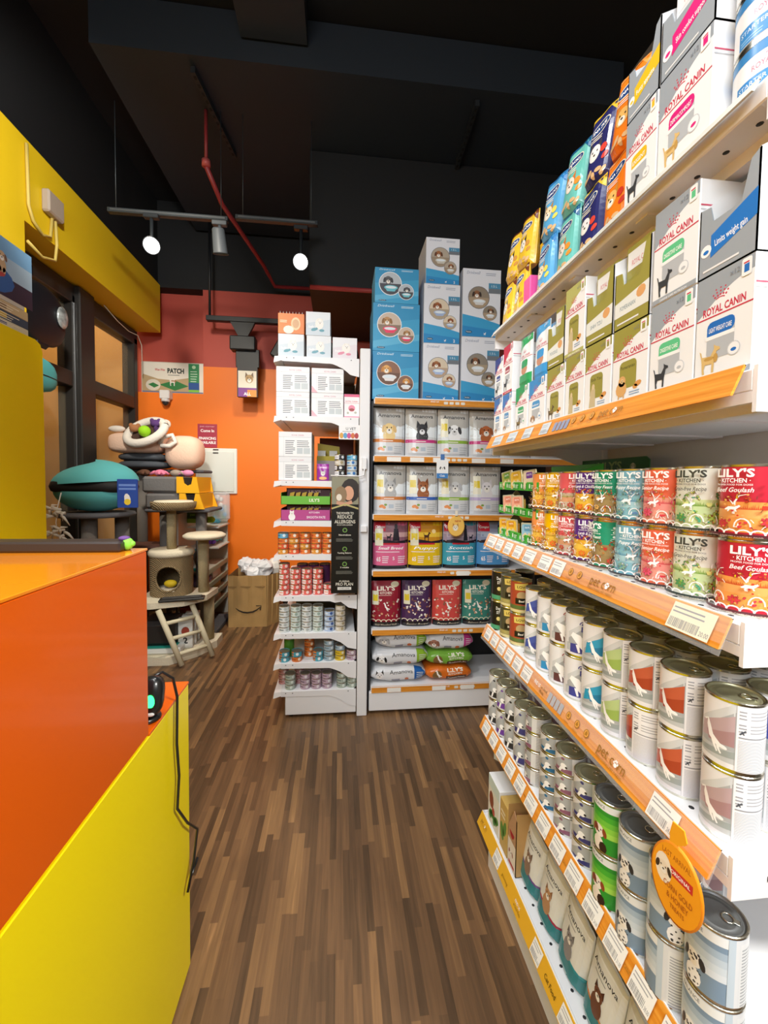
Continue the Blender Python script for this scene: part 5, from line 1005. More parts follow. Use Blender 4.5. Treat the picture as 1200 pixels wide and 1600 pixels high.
def kibble(w, h, d, stripe, dogc, ear, up=False, seed=0, muz=None, tagc=True):
    a = Art(); W = w / 2; a.rect(-W, 0, W, h, '#d9dbdd'); a.poly([(-W, h * .62), (0, h * .5), (W, h * .66), (W, h), (-W, h)], '#b9b6b0'); a.poly([(-W, h * .4), (-W, h * .68), (-W * .4, h * .55), (-W * .1, h * .42)], '#e6eef2'); a.poly([(W, h * .4), (W, h * .6), (W * .5, h * .62), (W * .1, h * .42)], '#eaf0f4')
    a.ell(0, h * .42, W * .38, h * .13, dogc, 14); a.doghead(0, h * .56, W * .42, dogc, ear, up=up, muzzle=muz)
    a.rect(-W, 0, W, h * .32, '#d3d4d6'); a.rect(-W, h * .29, W, h * .355, stripe); a.lines(-W * .4, h * .31, W * .4, h * .335, 1, '#f4ece4', .6)
    a.text('Amanova', 0, h * .8, h * .075, '#3c3c3e', .012, w=w * .7); a.ells([(-W * .55, h * .16, W * .16, W * .1, .3), (-W * .4, h * .14, W * .13, W * .09, -.4)], '#d88848', 8); a.ells([(-W * .3, h * .19, W * .1, W * .07, 0)], '#7c9c44', 8)
    a.rect(-W * .1, h * .12, W * .2, h * .2, '#b0bcc8'); a.lines(W * .3, h * .06, W * .85, h * .24, 4, '#b4b8bc', .4)
    if tagc: a.rect(-W * .85, h * .42, -W * .4, h * .8, '#e6e2cc'); a.rect(-W * .8, h * .55, -W * .45, h * .7, '#dcc430')
    return pouch(w, h, d, a, '#cfd1d4', .3, seed=seed)
gK = 'white dog kibble bags on the facing rack'
K = {'a': kibble(.198, .3, .1, '#cc7c3c', '#e8cc90', '#d8b478', seed=1, tagc=False), 'b': kibble(.198, .3, .1, '#c83c80', '#3c3c40', '#2c2c30', True, 2, '#e8e8ec', False), 'c': kibble(.198, .3, .1, '#8cb040', '#f0f0f0', '#3c3c40', False, 3, '#d8d8d8'), 'd': kibble(.198, .3, .1, '#c83c80', '#b8683c', '#a05830', False, 4, None, False),
    'e': kibble(.198, .3, .1, '#cc7c3c', '#b0b0b0', '#8c8c8c', True, 5), 'f': kibble(.198, .3, .1, '#3c64b4', '#9c5c34', '#7c4424', True, 6), 'g': kibble(.198, .3, .1, '#8cb040', '#c8c8c8', '#b0b0b4', False, 7), 'h': kibble(.198, .3, .1, '#b8a8d0', '#e0dce0', '#c8c4c8', True, 8)}
for i, (k, nm) in enumerate((('a', 'white kibble bag with orange stripe and cream spaniel, upper bag row'), ('b', 'white kibble bag with magenta stripe and black-and-white husky'), ('c', 'white kibble bag with lime stripe and spotted dog, upper bag row'), ('d', 'white kibble bag with magenta stripe and reddish long-eared dog'), ('a', 'white kibble bag with orange stripe, fifth along the upper bag row, seen through the shelving'), ('c', 'white kibble bag with lime stripe, last along the upper bag row'))):
    put('kibble_bag', K[k], (.298 + i * .203, FYi + .06, FZ[1] + .001), 0, nm, 'bag', gK)
for i, (k, nm) in enumerate((('e', 'white kibble bag with orange stripe and grey pointed-ear dog'), ('f', 'white kibble bag with blue stripe and brown and white puppy'), ('g', 'white kibble bag with lime stripe and pale curly dog'), ('h', 'white kibble bag with lilac stripe beside the green card stand'))):
    put('kibble_bag', K[k], (.31 + i * .203, FYi + .06, FZ[2] + .001), 0, nm, 'bag', gK)
def bright(w, h, d, c, sky, title, scene_):
    a = Art(); W = w / 2; a.rect(-W, 0, W, h, c); a.rect(-W, h * .55, W, h, sky[0]); a.rect(-W, h * .68, W, h * .78, sky[1]); a.poly([(-W, h * .55), (-W, h * .6), (-W * .4, h * .63), (W * .3, h * .59), (W, h * .62), (W, h * .55)], '#241c28'); a.rect(-W * .95, h * .8, -W * .3, h, '#c01c34'); a.text('Canagan', -W * .62, h * .87, h * .05, '#ffffff', .01, .3, w=w * .27)
    if scene_ == 0: a.ell(W * .3, h * .9, W * .09, h * .05, '#241c28'); a.poly([(W * .1, h * .6), (W * .18, h * .86), (W * .42, h * .86), (W * .5, h * .6)], '#241c28'); a.standdog(-W * .1, h * .6, h * .16, '#241c28')
    elif scene_ == 1: a.standdog(W * .05, h * .6, h * .2, '#4c2c1c'); a.ell(W * .45, h * .8, W * .12, W * .12, '#f4d898')
    else: a.poly([(W * .15, h * .6), (W * .2, h * .86), (W * .36, h * .86), (W * .4, h * .6)], '#1c2030'); a.ell(W * .28, h * .9, W * .08, h * .045, '#1c2030'); a.standdog(W * .62, h * .6, h * .14, '#1c2030')
    a.rect(-W * .5, h * .52, W * .5, h * .555, '#b82434'); a.text(title, 0, h * .42, h * .06, '#ffffff', .012, .25, w=w * .72); a.lines(-W * .85, h * .36, W * .85, h * .39, 1, '#f0e4ec', .5)
    a.text('65', -W * .7, h * .17, h * .09, '#f4ecf0', .02, w=w * .11); a.text('5', W * .15, h * .2, h * .07, '#f4ecf0', .02); a.lines(-W * .5, h * .14, -W * .1, h * .3, 4, '#f0e4ec', .4); a.lines(W * .4, h * .14, W * .85, h * .3, 4, '#f0e4ec', .4); a.rect(-W, 0, W, h * .08, '#1c161c')
    if scene_ < 2: a.rect(-W * .9, h * .5, -W * .45, h * .86, '#e0dcc4'); a.rect(-W * .85, h * .62, -W * .5, h * .76, '#dcc430')
    return pouch(w, h, d, a, c, .25, seed=scene_ + 3)
for i, (c, sky, t, s_, nm) in enumerate((('#d4648c', ('#8c5c6c', '#c8a0a0'), 'Small Breed', 0, 'pink kibble bag reading Small Breed'), ('#dcb820', ('#c88c20', '#e8c040'), 'Puppy', 1, 'yellow kibble bag reading Puppy'), ('#3c98b0', ('#9c8ca0', '#b8a8b4'), 'Scottish', 2, 'teal kibble bag with man and dog silhouette'), ('#4c90c8', ('#8c94b0', '#a8b4c8'), 'Light', 2, 'sky blue kibble bag beyond the teal one'))):
    put('kibble_bag', bright(.216, .29, .1, c, sky, t, s_), (.318 + i * .221, FYi + .06, FZ[3] + .001), 0, nm, 'bag', 'bright silhouette kibble bags on the facing rack')
def gardenbag(w, h, d, c, title, seed, lying=False):
    a = Art(); W = w / 2; rr = random.Random(seed); a.rect(-W, 0, W, h, c); a.text("LILY'S", 0, h * .8, h * .09, '#f4ecdc', .035, w=w * .6); a.text('· KITCHEN ·', 0, h * .72, h * .055, '#f4ecdc', .015, w=w * .48); a.lines(-W * .6, h * .69, W * .6, h * .705, 1, '#f4ecdc'); a.ell(W * .6, h * .93, W * .28, h * .06, '#e4dcc0', 14)
    for q in range(46): a.ells([(rr.uniform(-W * .9, W * .9), rr.uniform(h * .22, h * .62), rr.uniform(.004, .01), rr.uniform(.003, .007), rr.uniform(0, 3))], rr.choice(['#f0e8dc', '#f0e8dc', '#d8a07c', c, '#8c5c48']), 7)
    a.leap(0, h * .36, h * .17, '#fbf8f2'); a.rect(-W, 0, W, h * .13, '#1e1a1c')
    for q in range(6): x = -W + (q + .5) * w / 6; a.stroke([(x + w / 12 * math.cos(t), h * .13 + h * .05 * math.sin(t)) for t in [z_ * PI / 5 for z_ in range(6)]], .004, '#f4ecd0')
    a.text(title, 0, h * .045, h * .045, '#e8dcc0', .008, .2, w=w * .72)
    a.rect(-W * .9, h * .5, -W * .5, h * .8, '#e0dcc4') if seed % 2 else None; a.rect(-W * .85, h * .58, -W * .55, h * .72, '#dcc430') if seed % 2 else None
    return pouch(w, h, d, a, c, .35, seed=seed)
for i, (c, t, nm, sd_) in enumerate((('#941c30', 'Wild Woodland Walk', 'crimson patterned kibble bag at the left end of the garden bag row', 1), ('#4a2c54', 'Senior Recipe', 'purple patterned kibble bag second in the garden bag row', 3), ('#cc4a44', 'Puppy Recipe', 'coral patterned kibble bag third in the garden bag row', 4), ('#3c8478', 'Salmon Supper', 'teal green patterned kibble bag fourth in the garden bag row', 5))):
    put('kibble_bag', gardenbag(.188, .28, .1, c, t, sd_), (.293 + i * .196, FYi + .06, FZ[4] + .001), 0, nm, 'bag', 'garden-patterned kibble bags on the facing rack')
# lying bags on the base shelf
def lying(w, h, d, c, art, seed):
    n, m = 12, 6; rr = random.Random(seed); b = MB(); ph = rr.uniform(0, 6)
    def P(i, j, lift=0.):     # u across (0..1), angle around the loaf
        u = i; t = j * 2 * PI; s_ = max(.12, 1 - abs(2 * u - 1) ** 4) ** .5; q = lambda x: math.copysign(abs(x) ** .6, x)
        return ((u - .5) * w, -d / 2 * q(math.cos(t)) * (.8 + .2 * s_) - lift * (1 if math.cos(t) > 0 else -1), h / 2 + (h / 2 * s_) * q(math.sin(t)) + .003 * math.sin(u * 14 + ph))
    vv = [P(i / n, j / 16) for i in range(n + 1) for j in range(16)]; ff = [(i * 16 + j, i * 16 + (j + 1) % 16, (i + 1) * 16 + (j + 1) % 16, (i + 1) * 16 + j) for i in range(n) for j in range(16)]
    ff += [list(range(16))[::-1], [n * 16 + j for j in range(16)]]; b.add(vv, [f[::-1] for f in ff], M(c, .3), True)
    def S(u, v, l):
        t = max(-.95, min(.95, (v / h - .5) * 2)); s_ = max(.12, 1 - abs(2 * (u / w + .5) - 1) ** 4) ** .5
        tt = max(-.95, min(.95, t)); co = max(0, 1 - abs(tt) ** (1 / .6)) if False else max(.0, 1 - (abs(tt) ** (1 / .6)) ** 2) ** .5
        return (u, -d / 2 * co ** .6 * (.8 + .2 * s_) - l, h / 2 + h / 2 * s_ * tt + .003 * math.sin((u / w + .5) * 14 + ph))
    stamp(b, art, S, su=w / 12, sv=h / 10, base=.003, inc=.0002, rough=.35, bounds=(-w / 2 + .004, h * .06, w / 2 - .004, h * .94)); return b.mesh('lying_bag')
def amart(w, h, end, dogc, ear, up):
    a = Art(); W = w / 2; a.rect(-W, 0, W, h, '#dcdde0'); a.rect(W * .58, 0, W, h, end); a.lines(W * .66, h * .25, W * .94, h * .75, 4, '#e8ece8', .3); a.text('Amanova', W * .1, h * .58, h * .22, '#3c3c3e', .004, w=w * .42); a.doghead(-W * .68, h * .45, h * .27, dogc, ear, up=up)
    a.rect(-W * .25, h * .15, W * .05, h * .28, '#8c8c9c'); a.ells([(W * .3, h * .24, h * .12, h * .09, 0)], '#cc6c38', 8); return a
for k, (end, dc, ear, up, w_, h, nm) in enumerate((('#1f5ca4', '#e8e4e4', '#2c2826', True, .345, .108, 'lying white bag with blue end and black and white bulldog, bottom of the left pile'), ('#8cb42c', '#f0f0f0', '#1c1c1e', False, .35, .112, 'lying white bag with lime end and black-white spotted dog, middle of the left pile'), ('#8cb42c', '#c8c8ca', '#b0b0b2', False, .32, .12, 'lying white bag with lime end and grey curly dog, top of the left pile'))):
    put('kibble_bag', lying(w_, h, .26, '#dcdde0', amart(w_, h, end, dc, ear, up), k), (.375 + .01 * k, FYi + .14, FZ[5] + .001 + (0, .104, .212)[k]), (0, .02, -.02)[k], nm, 'bag', 'kibble bags lying in two piles')
def lyart(w, h, c, t):
    a = Art(); W = w / 2; a.rect(-W, 0, W, h, c); a.text("LILY'S", W * .25, h * .64, h * .2, '#f6f2e4', .03, w=w * .35); a.text('KITCHEN', W * .25, h * .46, h * .12, '#f6f2e4', .015, w=w * .3); a.rect(-W * .15, h * .12, W * .75, h * .38, '#4c2c1c'); a.text(t, W * .3, h * .19, h * .13, '#f6f2e4', .01, w=w * .38)
    a.ell(-W * .55, h * .4, h * .3, h * .3, '#7c5c34', 14); a.leap(-W * .5, h * .2, h * .5, '#fbf8f2'); return a
put('kibble_bag', lying(.29, .098, .26, '#d46c20', lyart(.29, .098, '#d46c20', 'Countryside Casserole'), 5), (.7, FYi + .14, FZ[5] + .001), 0, 'lying orange patterned bag, bottom of the right pile', 'bag', 'kibble bags lying in two piles')
put('kibble_bag', lying(.295, .1, .26, '#74a83c', lyart(.295, .1, '#74a83c', 'Shepherd\'s Pie'), 6), (.705, FYi + .14, FZ[5] + .096), 0, 'lying green patterned bag, middle of the right pile', 'bag', 'kibble bags lying in two piles')
put('kibble_bag', lying(.305, .122, .26, '#dcdde0', amart(.305, .122, '#c83c90', '#a87460', '#8c5c48', False), 7), (.7, FYi + .14, FZ[5] + .192), 0, 'lying white bag with magenta end, top of the right pile', 'bag', 'kibble bags lying in two piles')
# ================================================================== goods on the end rack
def px(p): return -.371 + (p - 430) * .003654
EY0 = FY + .012
def small(w, h, d, draw, c='#e9eaec', name='carton'):
    a = Art(); draw(a, w, h); return carton(w, d, h, a, None, c)
def kit(pal):
    def f(a, w, h):
        W = w / 2; a.rect(-W, 0, W, h, pal[0]); a.poly([(-W, h * .5), (W, h * .7), (W, h), (-W, h)], pal[1]); a.ell(W * .1, h * .5, W * .35, h * .24, '#f2efe8', 12); a.doghead(W * .15, h * .55, W * .26, '#f4f2ee', '#e8e4dc', up=True); a.ells([(-W * .3, h * .26, W * .3, h * .07, .3), (W * .3, h * .22, W * .22, h * .06, 0)], pal[2], 8); a.text("Stella's", -W * .5, h * .32, h * .1, '#ffffff', .01, w=w * .3)
    return f
def orng(a, w, h): W = w / 2; a.rect(-W, 0, W, h, '#e8802c'); a.ell(W * .35, h * .5, W * .36, h * .32, '#f0d0a0', 14); a.ell(W * .35, h * .5, W * .26, h * .22, '#d8a878', 12); a.ell(-W * .2, h * .2, W * .4, h * .2, '#e4e8dc', 12); a.lines(-W * .85, h * .55, -W * .2, h * .7, 2, '#f8e0c0')
zt = EZ[0] + .001
B1, B2, B3 = ('#cdd9e2', '#e2e7ec', '#5c9cac'), ('#d4dee6', '#e4e8ec', '#6ca4b4'), ('#e4dce2', '#e8e8ec', '#e08ca4')
for p0, p1, h, k, nm in ((434, 474, .128, B1, 'pale blue kitten box, left of the bottom row on top of the end rack'), (478, 516.5, .125, B2, 'pale blue kitten box, middle of the bottom row on top of the end rack'), (519, 558, .122, B3, 'pink and white kitten box on top of the end rack')):
    put('cat_food_box', small(px(p1) - px(p0), h, .25, kit(k)), ((px(p0) + px(p1)) / 2, EY0 + .127, zt), 0, nm, 'box', 'small boxes on top of the end rack')
put('cat_food_box', small(.14, .135, .25, kit(B1)), (px(496), EY0 + .127, zt + .126), 0, 'pale blue kitten box stacked highest on the end rack', 'box', 'small boxes on top of the end rack')
ob = small(.148, .115, .25, orng, '#e8802c'); fn = MB()
for q in range(8): fn.prism([(-.07 + q * .018, .1), (-.062 + q * .018, .1), (-.066 + q * .018, .137)], -.1, .1, M('#e0d8cc', .3), 'y')
put('cat_food_box', [('box', ob), ('pouch_tops', fn.mesh('pouch_tops'), None, 'row of pouch tips')], (px(454), EY0 + .127, zt + .129), 0, 'orange food box with pouch tips on the left of the top rack', 'box')
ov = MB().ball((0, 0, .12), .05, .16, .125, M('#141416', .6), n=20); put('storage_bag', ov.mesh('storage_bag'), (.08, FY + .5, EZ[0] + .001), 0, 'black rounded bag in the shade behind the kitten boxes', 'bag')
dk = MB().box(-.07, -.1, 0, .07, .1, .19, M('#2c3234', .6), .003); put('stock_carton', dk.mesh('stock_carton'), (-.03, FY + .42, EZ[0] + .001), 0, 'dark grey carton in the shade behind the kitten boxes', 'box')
def plain(pink):
    def f(a, w, h):
        W = w / 2; a.rect(-W * .98, h * .04, W * .98, h * .78, '#f2f3f4'); a.text('ROYAL CANIN', W * .15, h * .84, h * .06, '#c8788c', w=w * .36); a.rect(-W, h * .78, W, h * .79, '#b8bcc0')
        a.lines(-W * .6, h * .12, W * .0, h * .7, 8, '#6c7076', .4, 2); a.lines(W * .1, h * .4, W * .9, h * .7, 4, '#7c8086', .4, 3); a.rect(W * .1, h * .12, W * .45, h * .36, '#c4ccd0'); a.rect(W * .5, h * .12, W * .9, h * .36, '#c8d0d2'); a.rect(-W * .7, 0, -W * .69, h * .78, '#b8bcc0')
        if pink: a.poly([(-W, 0), (-W * .6, 0), (-W, h * .3)], '#e8b4c0')
    return f
gP = 'plain-backed white cartons on the end rack'
for sx, pk_, (p0, p1), zi, hs, nm in ((0, 0, (431, 483), 1, (.137, .145), 'left'), (1, 1, (486, 537), 1, (.137, .143), 'right')):
    z = EZ[zi] + .001
    for lv in (0, 1): put('cat_food_carton', small(px(p1) - px(p0), hs[lv], .25, plain(pk_)), ((px(p0) + px(p1)) / 2, EY0 + .127, z), 0, 'white printed carton, %s of the %s pair on the shelf below the kitten boxes' % (('lower', 'upper')[lv], nm), 'box', gP); z += hs[lv] + .0005
z = EZ[2] + .001
for lv, h in ((0, .137), (1, .145)): put('cat_food_carton', small(.19, h, .25, plain(0)), (px(461), EY0 + .127, z), 0, 'white printed carton, %s of the pair beside the purple pouch' % (('lower', 'upper')[lv]), 'box', gP); z += h + .0005
def pinkb(a, w, h): W = w / 2; a.rect(-W, 0, W, h, '#f4eef0'); a.rect(-W, h * .88, W, h, '#dc5c84'); a.text('ROYAL CANIN', 0, h * .66, h * .06, RC, .01, w=w * .8); a.rect(-W, h * .61, W, h * .62, RC); a.ell(0, h * .4, W * .45, h * .14, '#e88ca8', 12); a.ell(0, h * .34, W * .35, h * .06, '#a04c48', 10); a.rect(-W, 0, W, h * .06, '#e88ca8'); a.ells([(-W * .5, h * .2, W * .15, h * .05, 0), (W * .5, h * .22, W * .18, h * .05, 0)], '#b8bcac', 8)
put('cat_food_box', small(.09, .138, .2, pinkb, '#e8a8bc'), (.069, EY0 + .11, EZ[1] + .001), 0, 'small pink and white box beside the end rack post', 'box')
def purp():
    a = Art(); W, h = .035, .1; a.rect(-W, 0, W, h, '#9c2c9c'); a.rect(-W, h * .72, W, h * .85, '#c05cb8'); a.text('Whiskas', 0, h * .75, .008, '#ffffff', .01, w=.04); a.doghead(.0, h * .42, .016, '#d8d4d0', '#a8a4a0', up=True); a.ell(0, h * .15, .024, .01, '#e8b478', 10); return pouch(.07, .1, .03, a, '#9c2c9c', seed=1)
put('cat_food_pouch', purp(), (px(505), EY0 + .03, EZ[2] + .001), 0, 'bright purple cat food pouch on the third shelf of the end rack', 'pouch')
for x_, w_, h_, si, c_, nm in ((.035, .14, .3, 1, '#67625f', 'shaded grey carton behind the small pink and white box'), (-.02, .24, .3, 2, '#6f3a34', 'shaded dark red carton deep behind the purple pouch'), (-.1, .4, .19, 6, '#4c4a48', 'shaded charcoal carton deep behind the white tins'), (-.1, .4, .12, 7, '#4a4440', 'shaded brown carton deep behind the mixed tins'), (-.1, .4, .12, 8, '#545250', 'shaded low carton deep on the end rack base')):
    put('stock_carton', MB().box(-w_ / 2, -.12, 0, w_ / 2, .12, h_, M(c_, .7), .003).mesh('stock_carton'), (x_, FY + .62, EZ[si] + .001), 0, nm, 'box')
yt_ = MB().box(-.075, -.05, 0, .075, .05, .03, M('#b8a418', .5)); yt_.prism([(-.075, .03), (.075, .03), (.07, .1), (-.075, .12)], .046, .05, M('#b8a418', .5), 'y')
for q in (-.045, .03): yt_.box(q - .025, -.04, .0305, q + .025, .03, .065, M('#e8e6e0', .5))
put('display_tray', yt_.mesh('display_tray'), (px(512), EY0 + .3, EZ[2] + .131), 0, 'olive yellow tray holding small white packs behind the purple pouch', 'tray'); yz = MB().box(-.075, -.05, 0, .075, .05, .13, M('#a89c98', .6)); put('stock_carton', yz.mesh('stock_carton'), (px(512), EY0 + .3, EZ[2] + .001), 0, 'plain grey carton under the olive yellow tray', 'box')
def tin(wall, draw=None, r=.031, h=.031):
    a = Art(); W = PI * r
    if draw: draw(a, W, h)
    return tin_mesh(r, h, a, wall)
def tdraw(lab, ic, stripe=None):
    def f(a, W, h):
        if stripe: a.rect(-W * .5, 0, -W * .12, h, stripe)
        a.ell(W * .12, h * .5, h * .3, h * .3, lab, 8); a.rect(-W * .38, h * .35, -W * .1, h * .6, ic); a.rect(-W * .9, h * .1, -W * .6, h * .9, '#ece8e0')
    return f
TI = {'orange': tin('#e07c3c', tdraw('#f6ead8', '#c8502c')), 'red-orange': tin('#e0603c', tdraw('#f4d8b8', '#e8b070')), 'amber': tin('#d8923c', tdraw('#f8ecd8', '#f0c890')), 'blue': tin('#6cb4d8', tdraw('#e8f4f8', '#3c88b8')), 'salmon': tin('#e0645c', tdraw('#f4d8d0', '#f0b0a4', '#f0ece8')), 'white': tin('#dfe3e2', tdraw('#b8c0bc', '#8c9494')), 'pale mint': tin('#d4e0da', tdraw('#9cb0a4', '#b0b8b4')),
    'light blue': tin('#b4c8e4', tdraw('#3c5c9c', '#e4ecf4')), 'beige': tin('#d4ccbc', tdraw('#b0a07c', '#e8e4dc')), 'teal and orange': tin('#4ca0b4', tdraw('#e8f0f0', '#2c7c94', '#e07c2c')), 'deep orange': tin('#d0702c', tdraw('#f0dcc0', '#a84c1c')), 'grey-blue': tin('#9cb0bc', tdraw('#dce4e8', '#6c8490')), 'yellow': tin('#d8b830', tdraw('#f0e8c0', '#a88c1c')), 'mauve': tin('#b8a0b0', tdraw('#e4dce0', '#7c6474')), 'grey-green': tin('#a8b4a8', tdraw('#dce4dc', '#74847c')), 'dusty pink': tin('#c08c8c', tdraw('#ecdcdc', '#94605c')), 'black': tin('#2c2c30', tdraw('#e8e8e8', '#c8c8cc', '#e8e8ec')), 'sky': tin('#c8d4dc', tdraw('#3c78b8', '#5c94cc'))}
SHN = {2: 'shelf above the black banner', 4: 'orange tin shelf', 5: 'salmon tin shelf', 6: 'white tin shelf', 7: 'mixed tin shelf', 8: 'base shelf'}
def stack(si, p, cols_, where, yoff=0.):
    n = len(cols_)
    for k, c in enumerate(cols_):
        put('cat_food_tin', TI[c], (px(p), EY0 + .034 + yoff, EZ[si] + .0008 + k * .0315), (p * 13 + k * 7) % 3 * .2 - .2, '%s tin, %s, %s stack, end rack %s' % (c, level(k, n).replace('standing alone', 'single'), where, SHN[si]), 'tin', 'small cat food tins on the end rack, ' + SHN[si])
stack(2, 532, ['black', 'black', 'black', 'beige', 'black'], 'black'); stack(2, 552, ['beige', 'sky', 'sky', 'sky', 'blue'], 'blue-white')
W5 = ['leftmost', 'second from left', 'third from left', 'fourth from left', 'fifth from left', 'sixth from left', 'rightmost']
for i, p in enumerate((441.5, 459, 477, 495, 513)): stack(4, p, [('amber', 'red-orange', 'orange')[(i + k) % 3 if i != 4 else 2] for k in range(3)] + ['blue' if i == 0 else 'orange'], W5[i])
for i, (p, n) in enumerate(((443.5, 6), (462, 5), (480, 5), (498, 5), (515.5, 2))): stack(5, p, ['salmon'] * n, W5[i])
pu = tin('#5c2c58', None, .034, .16)
for i, p in enumerate((470, 489, 508)): put('cat_food_can', pu, (px(p), EY0 + .15, EZ[5] + .001), 0, 'dark plum can behind the salmon tins, %s' % ('left of three', 'middle of three', 'right of three')[i], 'can', 'plum cans behind the salmon tins')
for i, p in enumerate((443.5, 462, 480, 498)): stack(6, p, [('white', 'pale mint')[i % 2]] * 5, W5[i])
stack(6, 517, ['light blue'] * 4, 'fifth from left'); stack(6, 535, ['beige'] * 5, 'rightmost')
stack(7, 444, ['teal and orange'] * 2, 'leftmost'); stack(7, 464, ['deep orange', 'teal and orange'], 'second from left'); stack(7, 483, ['deep orange'] * 4, 'rear orange', .07); stack(7, 498.5, ['teal and orange'] * 2, 'third from left'); stack(7, 516.5, ['grey-blue'] * 4, 'fourth from left'); stack(7, 535, ['yellow', 'yellow', 'grey-blue'], 'fifth from left'); stack(7, 554, ['mauve'] * 2, 'rightmost')
gc = tin('#4c8c30', None, .031, .11); put('cat_food_can', gc, (px(449), EY0 + .11, EZ[7] + .001), 0, 'tall green can behind the teal and orange tins on the end rack', 'can')
stack(8, 440, ['dusty pink'] * 3, 'rear leftmost', .075); stack(8, 453.5, ['grey-green'] * 3, 'leftmost front'); stack(8, 466.5, ['dusty pink'] * 3, 'rear second', .075); stack(8, 478, ['mauve'] * 3, 'second front'); stack(8, 496, ['mauve'] * 3, 'third front'); stack(8, 513.5, ['mauve'] * 3, 'fourth front'); stack(8, 538, ['grey-green'] * 3, 'fifth front'); stack(8, 555, ['grey-green'] * 2, 'rightmost front')
# open trays on the fourth shelf
def ltray(c, text, seed):
    b = MB(); W = .143; b.box(-W, 0, 0, W, .002, .062 if seed else .05, M(c, .45)); b.box(-W, 0, 0, -W + .002, .26, .07, M(c, .45)); b.box(W - .002, 0, 0, W, .26, .07, M(c, .45)); b.box(-W, .258, 0, W, .26, .092, M('#4c1c2c', .5)); b.box(-W, 0, 0, W, .26, .002, M(c, .5))
    b.box(-W + .03, .05, .03, W, .06, .09, M('#4c1c2c', .5)); a = Art(); a.text("LILY'S", .05, .07, .013, '#c8a8a8', .02, w=.07); stamp(b, a, flatP((0, .05, 0), (1, 0, 0), (0, 0, 1), (0, -1, 0)))
    a = Art()
    if seed: a.text('SMOOTH PATE', .06, .012, .014, '#f4e4f0', .02, w=.11); a.text('KITCHEN', .05, .042, .01, '#f4e4f0', .015, w=.06); a.ell(-.08, .02, .02, .022, '#f6f2f2', 12); a.doghead(-.08, .042, .015, '#f6f2f2', '#f6f2f2', up=True)
    else: a.text("LILY'S", .05, .018, .018, '#f0f4dc', .025, w=.06)
    stamp(b, a, flatP((0, 0, 0), (1, 0, 0), (0, 0, 1), (0, -1, 0)), bounds=(-W + .001, .001, W - .001, .06)); out = [('tray', b.mesh('tray'))]
    for q in range(5): f = MB().prism([(-.1 + q * .035, .03), (-.075 + q * .035, .035), (-.065 + q * .035, .075), (-.092 + q * .035, .068)], .02, .03, M('#c9ac4c', .3, .7), 'y'); out.append(('foil_tray', f.mesh('foil_tray')))
    return out
put('display_tray', ltray('#b8488c', '', 1), (px(478), EY0, EZ[3] + .001), 0, 'pink card tray reading SMOOTH PATE with white cat', 'tray'); put('display_tray', ltray('#6cb83c', '', 0), (px(478), EY0, EZ[3] + .094), 0, 'lime green card tray of foil packs on the pink tray', 'tray')
for i, (c, z_, nm) in enumerate((('#a8c0a0', EZ[1], 'pale green'), ('#c8d040', EZ[2] + .1, 'lime'), ('#d84c8c', EZ[3], 'pink'))):
    q = MB().prism([(-.03, 0), (.03, 0), (.035, .14), (-.028, .15)], -.004, .004, M(c, .3), 'x'); put('treat_packet', q.mesh('treat_packet'), (-.3, FY + .36, (EZ[1], EZ[2], EZ[3])[i] + .001), 0, '%s packet standing deeper in the end rack' % nm, 'packet')
# ================================================================== cat furniture corner
CRM = M('#d8cdb4', .95, bump=.4, bscale=120, name='cream_plush'); SIS = weave('#a8946c', '#cdbc92', 60, 'sisal_rope'); WIC = weave('#6c5a3c', '#a8906a', 40, 'woven_seagrass'); GP_ = M('#5a5a5e', .95, bump=.4, bscale=90, name='grey_plush'); GS = M('#6e6964', .9, bump=.3, name='grey_sisal')
WD = M('#cfc4a6', .6, name='pale_wood')
ba = MB().prism([(-1.56, 3.22), (-1.28, 3.22), (-1.12, 3.36), (-1.02, 3.55), (-1.02, 3.72), (-1.56, 3.72)], 0, .06, CRM, 'z')
plat = MB().prism([(-1.56, 3.2), (-1.4, 3.2), (-1.18, 3.27), (-1.06, 3.42), (-1.04, 3.66), (-1.56, 3.66)], .44, .485, CRM, 'z')
hs = MB(); r = .16; Z0, Z1 = .486, .8
def hp(a, z): return (-1.36 + r * math.sin(a), 3.5 - r * math.cos(a), z)
oc = .18; n = 40
vv = []; ff = []; rows_ = 14
for j in range(rows_ + 1):
    for i in range(n): vv.append(hp(2 * PI * i / n, Z0 + (Z1 - Z0) * j / rows_))
for j in range(rows_):
    for i in range(n):
        am = 2 * PI * (i + .5) / n; am = am - 2 * PI if am > PI else am; zc = Z0 + (Z1 - Z0) * (j + .5) / rows_
        if ((am - oc) * r / .095) ** 2 + ((zc - .635) / .1) ** 2 < 1: continue
        ff.append((j * n + i, j * n + (i + 1) % n, (j + 1) * n + (i + 1) % n, (j + 1) * n + i))
hs.add(vv, ff, WIC); hs.add([hp(2 * PI * i / n, Z0 + .001) for i in range(n)], [list(range(n))], WIC)
hole_r = MB().tube([hp(oc + .095 / r * math.cos(t), .635 + .1 * math.sin(t)) for t in [2 * PI * k / 24 for k in range(25)]], .008, WIC, 6, False)
cu = MB().ball((-1.36, 3.5, .52), .14, .14, .03, M('#d0c4b0', .9), n=20)
ht = MB().lathe([(0, .8), (.165, .8), (.172, .815), (.172, .835), (.16, .85), (0, .85)], 32, CRM, (-1.36, 3.5, 0))
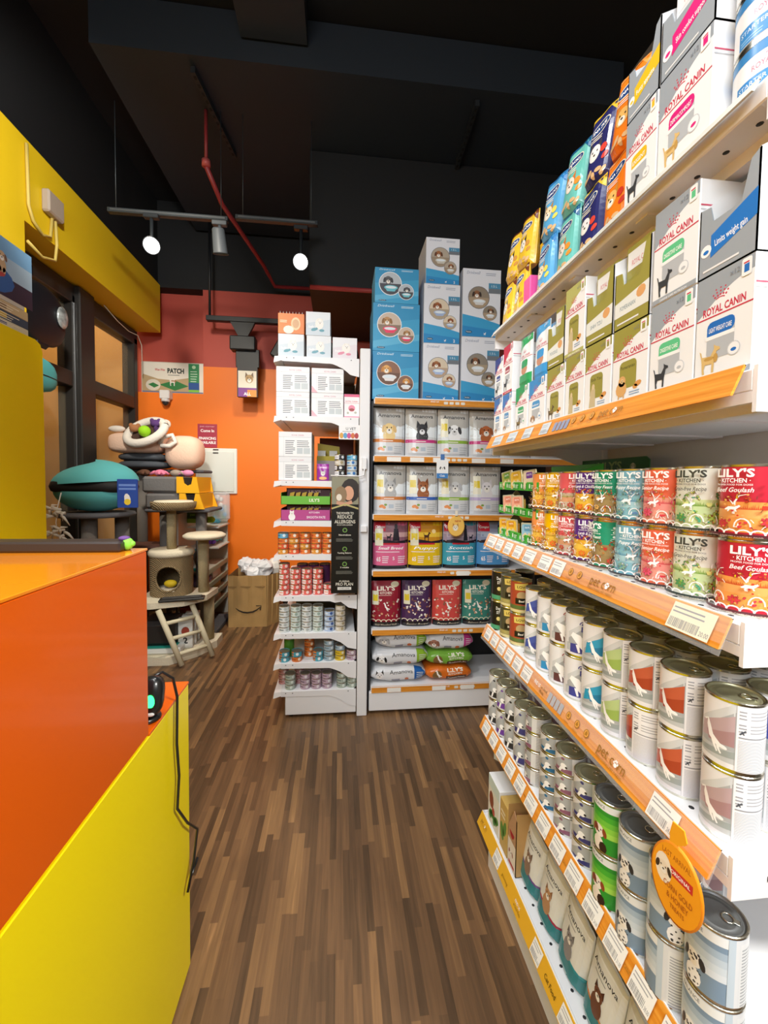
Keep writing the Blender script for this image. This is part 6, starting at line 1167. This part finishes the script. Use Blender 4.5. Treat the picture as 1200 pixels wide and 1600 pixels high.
p1 = MB().cyl(.036, .851, 1.17, SIS, (-1.36, 3.5)); bk_ = MB().lathe([(0, 1.171), (.15, 1.171), (.165, 1.19), (.172, 1.235), (.16, 1.235), (.15, 1.2), (0, 1.195)], 32, WIC, (-1.34, 3.5, 0)); bc_ = MB().lathe([(0, 1.2), (.148, 1.2), (.155, 1.225), (.14, 1.245), (0, 1.25)], 28, CRM, (-1.34, 3.5, 0))
p2 = MB().cyl(.042, .486, .935, SIS, (-1.12, 3.53)); p3 = MB().cyl(.042, .061, .439, SIS, (-1.1, 3.6)); p4 = MB().cyl(.042, .061, .439, SIS, (-1.5, 3.62)); tp_ = MB().lathe([(0, .936), (.14, .936), (.165, .95), (.165, .965), (.14, .98), (0, .982)], 32, CRM, (-1.1, 3.5, 0))
rl = []
A0, A1, B0, B1_ = Vector((-1.34, 3.19, .438)), Vector((-1.165, 3.17, .02)), Vector((-1.16, 3.36, .438)), Vector((-.99, 3.33, .02))
lad = [('ladder_rail', MB().tube([A0, A1], .021, WD, 10).mesh('ladder_rail')), ('ladder_rail', MB().tube([B0, B1_], .021, WD, 10).mesh('ladder_rail'))] + [('ladder_rung', MB().tube([A0.lerp(A1, t), B0.lerp(B1_, t)], .015, WD, 8).mesh('ladder_rung')) for t in (.25, .52, .8)]
put('cat_tree', [('base', ba.mesh('base')), ('platform', plat.mesh('platform')), ('woven_house', hs.mesh('woven_house'), [('entrance_rim', hole_r.mesh('entrance_rim')), ('cushion', cu.mesh('cushion')), ('roof', ht.mesh('roof'))], 'woven cylindrical house with round entrance'), ('post', p1.mesh('post')), ('basket_perch', bk_.mesh('basket_perch'), [('cushion', bc_.mesh('cushion'))]), ('post', p2.mesh('post')), ('post', p3.mesh('post')), ('post', p4.mesh('post')), ('round_perch', tp_.mesh('round_perch'))] + lad,
    (0, 0, 0), 0, 'cream cat tree with woven house, ladder and round perches', 'cat tree')
by = MB().ball((0, 0, .03), .05, .035, .03, M('#d8b818', .7)); put('plush_toy', by.mesh('plush_toy'), (-1.34, 3.42, .552), 0, 'yellow plush toy inside the woven cat house', 'toy')
tr_ = MB(); tr_.box(-.16, -.045, 0, .16, .045, .018, M('#1e1b1a', .5), .006); [tr_.box(-.14, y, .018, .14, y + .012, .026, M('#2c2826', .5), .003) for y in (-.03, 0, .018)]
put('scratch_pad', tr_.mesh('scratch_pad'), (-1.2, 3.28, .4865), .22, 'long dark ridged pad lying on the cat tree platform', 'pad')
# grey cat tree behind
gb = MB().box(-2.05, 3.73, 0, -1.1, 4.3, .05, GP_, .01)
parts = [('base', gb.mesh('base'))]
for x, y, z1 in ((-1.52, 3.78, 1.13), (-1.22, 3.79, 1.13), (-1.9, 4.2, 1.48), (-1.55, 4.2, 1.48)): parts.append(('post', MB().cyl(.045, .051, z1, GS, (x, y), 20).mesh('post')))
parts += [('platform', MB().box(-1.66, 3.7, 1.131, -1.12, 4.1, 1.16, GP_, .01).mesh('platform')), ('platform', MB().box(-2.04, 4.12, 1.481, -1.3, 4.4, 1.51, GP_, .01).mesh('platform')), ('platform', MB().box(-2.0, 3.86, .78, -1.5, 4.2, .81, M('#6b4a44', .9), .01).mesh('platform'))]
put('cat_tree', parts, (0, 0, 0), 0, 'tall grey cat tree behind, carrying the teal pod and pet beds', 'cat tree')
ps = [('base', MB().box(-2.04, 2.98, 0, -1.62, 3.45, .05, GP_, .01).mesh('base')), ('platform', MB().lathe([(0, 1.14), (.24, 1.14), (.25, 1.155), (.24, 1.17), (0, 1.17)], 32, GP_, (-1.77, 3.22, 0)).mesh('platform'))]
for x, y in ((-1.76, 3.1), (-1.64, 3.3), (-1.88, 3.32)): ps.append(('post', MB().cyl(.048, .051, 1.139, GS, (x, y), 20).mesh('post')))
put('cat_stand', ps, (0, 0, 0), 0, 'grey post stand under the teal pod by the window', 'cat stand')
TL = M('#5cb8bc', .75, bump=.1, bscale=200, name='teal_felt'); c0 = (-1.765, 3.2)
def shell(z0, hgt, up, rx=.285, ry=.2):
    b = MB(); vv = []; n, m = 36, 8
    for j in range(m + 1):
        t = PI / 2 * j / m
        for i in range(n):
            a = 2 * PI * i / n; vv.append((c0[0] + rx * math.cos(t) * math.cos(a), c0[1] + ry * math.cos(t) * math.sin(a), z0(math.cos(a)) * (1 if t < .01 else 1) + up * hgt * math.sin(t) ** 1.08))
    ff = [(j * n + i, j * n + (i + 1) % n, (j + 1) * n + (i + 1) % n, (j + 1) * n + i) for j in range(m) for i in range(n)]
    b.add(vv, ff if up > 0 else [f[::-1] for f in ff], TL, True); return b
us = shell(lambda c: 1.385 + .02 * c, .15, 1); ls = shell(lambda c: 1.325, .15, -1, .27, .19)
mid = MB(); mid.ball((c0[0], c0[1], 1.358), .262, .18, .055, M('#08090b', .7), n=36, k=8, p=.55)
put('pet_pod', [('upper_shell', us.mesh('upper_shell'), None, 'teal domed top'), ('lower_shell', ls.mesh('lower_shell'), None, 'teal bowl'), ('opening', mid.mesh('opening'), None, 'black padded opening')], (0, 0, .0), 0, 'large teal clam-shaped pet pod with black opening', 'pet bed')
ft = MB(); rr = random.Random(5); fm = M('#e6e0d6', .9)
for q in range(26):
    x, z = -2.2 + rr.uniform(-.06, .06), (1.17 if q % 2 else 1.02) + rr.uniform(-.03, .03); dx, dz = rr.uniform(-.1, .1), rr.uniform(-.09, .04)
    ft.tube([(x, 3.6, z), (x + dx * .5, 3.58, z + dz * .4 + .02), (x + dx, 3.6, z + dz)], [.012, .01, .002], fm, 6)
ft.tube([(-2.2, 3.6, 1.0), (-2.21, 3.6, 1.1), (-2.2, 3.6, 1.2), (-2.19, 3.63, 1.32)], .004, fm, 5)
ft.v = [(-1.86 + (v[0] + 2.2) * .85, 2.93 + (v[1] - 3.6), 1.12 + (v[2] - 1.1) * .9) for v in ft.v]
put('feather_toy', ft.mesh('feather_toy'), (0, 0, 0), 0, 'white feathery cat toy dangling in front of the teal pod', 'toy')
a = Art(); a.rect(-.062, 0, .062, .19, '#24489c'); a.rect(-.055, .15, .055, .165, '#6c8cd0'); a.rect(-.055, .125, .055, .138, '#6c8cd0'); a.ells([(.0, .06, .02, .04, .2)], '#e8e4dc', 10); a.ell(.0, .04, .022, .022, '#e8c838', 12)
b = MB().box(-.067, -.006, 0, .067, .006, .2, M('#24489c', .35), .003); stamp(b, a, flatP((0, -.006, 0), (1, 0, 0), (0, 0, 1), (0, -1, 0)))
put('toy_packet', b.mesh('toy_packet'), (-1.475, 3.05, 1.215), .05, 'blue packet with yellow ball picture hanging beside the teal pod', 'packet')
YB = M('#efb010', .8, name='yellow_felt'); GB = M('#6c6a6a', .95, bump=.3, name='grey_felt')
def bed(z, h, x0, x1, label, flare=0.):
    b = MB(); xm = x0 + (x1 - x0) * .62; b.box(x0, 3.7, z, xm, 4.08, z + h, GB, .02)
    y = MB(); y.prism([(xm, 3.69), (x1, 3.69), (x1, 4.09), (xm, 4.09)], z, z + .006, YB, 'z')
    cutp = [(xm + .0, z), (x1 + flare, z), (x1 - .015, z + h), (xm + (x1 - xm) * .75, z + h), (xm + (x1 - xm) * .68, z + h * .55), (xm + (x1 - xm) * .5, z + h * .45), (xm + (x1 - xm) * .34, z + h * .6), (xm + (x1 - xm) * .28, z + h), (xm, z + h)]
    y.prism(cutp, 3.685, 3.7, YB, 'y'); y.prism([(xm, z), (x1 + flare, z), (x1 - .015, z + h), (xm, z + h)], 4.07, 4.085, YB, 'y'); y.prism([(3.69, z), (4.085, z), (4.085, z + h), (3.69, z + h)], x1 - .02, x1 - .012, YB, 'x')
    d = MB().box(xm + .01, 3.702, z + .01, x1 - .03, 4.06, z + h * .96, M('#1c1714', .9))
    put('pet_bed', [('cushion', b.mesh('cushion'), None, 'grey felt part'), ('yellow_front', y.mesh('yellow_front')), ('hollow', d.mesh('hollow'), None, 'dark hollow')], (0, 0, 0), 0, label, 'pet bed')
bed(1.161, .135, -1.655, -1.19, 'lower of two grey and yellow felt pet beds', .03); bed(1.3, .14, -1.68, -1.21, 'upper of two grey and yellow felt pet beds', .01)
PH = M('#ecc9b2', .95, bump=.3, bscale=60, name='peach_plush'); WP = M('#e9e2d8', .95, bump=.35, bscale=60, name='white_plush')
cb_ = MB(); [cb_.ball((-1.83, 4.13, z), .22, .16, .04, M('#4a4f56', .9), n=20, p=.7) for z in (1.55, 1.62)]
put('cushion_stack', cb_.mesh('cushion_stack'), (0, 0, 0), 0, 'dark grey round cushions under the left peach bed', 'cushion')
bd = MB().ball((-1.87, 4.1, 1.745), .235, .17, .095, PH, n=32, k=14, p=.5)
Tr = Matrix.Translation((-1.74, 3.93, 1.84)) @ Matrix.Rotation(-.35, 4, 'Y') @ Matrix.Rotation(.95, 4, 'X'); rg = MB(); rg.tube([tuple(Tr @ Vector((.17 * math.cos(t), .12 * math.sin(t), 0))) for t in [2 * PI * k / 24 for k in range(25)]], .038, WP, 10, False)
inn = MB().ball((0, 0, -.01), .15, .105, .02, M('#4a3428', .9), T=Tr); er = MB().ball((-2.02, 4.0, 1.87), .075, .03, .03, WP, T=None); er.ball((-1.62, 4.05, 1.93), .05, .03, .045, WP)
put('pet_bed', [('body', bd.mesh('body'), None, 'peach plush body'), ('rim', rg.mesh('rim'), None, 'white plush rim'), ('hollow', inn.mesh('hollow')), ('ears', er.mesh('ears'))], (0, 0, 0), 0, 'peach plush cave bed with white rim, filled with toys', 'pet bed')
tn = MB().ball((0, 0, 0), .05, .05, .05, M('#9cdc1c', .8), n=20, k=12); put('toy_ball', tn.mesh('toy_ball'), (-1.72, 3.86, 1.84), 0, 'lime green ball in the peach plush cave bed', 'ball')
for k, (x, y, z, c, nm) in enumerate(((-1.83, 3.92, 1.87, '#b0764c', 'brown plush toy in the cave bed'), (-1.62, 3.92, 1.85, '#4a2c60', 'purple plush toy poking out of the cave bed'), (-1.66, 3.94, 1.92, '#5c3a78', 'violet plush toy at the right rim of the cave bed'))):
    q = MB().ball((0, 0, 0), .045, .035, .035, M(c, .9)); q.ball((.03, 0, .02), .02, .02, .025, M(c, .9)); q.ball((-.03, 0, .025), .018, .02, .022, M(c, .9)); put('plush_toy', q.mesh('plush_toy'), (x, y, z), 0, nm, 'toy')
b2 = MB().ball((-1.47, 4.13, 1.672), .165, .16, .16, PH, n=28, k=12, p=.7); e2 = MB(); e2.tube([(-1.64, 3.97, 1.74), (-1.6, 3.95, 1.8), (-1.52, 3.95, 1.82), (-1.49, 3.95, 1.76), (-1.54, 3.945, 1.72), (-1.62, 3.95, 1.72)], .02, WP, 8)
put('pet_bed', [('body', b2.mesh('body')), ('ear', e2.mesh('ear'), None, 'white plush ear')], (0, 0, .0), 0, 'rounded peach plush bed with one white ear, standing on edge', 'pet bed')
for k, (x, c, nm, n_) in enumerate(((-1.68, '#5c3a28', 'brown plush toy lying on the upper felt bed', 3), (-1.55, '#e07c9c', 'pink plush toy lying on the upper felt bed', 5), (-1.42, '#9c8c80', 'grey plush toy lying on the upper felt bed', 4), (-1.32, '#dc8cb4', 'pink striped toy at the end of the upper felt bed', 3))):
    q = MB(); q.ball((0, 0, .03), .05, .035, .03, M(c, .9)); rr = random.Random(k)
    for i in range(n_): an = rr.uniform(0, 2 * PI); q.tube([(0, 0, .03), (.05 * math.cos(an), .03 * math.sin(an), .035), (.085 * math.cos(an), .05 * math.sin(an), .018)], [.018, .016, .012], M(c, .9), 8)
    put('plush_toy', q.mesh('plush_toy'), (x, 3.76, 1.441), 0, nm, 'toy')
# toy rack
GR = M('#8c9884', .5, name='sage_green_trim'); rk = []
for z in (.2, .32, .44, .57): b = MB().box(-1.45, 3.85, z, -1.19, 4.5, z + .012, M('#cfcabc', .5)); b.box(-1.19, 3.85, z - .025, -1.178, 4.5, z + .02, GR, .002); rk.append(('shelf', b.mesh('shelf')))
rk += [('side_panel', MB().box(-1.45, 4.5, 0, -1.18, 4.515, 1.15, M('#c8c4b8', .6)).mesh('side_panel')), ('leg', MB().cyl(.05, .051, .2, M('#3c4048', .6), (-1.28, 3.92)).mesh('leg')), ('back_panel', MB().box(-1.47, 3.9, .1, -1.455, 4.5, 1.1, M('#e0d4c0', .6)).mesh('back_panel'))]
for z in (.75, .95): rk.append(('shelf', MB().box(-1.45, 4.1, z, -1.16, 4.5, z + .012, M('#dcdcd4', .5)).mesh('shelf')))
put('toy_rack', rk, (0, 0, .0), 0, 'low toy rack with sage green shelf edges against the orange wall', 'rack')
rr = random.Random(12)
def lump(n, c, s): 
    q = MB(); [q.ball((rr.uniform(-s, s), rr.uniform(-s * .6, s * .6), s * .5 + rr.uniform(0, s * .5)), s * .5, s * .4, s * .45, M(c, .8), 10, 7) for _ in range(n)]; return q.mesh('plush_toy')
for x, y, z, c, s, nm in ((-1.3, 4.2, .963, '#a8dc20', .07, 'lime green plush toy on the toy rack top tier'), (-1.24, 4.38, .963, '#5cb0d0', .06, 'blue plush toy at the back of the toy rack top tier'), (-1.33, 3.98, .583, '#d8e030', .06, 'yellow-green plush toy beside the grey slanted box'), (-1.25, 4.25, .763, '#7c4cc0', .04, 'purple toy on the middle tier of the toy rack'), (-1.28, 4.42, .763, '#68b8c0', .05, 'teal toy deep on the middle tier of the toy rack')):
    put('plush_toy', lump(6, c, s), (x, y, z), 0, nm, 'toy')
q = MB().box(-.09, -.02, 0, .09, .02, .13, M('#2c5424', .5), .003); a = Art(); a.rect(-.09, 0, .09, .04, '#8cc030'); a.text('pet camp', 0, .07, .022, '#8cc040', .01, w=.12); stamp(q, a, flatP((0, -.02, 0), (1, 0, 0), (0, 0, 1), (0, -1, 0)))
put('toy_box', q.mesh('toy_box'), (-1.36, 4.12, 1.0), 0, 'dark green toy box on the toy rack below the yellow beds', 'box')
q = MB().box(-.09, -.04, 0, .09, .04, .3, glass('#e8f0f4', .1, 'clear_plastic_bag', .35), .03); rr = random.Random(3)
for i in range(10): q.ball((rr.uniform(-.06, .06), rr.uniform(-.02, .02), rr.uniform(.04, .25)), .026, .02, .026, M(rr.choice(['#e8d820', '#58a8dc', '#d84c9c', '#f0f0f0', '#48b868']), .6), 8, 6)
put('toy_bag', q.mesh('toy_bag'), (-1.22, 4.4, .99), 0, 'clear bag of colourful toys at the right of the toy rack', 'bag')
q = MB().box(-.03, -.1, 0, .03, .1, .2, M('#8c8478', .5), .003); put('toy_box', q.mesh('toy_box'), (-1.25, 3.955, .584), .1, 'grey-brown box leaning on the toy rack', 'box', tilt=(0, -.35))
q = MB().box(-.045, -.01, 0, .045, .01, .2, M('#2c9c9c', .5), .002); a = Art(); a.rect(-.03, .03, .03, .13, '#e8ecec'); stamp(q, a, flatP((0, -.01, 0), (1, 0, 0), (0, 0, 1), (0, -1, 0))); put('toy_packet', q.mesh('toy_packet'), (-1.3, 3.86, .583), .1, 'teal and white packet at the near end of the toy rack', 'packet', tilt=(0, .15))
for k, z in enumerate((.213, .333, .453)):
    for i in range(2): q = MB().box(-.1, -.13, 0, .1, .13, .04 + .03 * (i % 2), M(('#a04c3c', '#d8d0c4', '#4c5c50', '#c8b878', '#7c6c9c', '#d8d8d8')[k * 2 + i], .6), .003); put('folded_item', q.mesh('folded_item'), (-1.32, 3.95 + i * .3, z), 0, '%s flat packet on the %s tier of the toy rack' % (('rusty red', 'cream', 'dark green', 'straw', 'lilac', 'pale grey')[k * 2 + i], ('lowest', 'second', 'third')[k]), 'packet')
# things under the cream cat tree platform
cr = MB().box(-.15, -.14, 0, .19, .14, .05, M('#dfe0dc', .5), .01); cr2 = MB().box(-.14, -.13, .056, .14, .13, .25, M('#221c1a', .6), .03); cr3 = MB().box(-.15, -.141, .05, .15, .141, .056, M('#2c9c8c', .5))
put('pet_carrier', [('tray', cr.mesh('tray'), None, 'white base'), ('cover', cr2.mesh('cover'), None, 'dark cover'), ('trim', cr3.mesh('trim'), None, 'teal line')], (-1.41, 3.42, .061), 0, 'dark pet carrier with white base under the cat tree platform', 'pet carrier')
q = MB().ball((0, 0, .06), .03, .03, .06, M('#b8d818', .7)); put('plush_toy', q.mesh('plush_toy'), (-1.51, 3.25, .061), 0, 'lime toy peeking out beside the counter edge under the cat tree', 'toy')
for i in range(3):
    a = Art(); a.rect(-.05, .02, .05, .2, '#e4e4e0'); a.ell(0, .14, .03, .035, ('#a04030', '#2c2c2c', '#3c3c3c')[i], 12); a.text('20'[i % 2], 0, .04, .05, '#1c1c1c', .03)
    q = MB().box(-.055, -.03, 0, .055, .03, .24, M('#cfcfca', .5), .004); stamp(q, a, flatP((0, -.03, 0), (1, 0, 0), (0, 0, 1), (0, -1, 0))); put('litter_pack', q.mesh('litter_pack'), (-1.225, 3.42 + .08 * i, .061), .2, 'white and black printed pack, %s of the three under the cat tree' % ('nearest', 'middle', 'rearmost')[i], 'pack')
# green alien-like toy on the counter edge
q = MB(); q.ball((0, 0, .03), .028, .025, .03, M('#7cc83c', .7)); q.ball((-.012, 0, .055), .026, .022, .012, M('#5c3a78', .8)); q.ball((.022, 0, .03), .014, .014, .014, M('#7cc83c', .7)); q.ball((-.01, -.022, .035), .008, .005, .008, M('#f0f0f0', .4), 8, 6)
q.v = [tuple(c_ * .45 for c_ in v) for v in q.v]
put('plush_toy', q.mesh('plush_toy'), (-.445, .915, 1.2685), 0, 'small green and purple toy at the far corner of the counter', 'toy')
# brown paper sack of rubbish with a printed smile arrow
KR = M('#a98550', .8, var=.08, bscale=6, name='kraft_paper'); x0, x1, y0, y1, h = -1.05, -.69, 4.02, 4.42, .5
sk = MB(); wv = lambda i: .01 * math.sin(i * 2.1)
P4 = [(x0, y0), (x1, y0), (x1 + .1, y0 + .14), (x1 + .1, y1), (x0, y1)]
for i in range(5):
    a_, b_ = P4[i], P4[(i + 1) % 5]; m = 8
    for k in range(m):
        t0, t1 = k / m, (k + 1) / m; pa = (a_[0] + (b_[0] - a_[0]) * t0, a_[1] + (b_[1] - a_[1]) * t0); pb = (a_[0] + (b_[0] - a_[0]) * t1, a_[1] + (b_[1] - a_[1]) * t1)
        for zz0, zz1, w0, w1 in ((0, .2, 0, .5), (.2, .4, .5, 1), (.4, h, 1, 1)): sk.add([(pa[0], pa[1] + wv(k + i) * w0, zz0), (pb[0], pb[1] + wv(k + 1 + i) * w0, zz0), (pb[0], pb[1] + wv(k + 1 + i) * w1, zz1 + (wv(k * 3) if zz1 == h else 0)), (pa[0], pa[1] + wv(k + i) * w1, zz1 + (wv(k * 3 - 3) if zz1 == h else 0))], [(0, 1, 2, 3)], KR)
sk.add([(p[0], p[1], .002) for p in P4], [(0, 1, 2, 3, 4)], KR); sk.box(x0, y0 - .004, h * .78, x1, y0 + .0, h * .8, M('#8f6f40', .8))
a = Art(); S = [(-.11, .19), (-.08, .165), (-.04, .148), (0, .143), (.05, .15), (.09, .17), (.12, .195)]; a.stroke(S, [.004, .011, .014, .015, .014, .01, .006], '#221c18'); a.stroke([(.08, .208), (.128, .21), (.118, .165)], .008, '#221c18')
stamp(sk, a, flatP(((x0 + x1) / 2, y0 - .007, 0), (1, 0, 0), (0, 0, 1), (0, -1, 0)), base=.003)
cr_ = MB(); rr = random.Random(21)
for q in range(16):
    cx_, cy_, cz = rr.uniform(x0 + .1, x1 - .02), rr.uniform(y0 + .1, y1 - .08), h - .03 + rr.uniform(0, .09); n0 = len(cr_.v)
    cr_.ball((cx_, cy_, cz), .085, .07, .07, M('#d04c34' if q == 3 else '#e6e6e8', .4), 9, 6)
    for k in range(n0, len(cr_.v)): v = cr_.v[k]; cr_.v[k] = (v[0] + rr.uniform(-.012, .012), v[1] + rr.uniform(-.012, .012), v[2] + rr.uniform(-.012, .012))
cr_.sm = [False] * len(cr_.sm)
r2 = MB(); n0 = 0; r2.ball((x1 + .03, y1 - .14, h + .03), .075, .08, .1, M('#ece8e0', .5), 9, 6); r2.sm = [False] * len(r2.sm)
put('paper_sack', sk.mesh('paper_sack'), (0, 0, 0), 0, 'brown kraft paper sack printed with a black smile arrow', 'sack'); put('plastic_bags', cr_.mesh('plastic_bags'), (0, 0, 0), 0, 'crumpled white plastic bags with a red patch stuffed in the paper sack', 'plastic bags'); put('crumpled_paper', r2.mesh('crumpled_paper'), (0, 0, 0), 0, 'crumpled white paper at the right side of the paper sack', 'paper')
